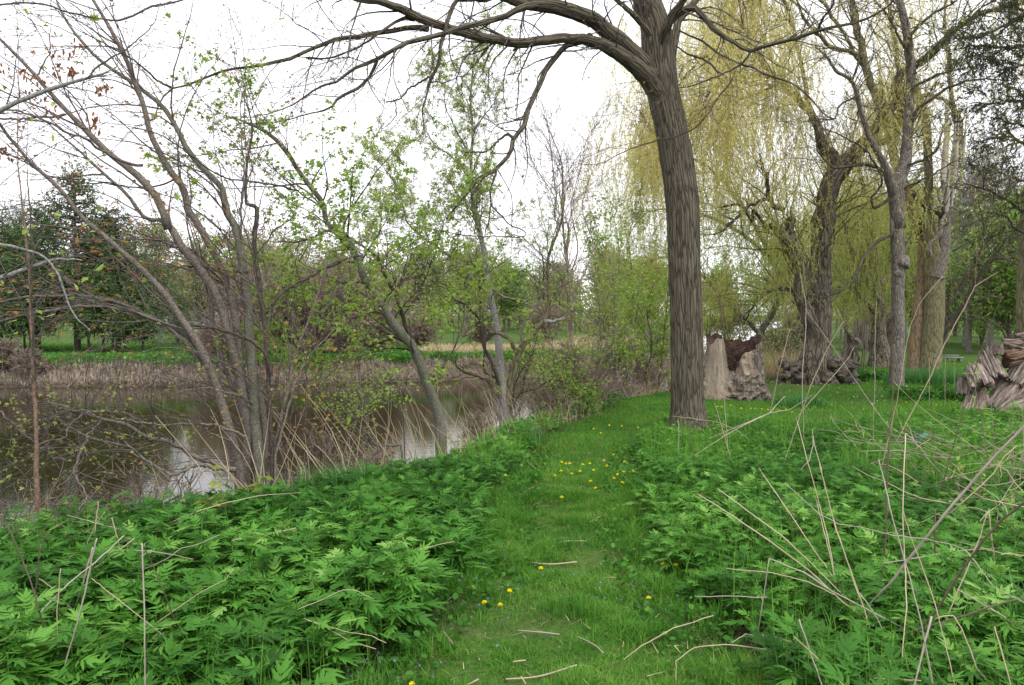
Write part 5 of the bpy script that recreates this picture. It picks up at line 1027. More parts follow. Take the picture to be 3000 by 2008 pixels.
# --- hollow stump ---------------------------------------------------------------------------------
def hollow_stump():
    r = RS(71); D = 14.6; c = W(2148, 1172, D)[:2]; t = thing('hollow_stump', (c[0], c[1], 0), 'wide hollow rotten stump, pale bare wood at left, dark cavity open in front', 'tree stump')
    na, nz = 260, 120; th = np.linspace(0, 2*math.pi, na+1)[:-1]; tz = np.linspace(0, 1, nz)
    ang = (th+math.pi/2) % (2*math.pi); ang = np.where(ang > math.pi, ang-2*math.pi, ang)      # 0 = towards the camera, + = right
    top = 1.16+.06*np.sin(th*3+1)+.07*fbm(np.stack([np.cos(th)*3, np.sin(th)*3, th*0], -1), 3)
    notch = np.exp(-((ang+.28)/.30)**4); top = top*(1-.55*notch)*(1-.30*np.clip((1.25-ang)/1.25, 0, 1)*(ang > -.05)*(1-notch))
    TH, TZ = np.meshgrid(th, tz); Zz = TZ*top[None, :]-.12*(1-TZ)
    rad = .475+.09*(1-TZ)**2.2+.04*np.cos(TH*2+.6)
    d = np.stack([np.cos(TH), np.sin(TH)*.85, TH*0], -1); P = d*rad[..., None]; P[..., 2] = Zz
    left = np.exp(-((ang+1.0)/.55)**4)[None, :]
    bz = 1-np.abs(fbm((P+A([0, 0, 3]))*7., 2)); bz2 = 1-np.abs(fbm((P+A([5, 0, 3]))*17., 2)); rad2 = rad*(1+(1-left)*((.20*bz**2+.10*bz2**2)*np.exp(-np.maximum(Zz-.1, 0)/.5)-.06+.06*fbm(P*A([16, 16, 4.]), 3))+left*.018*fbm(P*A([14, 14, 3.]), 3)+.10*left*(1-TZ)**1.5)
    P = d*rad2[..., None]; P[..., 2] = Zz; P = P+A([c[0], c[1], 0])
    i = (np.arange(nz-1)*na)[:, None]; a = np.arange(na)[None]; b = (a+1) % na; Fq = np.stack([i+a, i+b, i+na+b, i+na+a], -1).reshape(-1, 4)
    wood = np.clip(left*1.1+.55*fbm(P*A([7, 7, 2.5]), 3)*(left > .05), 0, 1)
    m, n, bb, o = mk('stump_bark_and_wood'); tc = n.nodes.new('ShaderNodeTexCoord').outputs['Object']
    n1 = noise(n, mapping(n, tc, (1, 1, .35)), 24., 6, .7, .4); n2 = noise(n, mapping(n, tc, (1, 1, .3)), 13., 5, .75, .8)
    bark = ramp(n, n1, [(.34, (.03, .024, .02)), (.5, (.15, .12, .095)), (.68, (.31, .265, .215))])
    wd = ramp(n, n2, [(.3, (.16, .09, .05)), (.45, (.30, .23, .17)), (.65, (.44, .38, .31))])
    n.links.new(mixc(n, attr(n, 'wood').outputs['Fac'], bark, wd), bb.inputs['Base Color']); bb.inputs['Roughness'].default_value = .95; bump(n, bb, n1, .9, .03)
    mb = MB(); mb.add(P, Fq, wood=np.clip(wood+.9*np.exp(-((ang-.30)/.24)**4)[None]*sm(Zz, .42, .55)*(1-.0*TZ), 0, 1)); mb.build('bark_shell', m, t, smooth=True)
    # inner wall and rim
    inn = []; 
    for k in range(26):
        q = k/25; rr = rad2[-1]*(1-.16*min(1, q*4)-.08*q); z = top-q*1.0*top+.05*(q < .04); zz = np.maximum(top-q*1.05, .15+.02*np.sin(th*5))
        pp = np.stack([np.cos(th)*rr, np.sin(th)*.85*rr, zz], -1); pp[:, :2] *= (1-.10*np.abs(fbm(pp*A([9, 9, 5.]), 3))*(k > 1))[:, None]; inn.append(pp)
    inn = np.stack(inn)+A([c[0], c[1], 0]); i = (np.arange(25)*na)[:, None]
    m, n, bb, o = mk('rotten_heartwood'); tc = n.nodes.new('ShaderNodeTexCoord').outputs['Object']; n1 = noise(n, tc, 14., 6, .75, 1.)
    n.links.new(ramp(n, n1, [(.32, (.010, .006, .005)), (.52, (.055, .030, .02)), (.74, (.20, .12, .075))]), bb.inputs['Base Color']); bb.inputs['Roughness'].default_value = 1; bump(n, bb, n1, 1., .05)
    M['rot'] = m
    mb = MB(); mb.add(inn, [np.stack([i+a, i+na+a, i+na+b, i+b], -1).reshape(-1, 4), (25*na+np.arange(na))[None]]); mb.build('hollow_heart', m, t, smooth=True)
    # buttress on the right, behind
    mb = MB(); P_, R_ = limb(T('d1', (880, 860, 130), (880, 700, 130), (860, 560, 110), (830, 420, 70), (810, 330, 30)), 14.7, 14.6, 24); P_[0, 2] = -.1; tubes(mb, P_, R_*.85, 30, rough=burl(.2, 8., .1, .8, .5)); mb.build('buttress', M['burl'], t, smooth=True)
    # shoots growing from the top
    mb = MB()
    for k in range(11):
        p = A([c[0]+r.uniform(-.4, .35), c[1]+.3, 1.1]); e = p+A([r.normal(-.1, .35), r.normal(0, .2), r.uniform(.5, 1.0)]); tubes(mb, A([p, p*.5+e*.5+A([r.normal(0, .04), 0, .05]), e]), A([.009, .007, .003]), 5)
    mb.build('shoots', M['orange'], t)
hollow_stump()

# --- heap of rotten wood at the right edge --------------------------------------------------------
def wood_heap():
    r = RS(72); D = 12.0; c = W(2950, 1215, D); t = thing('rotten_log_heap', (c[0], c[1], 0), 'jagged heap of split rotten log pieces, pinkish grey and rusty, at the right edge', 'logs')
    m, n, b, o = mk('split_rotten_wood'); bk = attr(n, 'bk').outputs['Vector']
    n1 = noise(n, mapping(n, bk, (1, 1, .10)), 34., 5, .7, .3); n2 = noise(n, bk, 6., 4, .7)
    c1 = ramp(n, n1, [(.34, (.045, .028, .022)), (.5, (.24, .19, .16)), (.68, (.52, .45, .40))]); rust = ramp(n, n1, [(.3, (.045, .024, .016)), (.7, (.30, .17, .10))])
    n.links.new(mixc(n, attr(n, 'var').outputs['Fac'], c1, rust), b.inputs['Base Color']); b.inputs['Roughness'].default_value = .95; bump(n, b, n1, 1., .03)
    def chunk(p0, p1, w0, w1, th, rust=0., seed=0, rag=.10, name='log_piece'):
        # a slab split from a trunk: half-ring cross-section swept along the grain with jagged ends
        rg = RS(seed+300); p0 = A(p0); p1 = A(p1); ax = nrm(p1-p0); sd = nrm(np.cross(ax, A([.1, 1, .1]))); fr = np.cross(sd, ax)
        na, nz = 84, 22; u = np.linspace(0, 2*math.pi, na+1)[:-1]
        # flattened arc profile (curved plank)
        ca = np.cos(u); sa = np.sin(u); X = np.sign(ca)*np.abs(ca)**.85; th = min(.95, th*1.5); Yp = np.sign(sa)*np.abs(sa)**.8*th-.45*(1-X**2)*(-1)
        rows = []; vr = []
        L = np.linalg.norm(p1-p0)
        jag0 = 1.6*rag*L*fbm(np.stack([X*5, Yp*5, X*0+seed], -1)*2., 3); jag1 = rag*L*2.2*fbm(np.stack([X*5, Yp*5, X*0+seed+9], -1)*2., 3)
        bkk = []
        for k in range(nz):
            q = k/(nz-1); wk = w0+(w1-w0)*q; s = (q*L)+jag0*(1-q)+jag1*q
            pt = p0+ax*s[:, None]+sd*(X*wk)[:, None]+fr*(-Yp*wk)[:, None]
            gr = np.abs(fbm(np.stack([X*5+seed, Yp*5, s*1.2], -1), 3)); gr2 = np.abs(fbm(np.stack([X*15+seed, Yp*15, s*2.], -1), 2))
            rad_ = nrm(sd*(X*wk)[:, None]+fr*(-Yp*wk)[:, None]); pt = pt-rad_*(wk*(.42*gr+.16*gr2))[:, None]+.02*fbm(pt*4., 2)[:, None]*fr
            rows.append(pt); bkk.append(np.stack([X*wk*1.1, Yp*wk*1.1, s*np.ones(na)], -1)+seed*1.7)
            vr.append(np.clip(rust+.5*sm(-sa, .1, .5)*(rust > 0)+.25*fbm(pt*5., 2), 0, 1))
        V = np.stack(rows); i = (np.arange(nz-1)*na)[:, None]; a = np.arange(na)[None]; bb = (a+1) % na
        ce0 = V[0].mean(0); ce1 = V[-1].mean(0)+ax*0; nV = nz*na
        mb = MB(); mb.add(np.concatenate([V.reshape(-1, 3), ce0[None], ce1[None]]), [np.stack([i+a, i+bb, i+na+bb, i+na+a], -1).reshape(-1, 4),
             np.stack([np.full(na, nV), bb[0], a[0]], -1), np.stack([np.full(na, nV+1), (nz-1)*na+a[0], (nz-1)*na+bb[0]], -1)],
             bk=np.concatenate([np.concatenate(bkk), np.zeros((2, 3))]), var=np.concatenate([np.concatenate(vr), [min(1, rust+.5), min(1, rust+.5)]]))
        mb.build(name, m, t)
    q = lambda u, v, d: W(2650+u/3.92, 900+v/3.92, d)
    chunk(q(760, 1260, 11.8), q(840, 1000, 12.0), .22, .17, .30, .12, 1, .12)
    chunk(q(700, 1250, 11.9), q(560, 1290, 11.6), .10, .03, .4, 0, 11, .2)
    chunk(q(700, 990, 12.1), q(700, 820, 12.1), .14, .12, .55, .0, 2, .12)
    chunk(q(900, 920, 11.7), q(790, 700, 12.0), .19, .16, .30, .15, 3, .10)
    chunk(q(1060, 820, 11.9), q(930, 540, 12.1), .17, .13, .35, .0, 4, .12)
    chunk(q(900, 780, 12.2), q(960, 640, 12.2), .16, .12, .5, .8, 14, .1)
    chunk(q(1040, 540, 12.0), q(1045, 425, 12.0), .10, .09, .6, .0, 5, .08)
    chunk(q(1130, 600, 12.0), q(1420, 520, 12.1), .15, .19, .5, .85, 6, .06)
    chunk(q(1120, 400, 12.1), q(1330, 450, 12.0), .06, .10, .5, .1, 7, .08)
    chunk(q(1280, 350, 12.3), q(1640, 300, 12.2), .06, .09, .6, .4, 8, .12)
    chunk(q(1240, 860, 12.0), q(1380, 640, 12.0), .15, .17, .4, .1, 9, .10)
    chunk(q(980, 1180, 12.0), q(1240, 900, 12.1), .17, .20, .5, .1, 10, .12)
    chunk(q(1060, 1240, 11.9), q(1420, 1100, 12.0), .14, .18, .6, .1, 12, .14)
    chunk(q(1250, 1150, 12.2), q(1700, 500, 12.4), .26, .30, .7, .2, 13, .06)
    chunk(q(1300, 1230, 11.7), q(1750, 1180, 11.6), .14, .2, .6, .05, 15, .1)
    chunk(q(1160, 760, 12.3), q(1200, 1000, 12.3), .2, .2, .6, .9, 16, .1)
wood_heap()

# --- dark cedar boughs hanging in from the right -----------------------------------------------------
r = RS(67); bs = W(3030, 1180, 13.2)
t = Tree('red_cedar', (bs[0], bs[1], 0.), 'dark evergreen cedar with drooping shaggy boughs hanging in from the upper right edge', 'tree')
P, R = limb([(3030, 1240, 72), (3012, 960, 62), (3008, 700, 50), (3030, 400, 44), (3040, 0, 36), (3050, -400, 20), (3060, -700, 8)], 13.4, 13.0, 40, r, .01); P[0, 2] = -.2
t.part('trunk', P, R, 'olive', 14, amp=.08)
bo = [
 (T('c5', (2480, 60, 26), (2343, 90, 22), (2200, 190, 18), (2050, 240, 14), (1930, 245, 9), (1840, 215, 4)), 12.8, 11.6),
 (T('c5', (2480, 260, 24), (2343, 290, 20), (2200, 300, 16), (2050, 280, 12), (1900, 320, 7), (1780, 310, 3)), 12.8, 11.4),
 (T('c5', (2480, 380, 20), (2343, 400, 16), (2230, 420, 12), (2130, 460, 6)), 12.9, 12.0),
 (T('c5', (2480, 640, 24), (2343, 640, 20), (2200, 650, 15), (2080, 650, 10), (1980, 640, 4)), 12.9, 11.8),
 (T('c5', (2480, 780, 20), (2343, 760, 18), (2220, 740, 13), (2120, 730, 5)), 12.9, 12.2),
 (T('c5', (2480, 980, 20), (2343, 900, 18), (2200, 860, 12), (2090, 870, 8), (2020, 900, 4)), 12.9, 11.9),
 (T('c5', (2480, 1160, 18), (2343, 1140, 14), (2200, 1130, 10), (2080, 1160, 5)), 12.9, 12.1),
 (T('c5', (2480, 1340, 20), (2343, 1330, 16), (2200, 1240, 14), (2080, 1180, 12), (1990, 1150, 9), (1925, 1148, 5)), 12.9, 12.2),
 (T('c5', (2480, -120, 26), (2343, -60, 20), (2200, -20, 16), (2080, 60, 9), (2000, 120, 4)), 12.8, 11.6),
 (T('c6', (2280, 120, 16), (2156, 150, 14), (2060, 60, 10), (1980, 40, 5)), 13.0, 12.4),
]
for tr, a, b2 in bo:
    P, R = limb(tr, a, b2, 28, r, .012); t.part('bough', P, R, 'dark', 7, amp=.08); t.L.append(P); t.R.append(R)
lv = twigs(t, r, [dict(M=170, n=7, L=.95, ang=(.4, 1.1), wig=.14, curve=-.10, rr=.5, rmax=.01, rtip=.003, t0=.1, fall=.2), dict(M=900, n=5, L=.38, ang=(.4, 1.), wig=.16, curve=-.05, rr=.6, rtip=.002)], 'dark')
N = 10500; p, d = onpoly(r, join(lv[0], lv[1])[0], N, .15, 1., .02); mb = MB()
keepd = (fbm(p*2.2, 2) > -.75); p, d = p[keepd], d[keepd]; N = len(p)
v = np.clip(.35+.5*fbm(p*1.3, 2)+r.normal(0, .15, N)-.12*(p[:, 0]-6), 0, 1)
place(mb, A([[0, 0, 0], [.5, .09, .01], [1, 0, 0], [.5, -.09, .01]]), [np.array([[0, 1, 2, 3]])], p, rotm(r, N, nrm(d*.7+r.normal(0, .5, (N, 3))+A([0, 0, -.2]))), r.uniform(.05, .12, N), v)
mb.build('foliage', M['cedar'], t.o)

# ------------------------------------------------------------------ background trees
def bgtree(seed, x, y, h, spread0, lab, leafmat, nl, lsz, bark='far', name='background_tree', cat='tree', group=None, lean=0., stems=1, low=.15, tone=(.45, .22), tpl=RH, tw=60, twl=1., tr=.012, upb=.5, bleaf=.3, rad=None, tmn=(.25, .9)):
    spread = spread0*(1.75 if name == 'background_tree' else 1.1); r = RS(seed); z = float(H(x, y)); t = Tree(name, (x, y, z), lab, cat, group)
    if name == 'background_tree': nl = int(nl*2.2); lsz *= 1.25; tr *= 2.2*y/50
    rad = rad or h*.018
    for i in range(stems):
        tx = r.normal(0, .12)*h*(stems > 1)+lean*h; ty = r.normal(0, .05)*h
        ks = np.linspace(0, 1, 12); P = np.stack([x+tx*ks**1.3+.02*h*np.cumsum(r.normal(0, .35, 12))*ks, y+ty*ks, z-.2+(h*r.uniform(.85, 1) if i else h)*.94*ks], 1); R = rad*(1-.93*ks**.8)
        P, R = resample(P, R, 28); t.part('trunk' if stems == 1 else 'stem', P, R, bark, 8, amp=.1); t.L.append(P); t.R.append(R)
    lv = twigs(t, r, [dict(M=tw, n=8, L=spread, ang=(.45, 1.0), up=upb, wig=.12, curve=.0, rr=.45, rmax=rad*.5, rtip=tr*.5, t0=low, t1=.97, fall=.65, sides=4),
                      dict(M=tw*6, n=5, L=spread*.4*twl, ang=(.4, 1.), up=.2, wig=.16, rr=.6, rtip=tr*.4, t0=.15),
                      dict(M=tw*16, n=3, L=spread*.18*twl, ang=(.4, 1.), up=.1, wig=.16, rr=.6, rtip=tr*.35, t0=.1)], bark if bark != 'greytree' else 'fargrey')
    if nl: leaves(t, r, join(lv[1], lv[2])[0], nl, tpl, lsz, leafmat, t0=bleaf, tilt=.8, tone=tone, jit=lsz*.7)
    return t
def at(px, D): return (float(W(px, 922, D)[0]), D)

# conifers on the far lawn
def conifer(seed, px, D, h, wid, lab, low=.16, nl=15000, dens=1., tone=.35, trunks=1):
    r = RS(seed); x, y = at(px, D); z = float(H(x, y)); t = Tree('conifer', (x, y, z), lab, 'conifer', 'conifers on the far bank')
    for q in range(trunks):
        dx = r.uniform(-.35, .35)*wid*(trunks > 1)
        P = A([[x+dx, y, z-.2], [x+dx, y, z+h*.5], [x+dx*.2, y, z+h*.97]]); P, R = resample(P, A([h*.02, h*.012, .02]), 28); t.part('trunk', P, R, 'dark', 8); t.L.append(P); t.R.append(R)
    n_ = int(230*dens); u = r.uniform(low, 1, n_)**1.0; az = r.uniform(0, 6.28, n_); prof = (np.minimum(1, (1-u)*1.5+.08)*(.75+.25*np.minimum(1, (u-low)*6)))*wid*(.85+.25*fbm(np.stack([u*6, az, u*0+seed], -1), 2))
    k = 7; s = np.linspace(0, 1, k); dr = np.stack([np.cos(az), np.sin(az)], 1)
    P = np.zeros((n_, k, 3)); P[:, :, 0] = x+dr[:, :1]*prof[:, None]*s; P[:, :, 1] = y+dr[:, 1:]*prof[:, None]*s; P[:, :, 2] = z+(u*h)[:, None]+prof[:, None]*(.15*s-.25*s**2)+.25*s[None]*u[:, None]*prof[:, None]
    P += r.normal(0, .04, P.shape)*s[None, :, None]
    mb = MB(); tubes(mb, P, np.tile(np.linspace(.035, .008, k), (n_, 1)), 3); mb.build('branches', M['dark'], t.o)
    lv2 = spawn(r, P, np.full(P.shape[:2], .01), n_*7, 4, wid*.32, ang=(.4, 1.), wig=.1, curve=-.05, t0=.2, fall=.5)
    p, d = onpoly(r, join((P, np.full(P.shape[:2], .01)), lv2)[0], nl, .25, 1., .05)
    v = np.clip(tone+.35*fbm(p*.8, 2)+r.normal(0, .14, nl), 0, 1)
    mb = MB(); place(mb, A([[0, 0, 0], [.5, .16, .02], [1, 0, -.05], [.5, -.16, .02]]), [np.array([[0, 1, 2, 3]])], p, rotm(r, nl, nrm(d+r.normal(0, .4, (nl, 3))), A([0, 0, 1.]), .6), r.uniform(.12, .26, nl), v); mb.build('foliage', M['needle'], t.o)
conifer(101, 225, 38, 8.6, 3.3, 'tallest pointed conifer in the dark clump on the far bank at left', .22, 17000)
conifer(102, 345, 39, 7.0, 3.1, 'rounded conifer at the right side of the dark clump, over the far lawn', .20, 14000, tone=.4)
conifer(103, 110, 40, 7.2, 3.2, 'dense conifer between the left frame edge and the tallest pointed conifer', .2, 14000)
conifer(104, 0, 38, 6.6, 3.0, 'conifer cut by the left frame edge on the far bank', .16, 12000, tone=.45)
conifer(105, 290, 36, 3.6, 1.7, 'low spreading multi-trunk evergreen in front of the dark conifers, beside the lawn', .28, 9000, tone=.45, trunks=3)
conifer(106, 390, 35.5, 3.0, 1.2, 'small dark evergreen at the right foot of the conifer clump', .25, 6000, tone=.35, trunks=2)
conifer(107, -140, 40, 8.0, 2.6, 'tall conifer just outside the left frame edge', .15, 10000)
conifer(108, 60, 36, 3.2, 1.6, 'low evergreen with bare trunks near the left frame edge', .3, 7000, tone=.4, trunks=3)

BT = [  # px, D, h, spread, leafmat, nl, lsz, bark, label, extras
 (470, 50, 7.0, 2.2, 'farleaf', 2600, .16, 'fargrey', 'pale spring tree with sparse yellow-green leaves right of the conifer clump', {}),
 (590, 54, 6.6, 2.2, 'farleaf', 2600, .17, 'fargrey', 'pale leafing tree beyond the far lawn, behind the leaning maple stems', {}),
 (690, 46, 6.3, 2.4, 'farbrown', 2400, .15, 'redtwig', 'brownish budding tree on the far bank behind the maple stems', dict(stems=3, low=.1)),
 (790, 43, 5.6, 2.4, 'farleaf', 3200, .15, 'redtwig', 'bushy olive and brown tree on the far bank, left of the leaning leafy tree', dict(stems=4, low=.08)),
 (890, 41, 5.2, 2.2, 'farleaf', 2800, .15, 'redtwig', 'olive-brown bushy tree behind the leaning leafy tree', dict(stems=4, low=.08)),
 (990, 42, 5.4, 2.2, 'farleaf', 2800, .15, 'redtwig', 'dense twiggy far-bank tree right behind the upper trunk of the leaning leafy tree', dict(stems=4, low=.08)),
 (1100, 46, 5.2, 2.2, 'farleaf', 2400, .15, 'redtwig', 'twiggy far tree left of the forked bank tree', dict(stems=3, low=.1)),
 (1230, 60, 5.8, 2.6, 'farleaf', 2800, .18, 'fargrey', 'rounded pale far tree left of the forked bank tree trunk', {}),
 (1370, 75, 6.6, 3.4, 'farleaf', 4200, .22, 'fargrey', 'rounded yellow-green far tree across the field between the forks of the bank tree', dict(low=.12)),
 (1490, 80, 5.8, 3.0, 'fargreen', 3600, .22, 'fargrey', 'low green far tree right of the forked bank tree', dict(low=.12)),
 (1620, 70, 5.2, 2.6, 'farleaf', 3000, .2, 'fargrey', 'small hazy far tree behind the bare reddish tree', dict(low=.12)),
 (1780, 78, 7.0, 3.2, 'farleaf', 4200, .22, 'fargrey', 'rounded pale green far tree left of the yellow willow curtain', dict(low=.12)),
 (1900, 66, 5.6, 2.8, 'fargreen', 3600, .2, 'fargrey', 'green far tree just left of the big grey trunk', dict(low=.1)),
 (2120, 60, 6.0, 3.0, 'fargreen', 3600, .2, 'fargrey', 'green far tree behind the willow curtain and the hollow stump', dict(low=.1)),
 (2300, 55, 6.5, 3.0, 'fargreen', 3600, .2, 'fargrey', 'green far tree behind the massive willow', dict(low=.1)),
 (2480, 46, 7.5, 3.2, 'fargreen', 4600, .18, 'far', 'leafy green tree filling the gap between the massive willow and the grey tree', dict(low=.1)),
 (2590, 40, 7.0, 2.8, 'fargreen', 4200, .16, 'far', 'leafy green tree behind the slim grey tree', dict(low=.1)),
 (2830, 38, 9.0, 2.6, None, 0, .1, 'fargrey', 'bare grey twiggy tree right of the twin-trunk tree', dict(tw=90, upb=.9)),
 (2770, 44, 8.0, 2.6, 'farleaf', 2400, .15, 'fargrey', 'bare grey tree with a few yellow buds behind the twin-trunk tree', dict(tw=80, upb=.8)),
 (2900, 34, 8.5, 2.4, 'farbrown', 1200, .10, 'fargrey', 'tall grey tree with brown buds behind the log heap', dict(tw=80, upb=.8)),
 (2960, 30, 4.2, 2.6, 'fargreen', 7000, .15, 'far', 'bright green leafy bush-like tree behind the log heap', dict(stems=3, low=.05, tone=(.5, .25))),
 (2880, 40, 5.0, 2.8, 'fargreen', 6500, .16, 'far', 'green understorey tree behind the diagonal dark trunk', dict(stems=3, low=.05, tone=(.35, .25))),
 (3060, 34, 6.0, 3.0, 'fargreen', 6500, .16, 'far', 'large green leafy tree at the right edge behind the cedar', dict(stems=2, low=.05)),
 (2700, 50, 6.5, 3.2, 'fargreen', 5200, .2, 'far', 'deep green tree behind the foot of the twin-trunk tree', dict(low=.06)),
 (2800, 55, 5.5, 3.2, 'farleaf', 5200, .2, 'far', 'yellowish bush-like tree at the far edge of the right-hand lawn', dict(stems=3, low=.03)),
 (3150, 48, 10., 3.5, 'farleaf', 3200, .2, 'fargrey', 'tall pale tree rising behind the cedar at the right edge', {}),
 (2960, 52, 9.5, 3.0, 'farleaf', 3600, .18, 'fargrey', 'tall yellow-budding tree far behind the cedar boughs', dict(upb=.7)),
 (2650, 60, 11., 3.6, 'farleaf', 4800, .2, 'fargrey', 'tall yellow-leaved tree far behind the twin-trunk tree', {}),
 (330, 62, 7.5, 3.0, 'farleaf', 2400, .2, 'fargrey', 'pale bare-looking tree behind the right side of the conifers', {}),
 (40, 60, 9.5, 3.0, None, 0, .2, 'fargrey', 'bare grey tree rising behind the conifers at the left edge', dict(tw=90)),
]
for i, (px, D, h, sp, lm, nl, ls, bk, lb, ex) in enumerate(BT):
    x, y = at(px, D); ex = dict(ex); bgtree(200+i, x, y, h, sp, lb, lm, nl, ls, bk, group='trees in the background', **ex)
# slim trunks seen below the crowns on the right
x, y = at(2838, 32); P, R = limb(T('e1', (1055, 1520, 34), (1055, 1300, 30), (1058, 1000, 26), (1055, 800, 22), (1060, 600, 12)), 32, 32, 28)
t = Tree('slim_straight_tree', (P[0, 0], P[0, 1], 0), 'slim straight dim grey trunk between the twin-trunk tree and the log heap', 'tree'); P[0, 2] = -.2; t.part('trunk', P, R, 'greytree', 10, amp=.05); t.L.append(P); t.R.append(R)
twigs(t, RS(81), [dict(M=60, n=7, L=1.8, up=.6, wig=.12, rr=.4, rmax=.02, rtip=.005, t0=.5), dict(M=300, n=4, L=.8, up=.3, rr=.6, rtip=.004)], 'fargrey')
r = RS(82)
t = Tree('leaning_dark_tree', tuple(W(2740, 1000, 27)*A([1, 1, 0])), 'dark tree leaning diagonally to the right behind the twin-trunk tree', 'tree')
for tr, a, b2 in [(T('c6', (1640, 900, 44), (1680, 760, 40), (1720, 690, 36), (1790, 600, 32), (1860, 480, 28), (1920, 370, 24), (1985, 290, 16), (2050, 200, 8)), 27, 26), (T('e1', (1150, 960, 22), (1090, 900, 18), (1130, 840, 14), (1140, 700, 10), (1110, 560, 5)), 26.5, 26.5), (T('e1', (1190, 890, 16), (1250, 900, 14), (1370, 945, 8)), 26.5, 26), (T('e1', (900, 1340, 20), (930, 1200, 14), (1000, 1050, 10), (1080, 980, 6)), 26.8, 26.6)]:
    P, R = limb(tr, a, b2, 28, r, .01)
    if tr[0][2] > 20: P[0, 2] = -.2
    t.part('trunk' if len(t.L) == 0 else 'limb', P, R, 'dark', 9, amp=.08); t.L.append(P); t.R.append(R)
lv = twigs(t, r, [dict(M=120, n=8, L=1.8, up=.3, wig=.16, rr=.4, rmax=.02, rtip=.004, t0=.2, fall=.2), dict(M=500, n=5, L=.8, wig=.2, rr=.6, rtip=.003)], 'far')
leaves(t, r, lv[1][0], 1200, RH, .09, 'farbrown', tone=(.6, .3))

r = RS(390); tb = MB(); fb = MB(); n_ = 0
for k in range(210):
    px = r.uniform(-500, 3500); D = r.uniform(85, 135); x, y = at(px, D)
    if df(x, y) < 3 and dn(x, y) > -3: continue
    h = r.uniform(6, 10.5)*(1 if px < 1500 or px > 2000 else .8); z = float(H(x, y)); N = 420; d = nrm(r.normal(size=(N, 3)))*r.uniform(.35, 1, N)[:, None]**.6
    p = A([x, y, z+h*.47])+d*A([h*.45, h*.45, h*.50]); p += .6*fbm(p*.5, 2)[:, None]*nrm(d)
    place(fb, *RH, p, rotm(r, N), r.uniform(.35, .8, N), np.clip(r.normal(.45+.25*math.sin(k*1.7), .18, N), 0, 1))
    P = A([[x, y, z-.2], [x, y, z+h*.8]]); Q, R = spawn(r, P[None], np.array([[.2, .05]]), 26, 5, h*.5, ang=(.3, .8), up=.5, rr=.4, rtip=.03, t0=.2); tubes(fb, P, A([.22, .06]), 5, var=.0); tubes(fb, Q, R, 3, var=.0)
fb.at.pop('bk', None)
tag(fb.build('far_woodland', M['farleaf']), 'pale spring woodland closing the horizon', kind='stuff')
# reddish and brown thickets along the far water edge
TH = [(640, 30.5, 1.6, 'brown twiggy thicket on the far bank behind the maple stems'), (760, 32, 3.2, 'tall reddish thicket on the far bank between the maple and the leaning leafy tree'), (850, 32, 3.0, 'reddish-brown thicket right at the far water edge'), (930, 32.5, 3.4, 'dense brown thicket left of the leaning trunk'), (1020, 33, 3.0, 'brown thicket overhanging the water behind the leaning trunk'),
      (1110, 34, 2.6, 'brown thicket at the end of the dark far bank'), (80, 28.5, 1.0, 'low reddish shrub on the far bank at the left edge'), (10, 28.8, 1.1, 'low rusty shrub cut by the left frame edge'), (1230, 40, 1.8, 'low brown thicket across the field behind the forked tree'), (1420, 44, 2.0, 'low green-brown thicket across the field'), (1600, 46, 2.2, 'low thicket behind the reddish bare tree'), (1780, 44, 2.4, 'low thicket left of the big grey trunk'),
      (2170, 38, 2.2, 'thicket behind the hollow stump'), (2350, 36, 2.2, 'thicket behind the massive willow'), (2560, 34, 2.0, 'thicket behind the slim grey tree')]
for i, (px, D, h, lb) in enumerate(TH):
    x, y = at(px, D)
    bgtree(400+i, x, y, h, h*.75, lb, 'farleaf' if i % 2 else 'farbrown', 700, .10, 'redtwig', name='thicket', cat='thicket', group='thickets beyond the river', stems=9, low=.03, tw=170, tr=.024, upb=.3, rad=.03, tone=(.35, .25))
for i, (px, D, h, lb) in enumerate([(700, 33.5, 1.6, 'dark green bush on the far bank just right of the thick maple stems'), (960, 34, 1.8, 'dark green bush at the far water edge behind the leaning trunk'), (520, 45, 2.6, 'green bush at the right end of the far lawn')]):
    x, y = at(px, D); bgtree(450+i, x, y, h, h*.8, lb, 'fargreen', 3500, .11, 'far', name='bush', cat='bush', group='green bushes on the far bank', stems=6, low=.02, tw=60, upb=.3, rad=.03, tone=(.25, .2))

for i, (x, y, h, lb) in enumerate([(-3.9, 6.1, 1.5, 'wiry bare shrub at the near water edge, furthest left'), (-3.1, 6.6, 1.3, 'wiry shrub between the slender sapling and the leaning maple'), (-1.75, 7.4, 1.0, 'wiry bare shrub just right of the leaning maple stems'),
        (-1.45, 8.2, .9, 'low wiry shrub left of the leaning leafy trunk'), (-.45, 10.2, .8, 'wiry brown shrub between the leaning leafy trunk and the forked tree'), (.55, 12.2, 1.0, 'wiry brown shrub immediately right of the forked tree'),
        (1.2, 13.6, 1.5, 'wiry brown shrub left of the bare reddish tree'), (1.9, 15.4, 1.6, 'wiry brown shrub right of the bare reddish tree'), (2.9, 17.2, 1.7, 'wiry shrub at the water edge near the big grey trunk'), (4.9, 19.4, 1.5, 'wiry low shrub left behind the hollow stump')]):
    bgtree(470+i, x, y, h, h*.7, lb, 'boxelder', 260, .035, 'redtwig', name='wiry_shrub', cat='shrub', group='wiry shrubs on the near bank', stems=6, low=.05, tw=36, tr=.006+.0004*y, upb=.35, rad=.012, tone=(.5, .2))
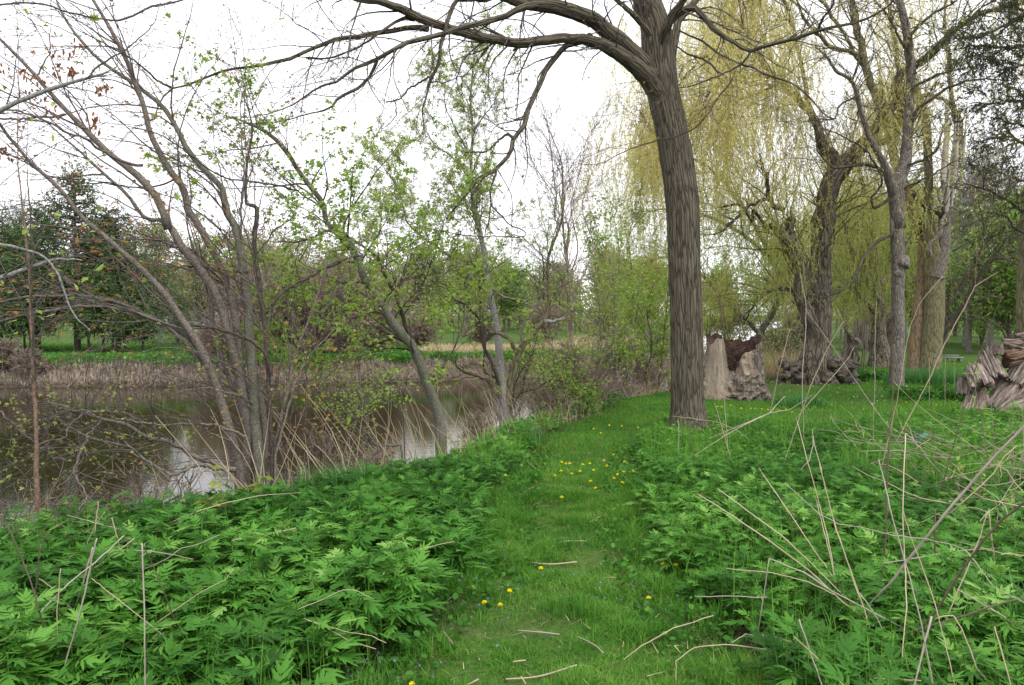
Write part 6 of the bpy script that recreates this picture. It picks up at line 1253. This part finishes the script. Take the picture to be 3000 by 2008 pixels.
for i, (px, D, h, lb) in enumerate([(2130, 27, 2.3, 'pale green bank bush directly behind the hollow stump'), (2225, 26, 2.0, 'pale green bank bush in the gap between the hollow stump and the massive willow'), (2290, 28, 2.3, 'pale green bank bush just left of the massive willow foot')]):
    x, y = at(px, D); bgtree(490+i, x, y, h, h*.9, lb, 'farleaf', 2600, .10, 'far', name='bush', cat='bush', group='pale bushes behind the hollow stump', stems=7, low=.02, tw=60, upb=.3, rad=.025, tone=(.5, .22))
# small far house seen between the trees
x, y = at(545, 85); z = float(H(x, y)); t = thing('house', (x, y, z), 'small far house with a grey roof glimpsed between conifers and maple stems', 'house')
def box(mb, c, s):
    V = A([[i, j, k] for i in (-.5, .5) for j in (-.5, .5) for k in (-.5, .5)])*A(s)+A(c); mb.add(V, [np.array([[0, 1, 3, 2], [4, 6, 7, 5], [0, 4, 5, 1], [2, 3, 7, 6], [0, 2, 6, 4], [1, 5, 7, 3]])])
mb = MB(); box(mb, (x, y, z+1.3), (12, 7, 2.6)); mb.build('wall', m_plain('house_wall', (.34, .33, .31), (.42, .41, .39), 3), t)
mb = MB(); V = A([[x-6.5, y-4, z+2.58], [x+6.5, y-4, z+2.58], [x+6.5, y+4, z+2.58], [x-6.5, y+4, z+2.58], [x-6.2, y, z+4.3], [x+6.2, y, z+4.3]]); mb.add(V, [np.array([[0, 1, 5, 4], [2, 3, 4, 5], [0, 3, 2, 1]]), np.array([[1, 2, 5], [3, 0, 4]])]); mb.build('roof', m_plain('grey_shingles', (.16, .17, .20), (.26, .27, .30), 4), t)
for dx, nm, wz, hz in ((-4, 'window', 1.2, 1.0), (-1.5, 'window', 1.2, 1.0), (1.2, 'door', 1.0, 2.0)):
    mb = MB(); box(mb, (x+dx, y-3.52, z+(1.5 if nm == 'window' else 1.0)), (wz, .08, hz)); mb.build(nm, m_plain(nm+'_paint', (.10, .12, .15), (.14, .16, .2), 3) if nm == 'window' else m_plain('door_paint', (.2, .25, .4), (.22, .28, .45), 3), t)
x, y = at(603, 70); z = float(H(x, y))
t = thing('garden_shed', (x, y, z), 'small pale blue slatted shed glimpsed between the maple stems', 'shed')
bl = m_plain('pale_blue_boards', (.26, .33, .55), (.36, .43, .62), 3)
mb = MB(); box(mb, (x, y, z+.8), (1.5, 1.4, 1.6)); mb.build('wall', bl, t)
mb = MB(); mb.add(A([[x-.9, y-.9, z+1.59], [x+.9, y-.9, z+1.59], [x+.9, y+.9, z+1.59], [x-.9, y+.9, z+1.59], [x-.9, y, z+2.1], [x+.9, y, z+2.1]]), [np.array([[0, 1, 5, 4], [2, 3, 4, 5], [0, 3, 2, 1]]), np.array([[1, 2, 5], [3, 0, 4]])]); mb.build('roof', m_plain('shed_roof', (.2, .2, .24), (.3, .3, .34), 3), t)
# pale low bench in the distance
P = W(2793, 1060, 26); x, y = P[0], P[1]; z = float(H(x, y)); t = thing('low_bench', (x, y, z), 'tiny low pale slab bench far back on the lawn right of the twin-trunk tree', 'bench')
gm = m_plain('pale_weathered_boards', (.16, .17, .15), (.27, .28, .25), 8)
mb = MB(); box(mb, (x, y, z+.15), (.55, .25, .035)); mb.build('seat', gm, t)
mb = MB(); box(mb, (x, y+.13, z+.22), (.5, .03, .03)); mb.build('rail', gm, t)
for sx in (-.2, .2):
    mb = MB(); box(mb, (x+sx, y, z+.06), (.05, .2, .16)); mb.build('leg', gm, t)

# ------------------------------------------------------------------ dead stalks
r = RS(91)
def stalk(pts, D0, D1, lab, mat='stalk', grp='dead stalks', ground=True, name='dead_stalk', side=None, catg='plant stalk', rs=1.):
    n_ = len(pts); D = np.linspace(D0, D1, n_); K = W([p[0] for p in pts], [p[1] for p in pts], D); Rk = A([p[2] for p in pts])/2*D/F0*rs*.56
    t_ = np.linspace(0, n_-1, 4*(n_-1)+1); P = np.stack([np.interp(t_, np.arange(n_), K[:, q]) for q in range(3)], 1); R = np.interp(t_, np.arange(n_), Rk)
    P[1:-1] += r.normal(0, .0012*D0/4, (len(P)-2, 3)); R = np.maximum(R, .0016)
    dz = P[-1]-P[0]; dz = dz/np.linalg.norm(dz); gz = float(H(P[0, 0], P[0, 1]))-.03
    if dz[2] > .3 and P[0, 2] > gz:
        P = np.concatenate([(P[0]-dz*(P[0, 2]-gz)/dz[2])[None], P]); R = np.r_[R[0], R]
    mb = MB(); tubes(mb, P, R, 7, amp=.08, caps=True); o = mb.build(name, M[mat], loc=(P[0, 0], P[0, 1], float(H(P[0, 0], P[0, 1]))), smooth=True); tag(o, lab, catg, grp); return o, P, R
def DG(c, u, v, z=.25): q = CR[c]; return G(q[0]+u/q[2], q[1]+v/q[2], z)[1]
# bottom left group
gl = 'dead stalks at the lower left'
def SL(c, pts, lab, mat='stalk', zb=.15, dd=-.2, grp=gl, rs=1.):
    D = DG(c, pts[0][0], pts[0][1], max(zb, .25) if c in ('e3', 'c7') else max(zb, .2) if zb > .06 else zb); return stalk(T(c, *pts), D, D+dd, lab, mat, grp, rs=rs)
SL('e3', [(1310, 1480, 24), (1308, 1000, 24), (1295, 600, 24), (1283, 285, 24)], 'straight upright bleached stalk, tallest in the lower left', 'stalkgrey', .1, .05)
SL('e3', [(1560, 930, 18), (1470, 700, 17), (1370, 450, 17), (1290, 295, 17)], 'brown stalk meeting the top of the upright bleached stalk', 'stalkbrown', .2, -.2)
SL('e3', [(610, 1300, 24), (700, 1000, 26), (780, 680, 26), (830, 430, 26), (877, 240, 26)], 'thick bleached stalk leaning right, frontmost of the pair', 'stalkgrey', .1, .0)
SL('e3', [(690, 820, 22), (740, 680, 24), (790, 500, 24), (840, 320, 24)], 'shorter bleached stalk close behind the thick leaning one', 'stalkgrey', .25, .0)
SL('e3', [(80, 1180, 18), (200, 1080, 22), (420, 850, 22), (620, 650, 22), (860, 460, 22), (1125, 215, 22)], 'long bleached stalk lying diagonally towards the upper right', 'stalkgrey', .1, .4)
SL('e3', [(390, 780, 14), (560, 690, 15), (750, 580, 15), (900, 480, 15), (1220, 235, 15)], 'thinner bleached stalk parallel to the long diagonal one', 'stalk', .2, .3)
SL('e3', [(430, 1160, 22), (370, 950, 24), (300, 700, 22), (200, 430, 24), (120, 240, 22), (0, 30, 22), (-120, -150, 14)], 'dark curved woody stem rising at the far lower left', 'stalkbrown', .1, -.15)
SL('e3', [(320, 740, 20), (340, 560, 19), (350, 420, 19), (368, 290, 17)], 'short brown broken stem right of the dark curved one', 'stalkbrown', .2, 0.)
SL('e3', [(525, 1220, 16), (515, 950, 16), (530, 720, 15), (550, 515, 13)], 'pale thin crooked stalk between dark stem and leaning pair', 'stalk', .1, 0.)
SL('e3', [(510, 750, 12), (470, 690, 12), (410, 640, 12), (350, 605, 11)], 'short pale stalk bent left from the crooked one', 'stalk', .3, .05)
SL('e3', [(1240, 480, 16), (1200, 380, 16), (1165, 300, 15), (1135, 235, 14)], 'short dark stalk at the top end of the long diagonal one', 'stalkbrown', .2, 0.)
SL('e3', [(1085, 330, 18), (1060, 230, 18), (1030, 120, 17), (1010, 55, 16)], 'broken straw-coloured stalk standing above the diagonal ones', 'stalk', .15, 0.)
SL('e3', [(845, 300, 18), (865, 150, 18), (880, 0, 17), (890, -90, 14)], 'straw-coloured stalk above the leaning pair', 'stalk', .1, 0.)
SL('e3', [(1750, 430, 8), (1550, 385, 13), (1350, 355, 15), (1100, 345, 15), (850, 345, 15), (700, 370, 13), (600, 430, 8)], 'thin grey stick lying horizontally across the plants', 'stalkgrey', .3, .0)
SL('e3', [(1190, 178, 10), (1000, 135, 14), (800, 85, 14), (605, 28, 12)], 'grey stick lying across the plants above the horizontal one', 'stalkgrey', .3, .1)
SL('e3', [(770, 390, 8), (800, 250, 9), (870, 110, 9), (950, 0, 7)], 'thin straw stalk bending right in the plants', 'stalk', .2, 0.)
SL('e3', [(1080, 800, 9), (960, 710, 8), (830, 600, 7)], 'thin tan stalk right of the leaning pair', 'stalk', .3, .1)
SL('e3', [(1780, 750, 10), (1900, 680, 11), (2030, 620, 9), (2110, 520, 6)], 'thin bent straw on the plants left of the path', 'stalk', .3, .1)
SL('e3', [(1500, 430, 10), (1640, 330, 12), (1800, 290, 10), (1980, 210, 12)], 'bleached stick lying over plants in the left patch', 'stalkgrey', .3, .1)
SL('e3', [(1380, 190, 8), (1530, 120, 9), (1700, 60, 8), (1840, 0, 8)], 'long thin straw lying across the left patch', 'stalk', .3, .2)
SL('e3', [(1390, 185, 8), (1560, 145, 8), (1680, 120, 7)], 'forked straw beside the long thin one', 'stalk', .3, .1)
SL('c7', [(700, 400, 6), (850, 330, 6), (1000, 280, 7), (1180, 240, 6), (1380, 225, 4)], 'very long thin straw over the middle of the left patch', 'stalk', .3, .4)
SL('c7', [(1060, 445, 8), (1160, 425, 9), (1270, 405, 9), (1355, 387, 9)], 'thick straw-coloured stick in the middle of the left patch', 'stalk', .3, .1)
SL('c7', [(1900, 490, 6), (1980, 470, 6), (2080, 448, 6)], 'pale straw at the right edge of the left patch', 'stalk', .3, .1)
SL('c7', [(1390, 800, 5), (1490, 840, 6), (1600, 905, 6), (1720, 940, 4)], 'straw lying beside the path edge, upper of two', 'stalk', .2, -.1)
SL('c7', [(1410, 810, 4), (1580, 860, 5), (1700, 880, 5), (1768, 912, 4)], 'straw lying beside the path edge, lower of two', 'stalk', .2, -.1)
SL('c7', [(1360, 760, 4), (1460, 720, 5), (1575, 668, 6), (1620, 670, 6), (1710, 712, 4)], 'bent forked straw on plants near the path edge', 'stalk', .3, .1)
SL('e3', [(0, 750, 24), (55, 680, 22)], 'bleached stub sticking up at the left frame edge', 'stalkgrey', .25, 0.)
# right side
gr_ = 'dead stalks on the right'
SL('e2', [(390, 890, 22), (405, 600, 21), (410, 380, 20), (420, 150, 18), (432, 0, 16), (445, -200, 14), (455, -500, 9)], 'tall straight grey-brown stalk standing alone in the right patch', 'stalkbrown', .1, -.1, gr_)
SL('e2', [(320, 1060, 20), (430, 950, 26), (560, 780, 28), (700, 610, 28), (860, 410, 28), (1030, 220, 28), (1240, 0, 28), (1500, -290, 24)], 'thick grey dead stem leaning up to the right edge', 'stalkgrey', .15, -.5, gr_)
SL('e2', [(600, 1240, 14), (700, 1130, 22), (830, 920, 24), (960, 730, 24), (1090, 580, 24), (1241, 460, 24), (1400, 360, 20)], 'second thick brown-grey stem leaning right, below the first', 'stalkbrown', .15, -.5, gr_)
SL('e2', [(505, 1340, 10), (528, 1100, 13), (520, 850, 13), (505, 550, 12), (512, 300, 12), (522, 45, 12)], 'thin upright golden-brown stalk with a snapped top', 'stalk', .1, .6, gr_)
SL('e2', [(665, 205, 14), (610, 130, 15), (560, 75, 15), (522, 42, 15)], 'bleached snapped top hanging from the golden-brown stalk', 'stalkgrey', .3, .0, gr_)
SL('e2', [(700, 910, 20), (700, 750, 19), (702, 600, 18), (702, 505, 18)], 'short thick brown broken stalk standing in the middle', 'stalkbrown', .1, 0., gr_)
SL('e2', [(690, 1568, 16), (620, 1200, 16), (540, 880, 15), (450, 580, 14), (405, 380, 13), (360, 200, 9)], 'long pale grey stalk leaning left across the tall standing one', 'stalkgrey', .1, .2, gr_)
SL('e2', [(820, 1568, 11), (760, 1300, 12), (690, 1030, 12), (600, 790, 11), (540, 630, 9), (508, 510, 7)], 'thin pale stalk curving up with a papery tip', 'stalk', .1, .2, gr_)
SL('e2', [(580, 1550, 20), (630, 1350, 22), (680, 1150, 22)], 'short bleached stalk slanting at the bottom right', 'stalkgrey', .1, .1, gr_)
SL('e2', [(1075, 925, 15), (1050, 700, 15), (1025, 510, 14)], 'straw stalk snapped into an upside-down V', 'stalk', .2, .0, gr_)
SL('e2', [(760, 1190, 14), (880, 900, 14), (960, 700, 13), (1020, 515, 13)], 'tan stalk forming the left leg of the snapped V', 'stalk', .2, .0, gr_)
SL('e2', [(1241, 1250, 14), (1130, 1160, 16), (980, 1070, 16), (835, 985, 13)], 'bleached stalk slanting down to the lower right corner', 'stalkgrey', .2, -.1, gr_)
SL('e2', [(950, 1460, 16), (910, 1340, 16), (860, 1220, 15), (810, 1140, 15), (700, 1165, 13)], 'bent bleached stalk near the bottom right', 'stalk', .2, .1, gr_)
SL('e2', [(1160, 1568, 13), (1110, 1380, 14), (1060, 1210, 13)], 'pale stalk standing at the bottom right corner', 'stalk', .1, .1, gr_)
SL('e2', [(340, 1430, 18), (210, 1405, 18), (85, 1380, 18)], 'cut straw stalk with a white end lying low at the bottom', 'stalk', .2, 0., gr_)
SL('e2', [(620, 1540, 16), (480, 1530, 18), (330, 1525, 18)], 'pale stalk lying flat along the bottom edge', 'stalk', .15, 0., gr_)
SL('e2', [(1060, 975, 9), (960, 840, 10), (880, 745, 11), (800, 715, 11), (640, 680, 11), (450, 660, 11), (300, 620, 10), (120, 590, 10), (0, 530, 9), (-200, 350, 6)], 'long wavy grey vine lying across the right patch', 'stalkgrey', .45, .5, gr_)
SL('e2', [(380, 830, 9), (560, 800, 12), (700, 775, 12), (880, 750, 12), (1080, 735, 9)], 'thin straight brown stick lying level in the right patch', 'stalkgrey', .3, .1, gr_)
SL('e2', [(860, 1150, 14), (980, 1110, 18), (1110, 1070, 18), (1241, 1035, 18)], 'brown stick lying towards the right edge', 'stalkbrown', .3, -.1, gr_)
SL('e2', [(280, 1130, 12), (190, 870, 12), (100, 620, 11), (40, 380, 11), (0, 210, 9), (-40, 60, 6)], 'thin golden stalk leaning left of the standing grey one', 'stalk', .15, .3, gr_)
SL('e2', [(100, 960, 9), (60, 750, 9), (20, 600, 9), (-20, 440, 6)], 'thin golden stalk parallel to its longer neighbour', 'stalk', .15, .3, gr_)
SL('c8', [(1570, 830, 8), (1420, 690, 10), (1260, 570, 10), (1100, 460, 9), (940, 360, 7)], 'straw stalk fanning far left from the bundle', 'stalk', .2, .6, gr_)
SL('c8', [(1560, 790, 8), (1440, 670, 9), (1300, 540, 9), (1150, 430, 8), (1030, 340, 6)], 'straw stalk fanning left, second of the bundle', 'stalk', .2, .7, gr_)
SL('c8', [(1545, 750, 8), (1440, 600, 8), (1320, 420, 7), (1205, 250, 5)], 'straw stalk fanning up-left, third of the bundle', 'stalk', .2, .9, gr_)
SL('c8', [(1530, 700, 7), (1500, 540, 7), (1450, 350, 6), (1400, 170, 6), (1370, 50, 4)], 'slender tan stalk rising steeply from the bundle', 'stalk', .2, .7, gr_)
SL('c8', [(1660, 870, 7), (1600, 700, 7), (1540, 520, 7), (1500, 380, 6), (1465, 230, 4)], 'slender tan stalk rising steeply, right neighbour', 'stalk', .2, .7, gr_)
SL('c8', [(1540, 800, 8), (1420, 740, 8), (1260, 700, 7), (1065, 682, 6)], 'straw lying left from the bundle', 'stalk', .3, .1, gr_)
SL('c8', [(1520, 780, 10), (1400, 700, 10), (1250, 640, 9)], 'pale stalk top bent back over the bundle', 'stalkgrey', .3, .1, gr_)
SL('c8', [(1225, 805, 8), (1238, 720, 8), (1250, 640, 8)], 'short white stalk hanging from the bent top', 'stalkgrey', .3, 0., gr_)
SL('c8', [(930, 802, 6), (1060, 800, 7), (1240, 806, 7)], 'thin stick lying level at the right path edge', 'stalkgrey', .2, .0, gr_)
SL('c8', [(620, 1078, 6), (700, 1015, 8), (840, 938, 8), (1010, 885, 8)], 'curved straw reaching out onto the path from the right', 'stalk', .04, .2, gr_)
SL('c8', [(850, 1180, 8), (850, 1080, 8), (930, 1020, 8), (1060, 1008, 8), (1250, 1030, 8), (1400, 1050, 7)], 'bent straw arching low over the right path edge', 'stalk', .05, .1, gr_)
SL('c8', [(1090, 1000, 6), (1150, 965, 8), (1260, 970, 7), (1350, 1000, 6)], 'short arched straw above the low bent one', 'stalkgrey', .2, .1, gr_)
SL('c8', [(1475, 1180, 11), (1430, 1050, 11), (1378, 900, 10)], 'bleached straight stalk slanting left near the bottom', 'stalkgrey', .1, .1, gr_)
SL('c8', [(1565, 1180, 8), (1470, 1080, 9), (1355, 972, 7)], 'tan stalk slanting left at the bottom', 'stalk', .1, .2, gr_)
SL('c8', [(1740, 950, 7), (1690, 860, 8), (1640, 790, 8)], 'pale short stalk right of the bundle foot', 'stalkgrey', .2, .1, gr_)
SL('c8', [(1340, 310, 5), (1420, 220, 6), (1440, 150, 6), (1436, 85, 5)], 'kinked pale stalk standing in the back of the right patch', 'stalkgrey', .2, .2, gr_)
SL('c6', [(780, 1480, 9), (850, 1270, 10), (930, 1040, 10), (1040, 800, 10), (1120, 670, 7)], 'long pale stalk leaning right before the burled willow', 'stalk', .2, -.4, gr_)
SL('c6', [(450, 1320, 7), (600, 1240, 10), (690, 1200, 10), (760, 1120, 7), (790, 1100, 4)], 'forked fallen branch resting low right of the big trunk', 'stalkgrey', .35, .4, gr_)
SL('c6', [(700, 1195, 8), (800, 1180, 7), (870, 1140, 5), (950, 1090, 3)], 'side prong of the low forked branch', 'stalkgrey', .4, .2, gr_)
SL('c6', [(890, 1290, 9), (880, 1000, 9), (905, 700, 9), (900, 550, 8), (870, 400, 5)], 'tall thin upright stalk seen before the burled willow trunk', 'stalkgrey', .1, 0., gr_)
SL('c6', [(870, 1200, 7), (1000, 1050, 8), (1150, 880, 7), (1180, 820, 5)], 'thin stalk leaning right, crossing the burled willow foot', 'stalk', .2, -.1, gr_)
SL('c6', [(1520, 1500, 7), (1390, 1300, 8), (1200, 1030, 8), (1060, 820, 7), (900, 600, 5)], 'long thin stalk leaning left from the middle of the right patch', 'stalkgrey', .2, -.3, gr_)
SL('c6', [(1340, 1500, 9), (1400, 1250, 8), (1450, 1000, 8), (1500, 700, 7), (1560, 560, 6), (1690, 410, 4)], 'thin kinked stalk crossing in front of the slim grey tree', 'stalk', .2, -.3, gr_)
SL('c6', [(1440, 1330, 9), (1600, 1030, 11), (1700, 800, 11), (1820, 580, 10), (1870, 470, 8), (2010, 385, 3)], 'long pale stalk sweeping up right past the twin-trunk tree', 'stalk', .2, -.4, gr_)
SL('c6', [(1700, 1568, 9), (1790, 1250, 10), (1890, 900, 9), (1960, 690, 8), (2030, 520, 5)], 'long brown stalk leaning right in front of the log heap', 'stalkbrown', .3, -.3, gr_)
SL('c6', [(700, 1180, 5), (750, 950, 6), (790, 800, 6), (810, 720, 3)], 'thin pale stalk rising right of the hollow stump', 'stalk', .2, 0., gr_)
SL('c6', [(455, 1400, 7), (440, 1200, 7), (425, 980, 6), (420, 800, 5)], 'thin pale stalk standing before the hollow stump', 'stalk', .15, 0., gr_)
SL('c6', [(480, 1480, 6), (420, 1280, 7), (380, 1140, 5)], 'short tan stalk right of the big trunk foot', 'stalk', .15, 0., gr_)
SL('c6', [(170, 1450, 8), (175, 1300, 9), (168, 1240, 7)], 'short grey stalk in front of the big trunk foot', 'stalkgrey', .1, 0., gr_)
SL('c6', [(275, 1560, 8), (250, 1400, 8), (225, 1260, 6)], 'slanting brown stalk in front of the big trunk foot', 'stalkbrown', .1, 0., gr_)
SL('c6', [(580, 1350, 4), (500, 1290, 6), (400, 1250, 6), (260, 1230, 6), (140, 1215, 4)], 'thin twig lying level across the big trunk foot', 'stalkgrey', .45, -.1, gr_)
SL('c6', [(1290, 1330, 5), (1300, 1000, 6), (1300, 760, 6), (1310, 560, 4)], 'hair-thin upright stalk left of the slim grey tree', 'stalkgrey', .2, 0., gr_)
for (u, v, u2, v2) in [(1750, 1130, 1758, 890), (1700, 1190, 1705, 880), (1610, 1160, 1615, 880)]:
    SL('c6', [(u, v, 5), ((u+u2)/2, (v+v2)/2, 5), (u2, v2, 4)], 'thin straw standing on the lawn before the dense dark tussock', 'stalk', .0, 0., 'straws on the far lawn')
# tangle at the right edge, and loose sticks
for i in range(170):
    x = r.uniform(1.9, 5.2); y = r.uniform(3.2, 8.8)
    if x < 1.6+.42*y*.55 + (y < 4)*.0: x = 1.6+.42*y*.55+r.uniform(0, 1.2)
    L = r.uniform(.3, 1.1); az = r.uniform(0, 6.28); el = abs(r.normal(0, .28)); z = float(H(x, y))+r.uniform(.12, .42); d = A([math.cos(az)*math.cos(el), math.sin(az)*math.cos(el), math.sin(el)])
    ks = np.linspace(0, 1, 6)[:, None]; P = A([x, y, z])+d*L*ks+np.cumsum(r.normal(0, .015, (6, 3)), 0); P[:, 2] = np.maximum(P[:, 2], H(P[:, 0], P[:, 1])+.04)
    mb = MB(); tubes(mb, P, np.linspace(1, .6, 6)*r.uniform(.0016, .0040), 5, caps=True, amp=.1)
    tag(mb.build('dead_stalk', M[['stalk', 'stalkgrey', 'stalk', 'stalkbrown'][i % 4]], loc=tuple(P[0])), 'thin dead stalk in the criss-cross tangle at the right side', 'plant stalk', 'criss-crossed stalks in the right-hand tangle')
for i in range(150):
    j = [(-1.9, 6.6), (-1.6, 7.0), (-1.2, 7.7), (-.8, 8.6), (-.35, 9.7), (.3, 11), (-2.2, 6.2), (-1.1, 8.2)][i % 8]
    x = j[0]+r.normal(0, .26); y = j[1]+r.normal(.05, .26); z = float(H(x, y)); L = r.uniform(.45, 1.25); d = nrm(A([r.normal(-.25, .35), r.normal(0, .2), 1.])); ks = np.linspace(0, 1, 6)[:, None]
    P = A([x, y, z-.03])+d*L*ks+A([-.25, 0, -.15])*L*ks**2*r.uniform(0, 1.2)+np.cumsum(r.normal(0, .006, (6, 3)), 0)
    mb = MB(); tubes(mb, P, np.linspace(1, .35, 6)*r.uniform(.003, .006), 5)
    tag(mb.build('reed_stalk', M['stalk'], loc=tuple(P[0])), 'pale dry reed at the water edge near the stems of the bank trees', 'reed', 'dry reeds along the near water edge')
# sticks on the path
for k, (c, pts, lab, mt) in enumerate([
  ('c8', [(212, 650, 5), (300, 660, 9), (425, 664, 9)], 'thick straw lying straight across the middle of the path', 'stalk'),
  ('c8', [(294, 614, 5), (370, 565, 9), (468, 556, 8)], 'bent straw lying on the path above the straight one', 'stalk'),
  ('c8', [(480, 466, 5), (520, 450, 5), (563, 434, 5)], 'small straw lying on the path behind the bent one', 'stalk'),
  ('c8', [(170, 952, 5), (260, 968, 8), (350, 984, 8)], 'grey twig lying on the near path', 'stalkgrey'),
  ('c8', [(430, 1000, 5), (500, 1035, 7), (538, 1085, 7)], 'hooked grey twig near the right side of the near path', 'stalkgrey'),
  ('c8', [(120, 1160, 8), (250, 1148, 10), (425, 1137, 10)], 'thick tan stick lying across the bottom of the path', 'stalk'),
  ('c8', [(185, 1145, 7), (205, 1180, 8)], 'small tan chip touching the stick at the bottom', 'stalk'),
  ('c8', [(390, 358, 4), (440, 362, 4)], 'tiny straw on the distant part of the path', 'stalk'),
  ('c8', [(150, 1088, 7), (205, 1084, 8)], 'tiny chip of straw on the near path', 'stalk'),
  ('c8', [(395, 942, 5), (445, 928, 6)], 'short dark straw on the near path', 'stalkbrown'),
  ('c8', [(212, 222, 4), (250, 248, 4)], 'pale straw at the left edge of the far path', 'stalk'),
  ('c7', [(2030, 870, 5), (2075, 920, 5)], 'thin straw at the left side of the near path', 'stalk'),
  ('c7', [(2060, 1104, 8), (2130, 1090, 10), (2190, 1070, 10)], 'tan stick at the lower left of the path', 'stalk')]):
    q = CR[c]; pts = T(c, *pts); P = A([G(p[0], p[1], .035) for p in pts]); P[:, 2] = H(P[:, 0], P[:, 1])+.025; R = .75*A([max(.002, p[2]/2*P[i, 1]/F0) for i, p in enumerate(pts)]); P, R = resample(P, R, 8)
    mb = MB(); tubes(mb, P, R, 7, amp=.15, caps=True); tag(mb.build('fallen_stick', M[mt], loc=tuple(P[0])), lab, 'stick', 'sticks lying on the path')
# bramble with fresh leaves at the right edge, pale weeds in the left patch
r = RS(95)
def weed(x, y, n, h, mat, lsz, lab, tpl=LF, spread=.3, name='leafy_weed', tone=.6, nl=14):
    z = float(H(x, y)); t = thing(name, (x, y, z), lab, 'plant'); P = []; 
    for k in range(n):
        e = A([x+r.normal(0, spread), y+r.normal(0, spread*.7), z+h*r.uniform(.7, 1.1)]); b0 = A([x+r.normal(0, .05), y+r.normal(0, .05), z-.02]); ks = np.linspace(0, 1, 7)[:, None]; P.append(b0*(1-ks)+e*ks+np.cumsum(r.normal(0, .012, (7, 3)), 0))
    P = np.stack(P); mb = MB(); tubes(mb, P, np.tile(np.linspace(.005, .0025, 7), (n, 1)), 5); mb.build('stem', M['redtwig'], t)
    N = n*nl; p, d = onpoly(r, P, N, .35, 1., .01); az = r.uniform(0, 6.28, N); f = np.stack([np.cos(az), np.sin(az), r.normal(.1, .3, N)], 1)
    mb = MB(); place(mb, *tpl, p, rotm(r, N, f, A([0, 0, 1.]), .4), lsz*r.uniform(.6, 1.2, N), np.clip(r.normal(tone, .15, N), 0, 1)); mb.build('foliage', M[mat], t)
weed(*W(2955, 1130, 6.4)[:2], 6, 1.15, 'fargreen', .075, 'leafy green sapling sprig in front of the log heap', spread=.28, tone=.35)
weed(*W(2850, 1270, 6.2)[:2], 2, .62, 'boxelder', .06, 'small upright sprig with yellow-green leaves left of the log heap sprig', spread=.06, tone=.7)
weed(*W(2950, 1500, 4.6)[:2], 6, .55, 'fargreen', .06, 'green bramble sprays at the right edge among the stalks', spread=.3, tone=.4)
weed(*W(2890, 1480, 5.2)[:2], 5, .5, 'fargreen', .055, 'small-leaved green bramble left of the right-edge bramble', spread=.25, tone=.5)
weed(*W(2700, 1235, 9.2)[:2], 3, .3, 'bluegreen', .16, 'bluish-green broad-leaved weed in front of the lawn', spread=.08, tone=.5, nl=5)
weed(*G(700, 1520, .2)[:2], 3, .46, 'yellowgreen', .11, 'pale yellow-green broad-leaved weed standing out in the left patch', tpl=ST3, spread=.15, tone=.25, nl=5)
weed(*G(760, 1470, .2)[:2], 2, .42, 'yellowgreen', .10, 'smaller pale broad-leaved weed behind the first in the left patch', tpl=ST3, spread=.12, tone=.2, nl=5)
weed(*G(2130, 1290, .1)[:2], 3, .3, 'boxelder', .05, 'tiny light green weed right of the trunk foot', spread=.07, tone=.5, nl=8)
weed(*W(2590, 1340, 6.6)[:2], 1, .3, 'bluegreen', .08, 'single silvery weed leaf in the right patch', spread=.03, tone=.9, nl=4)
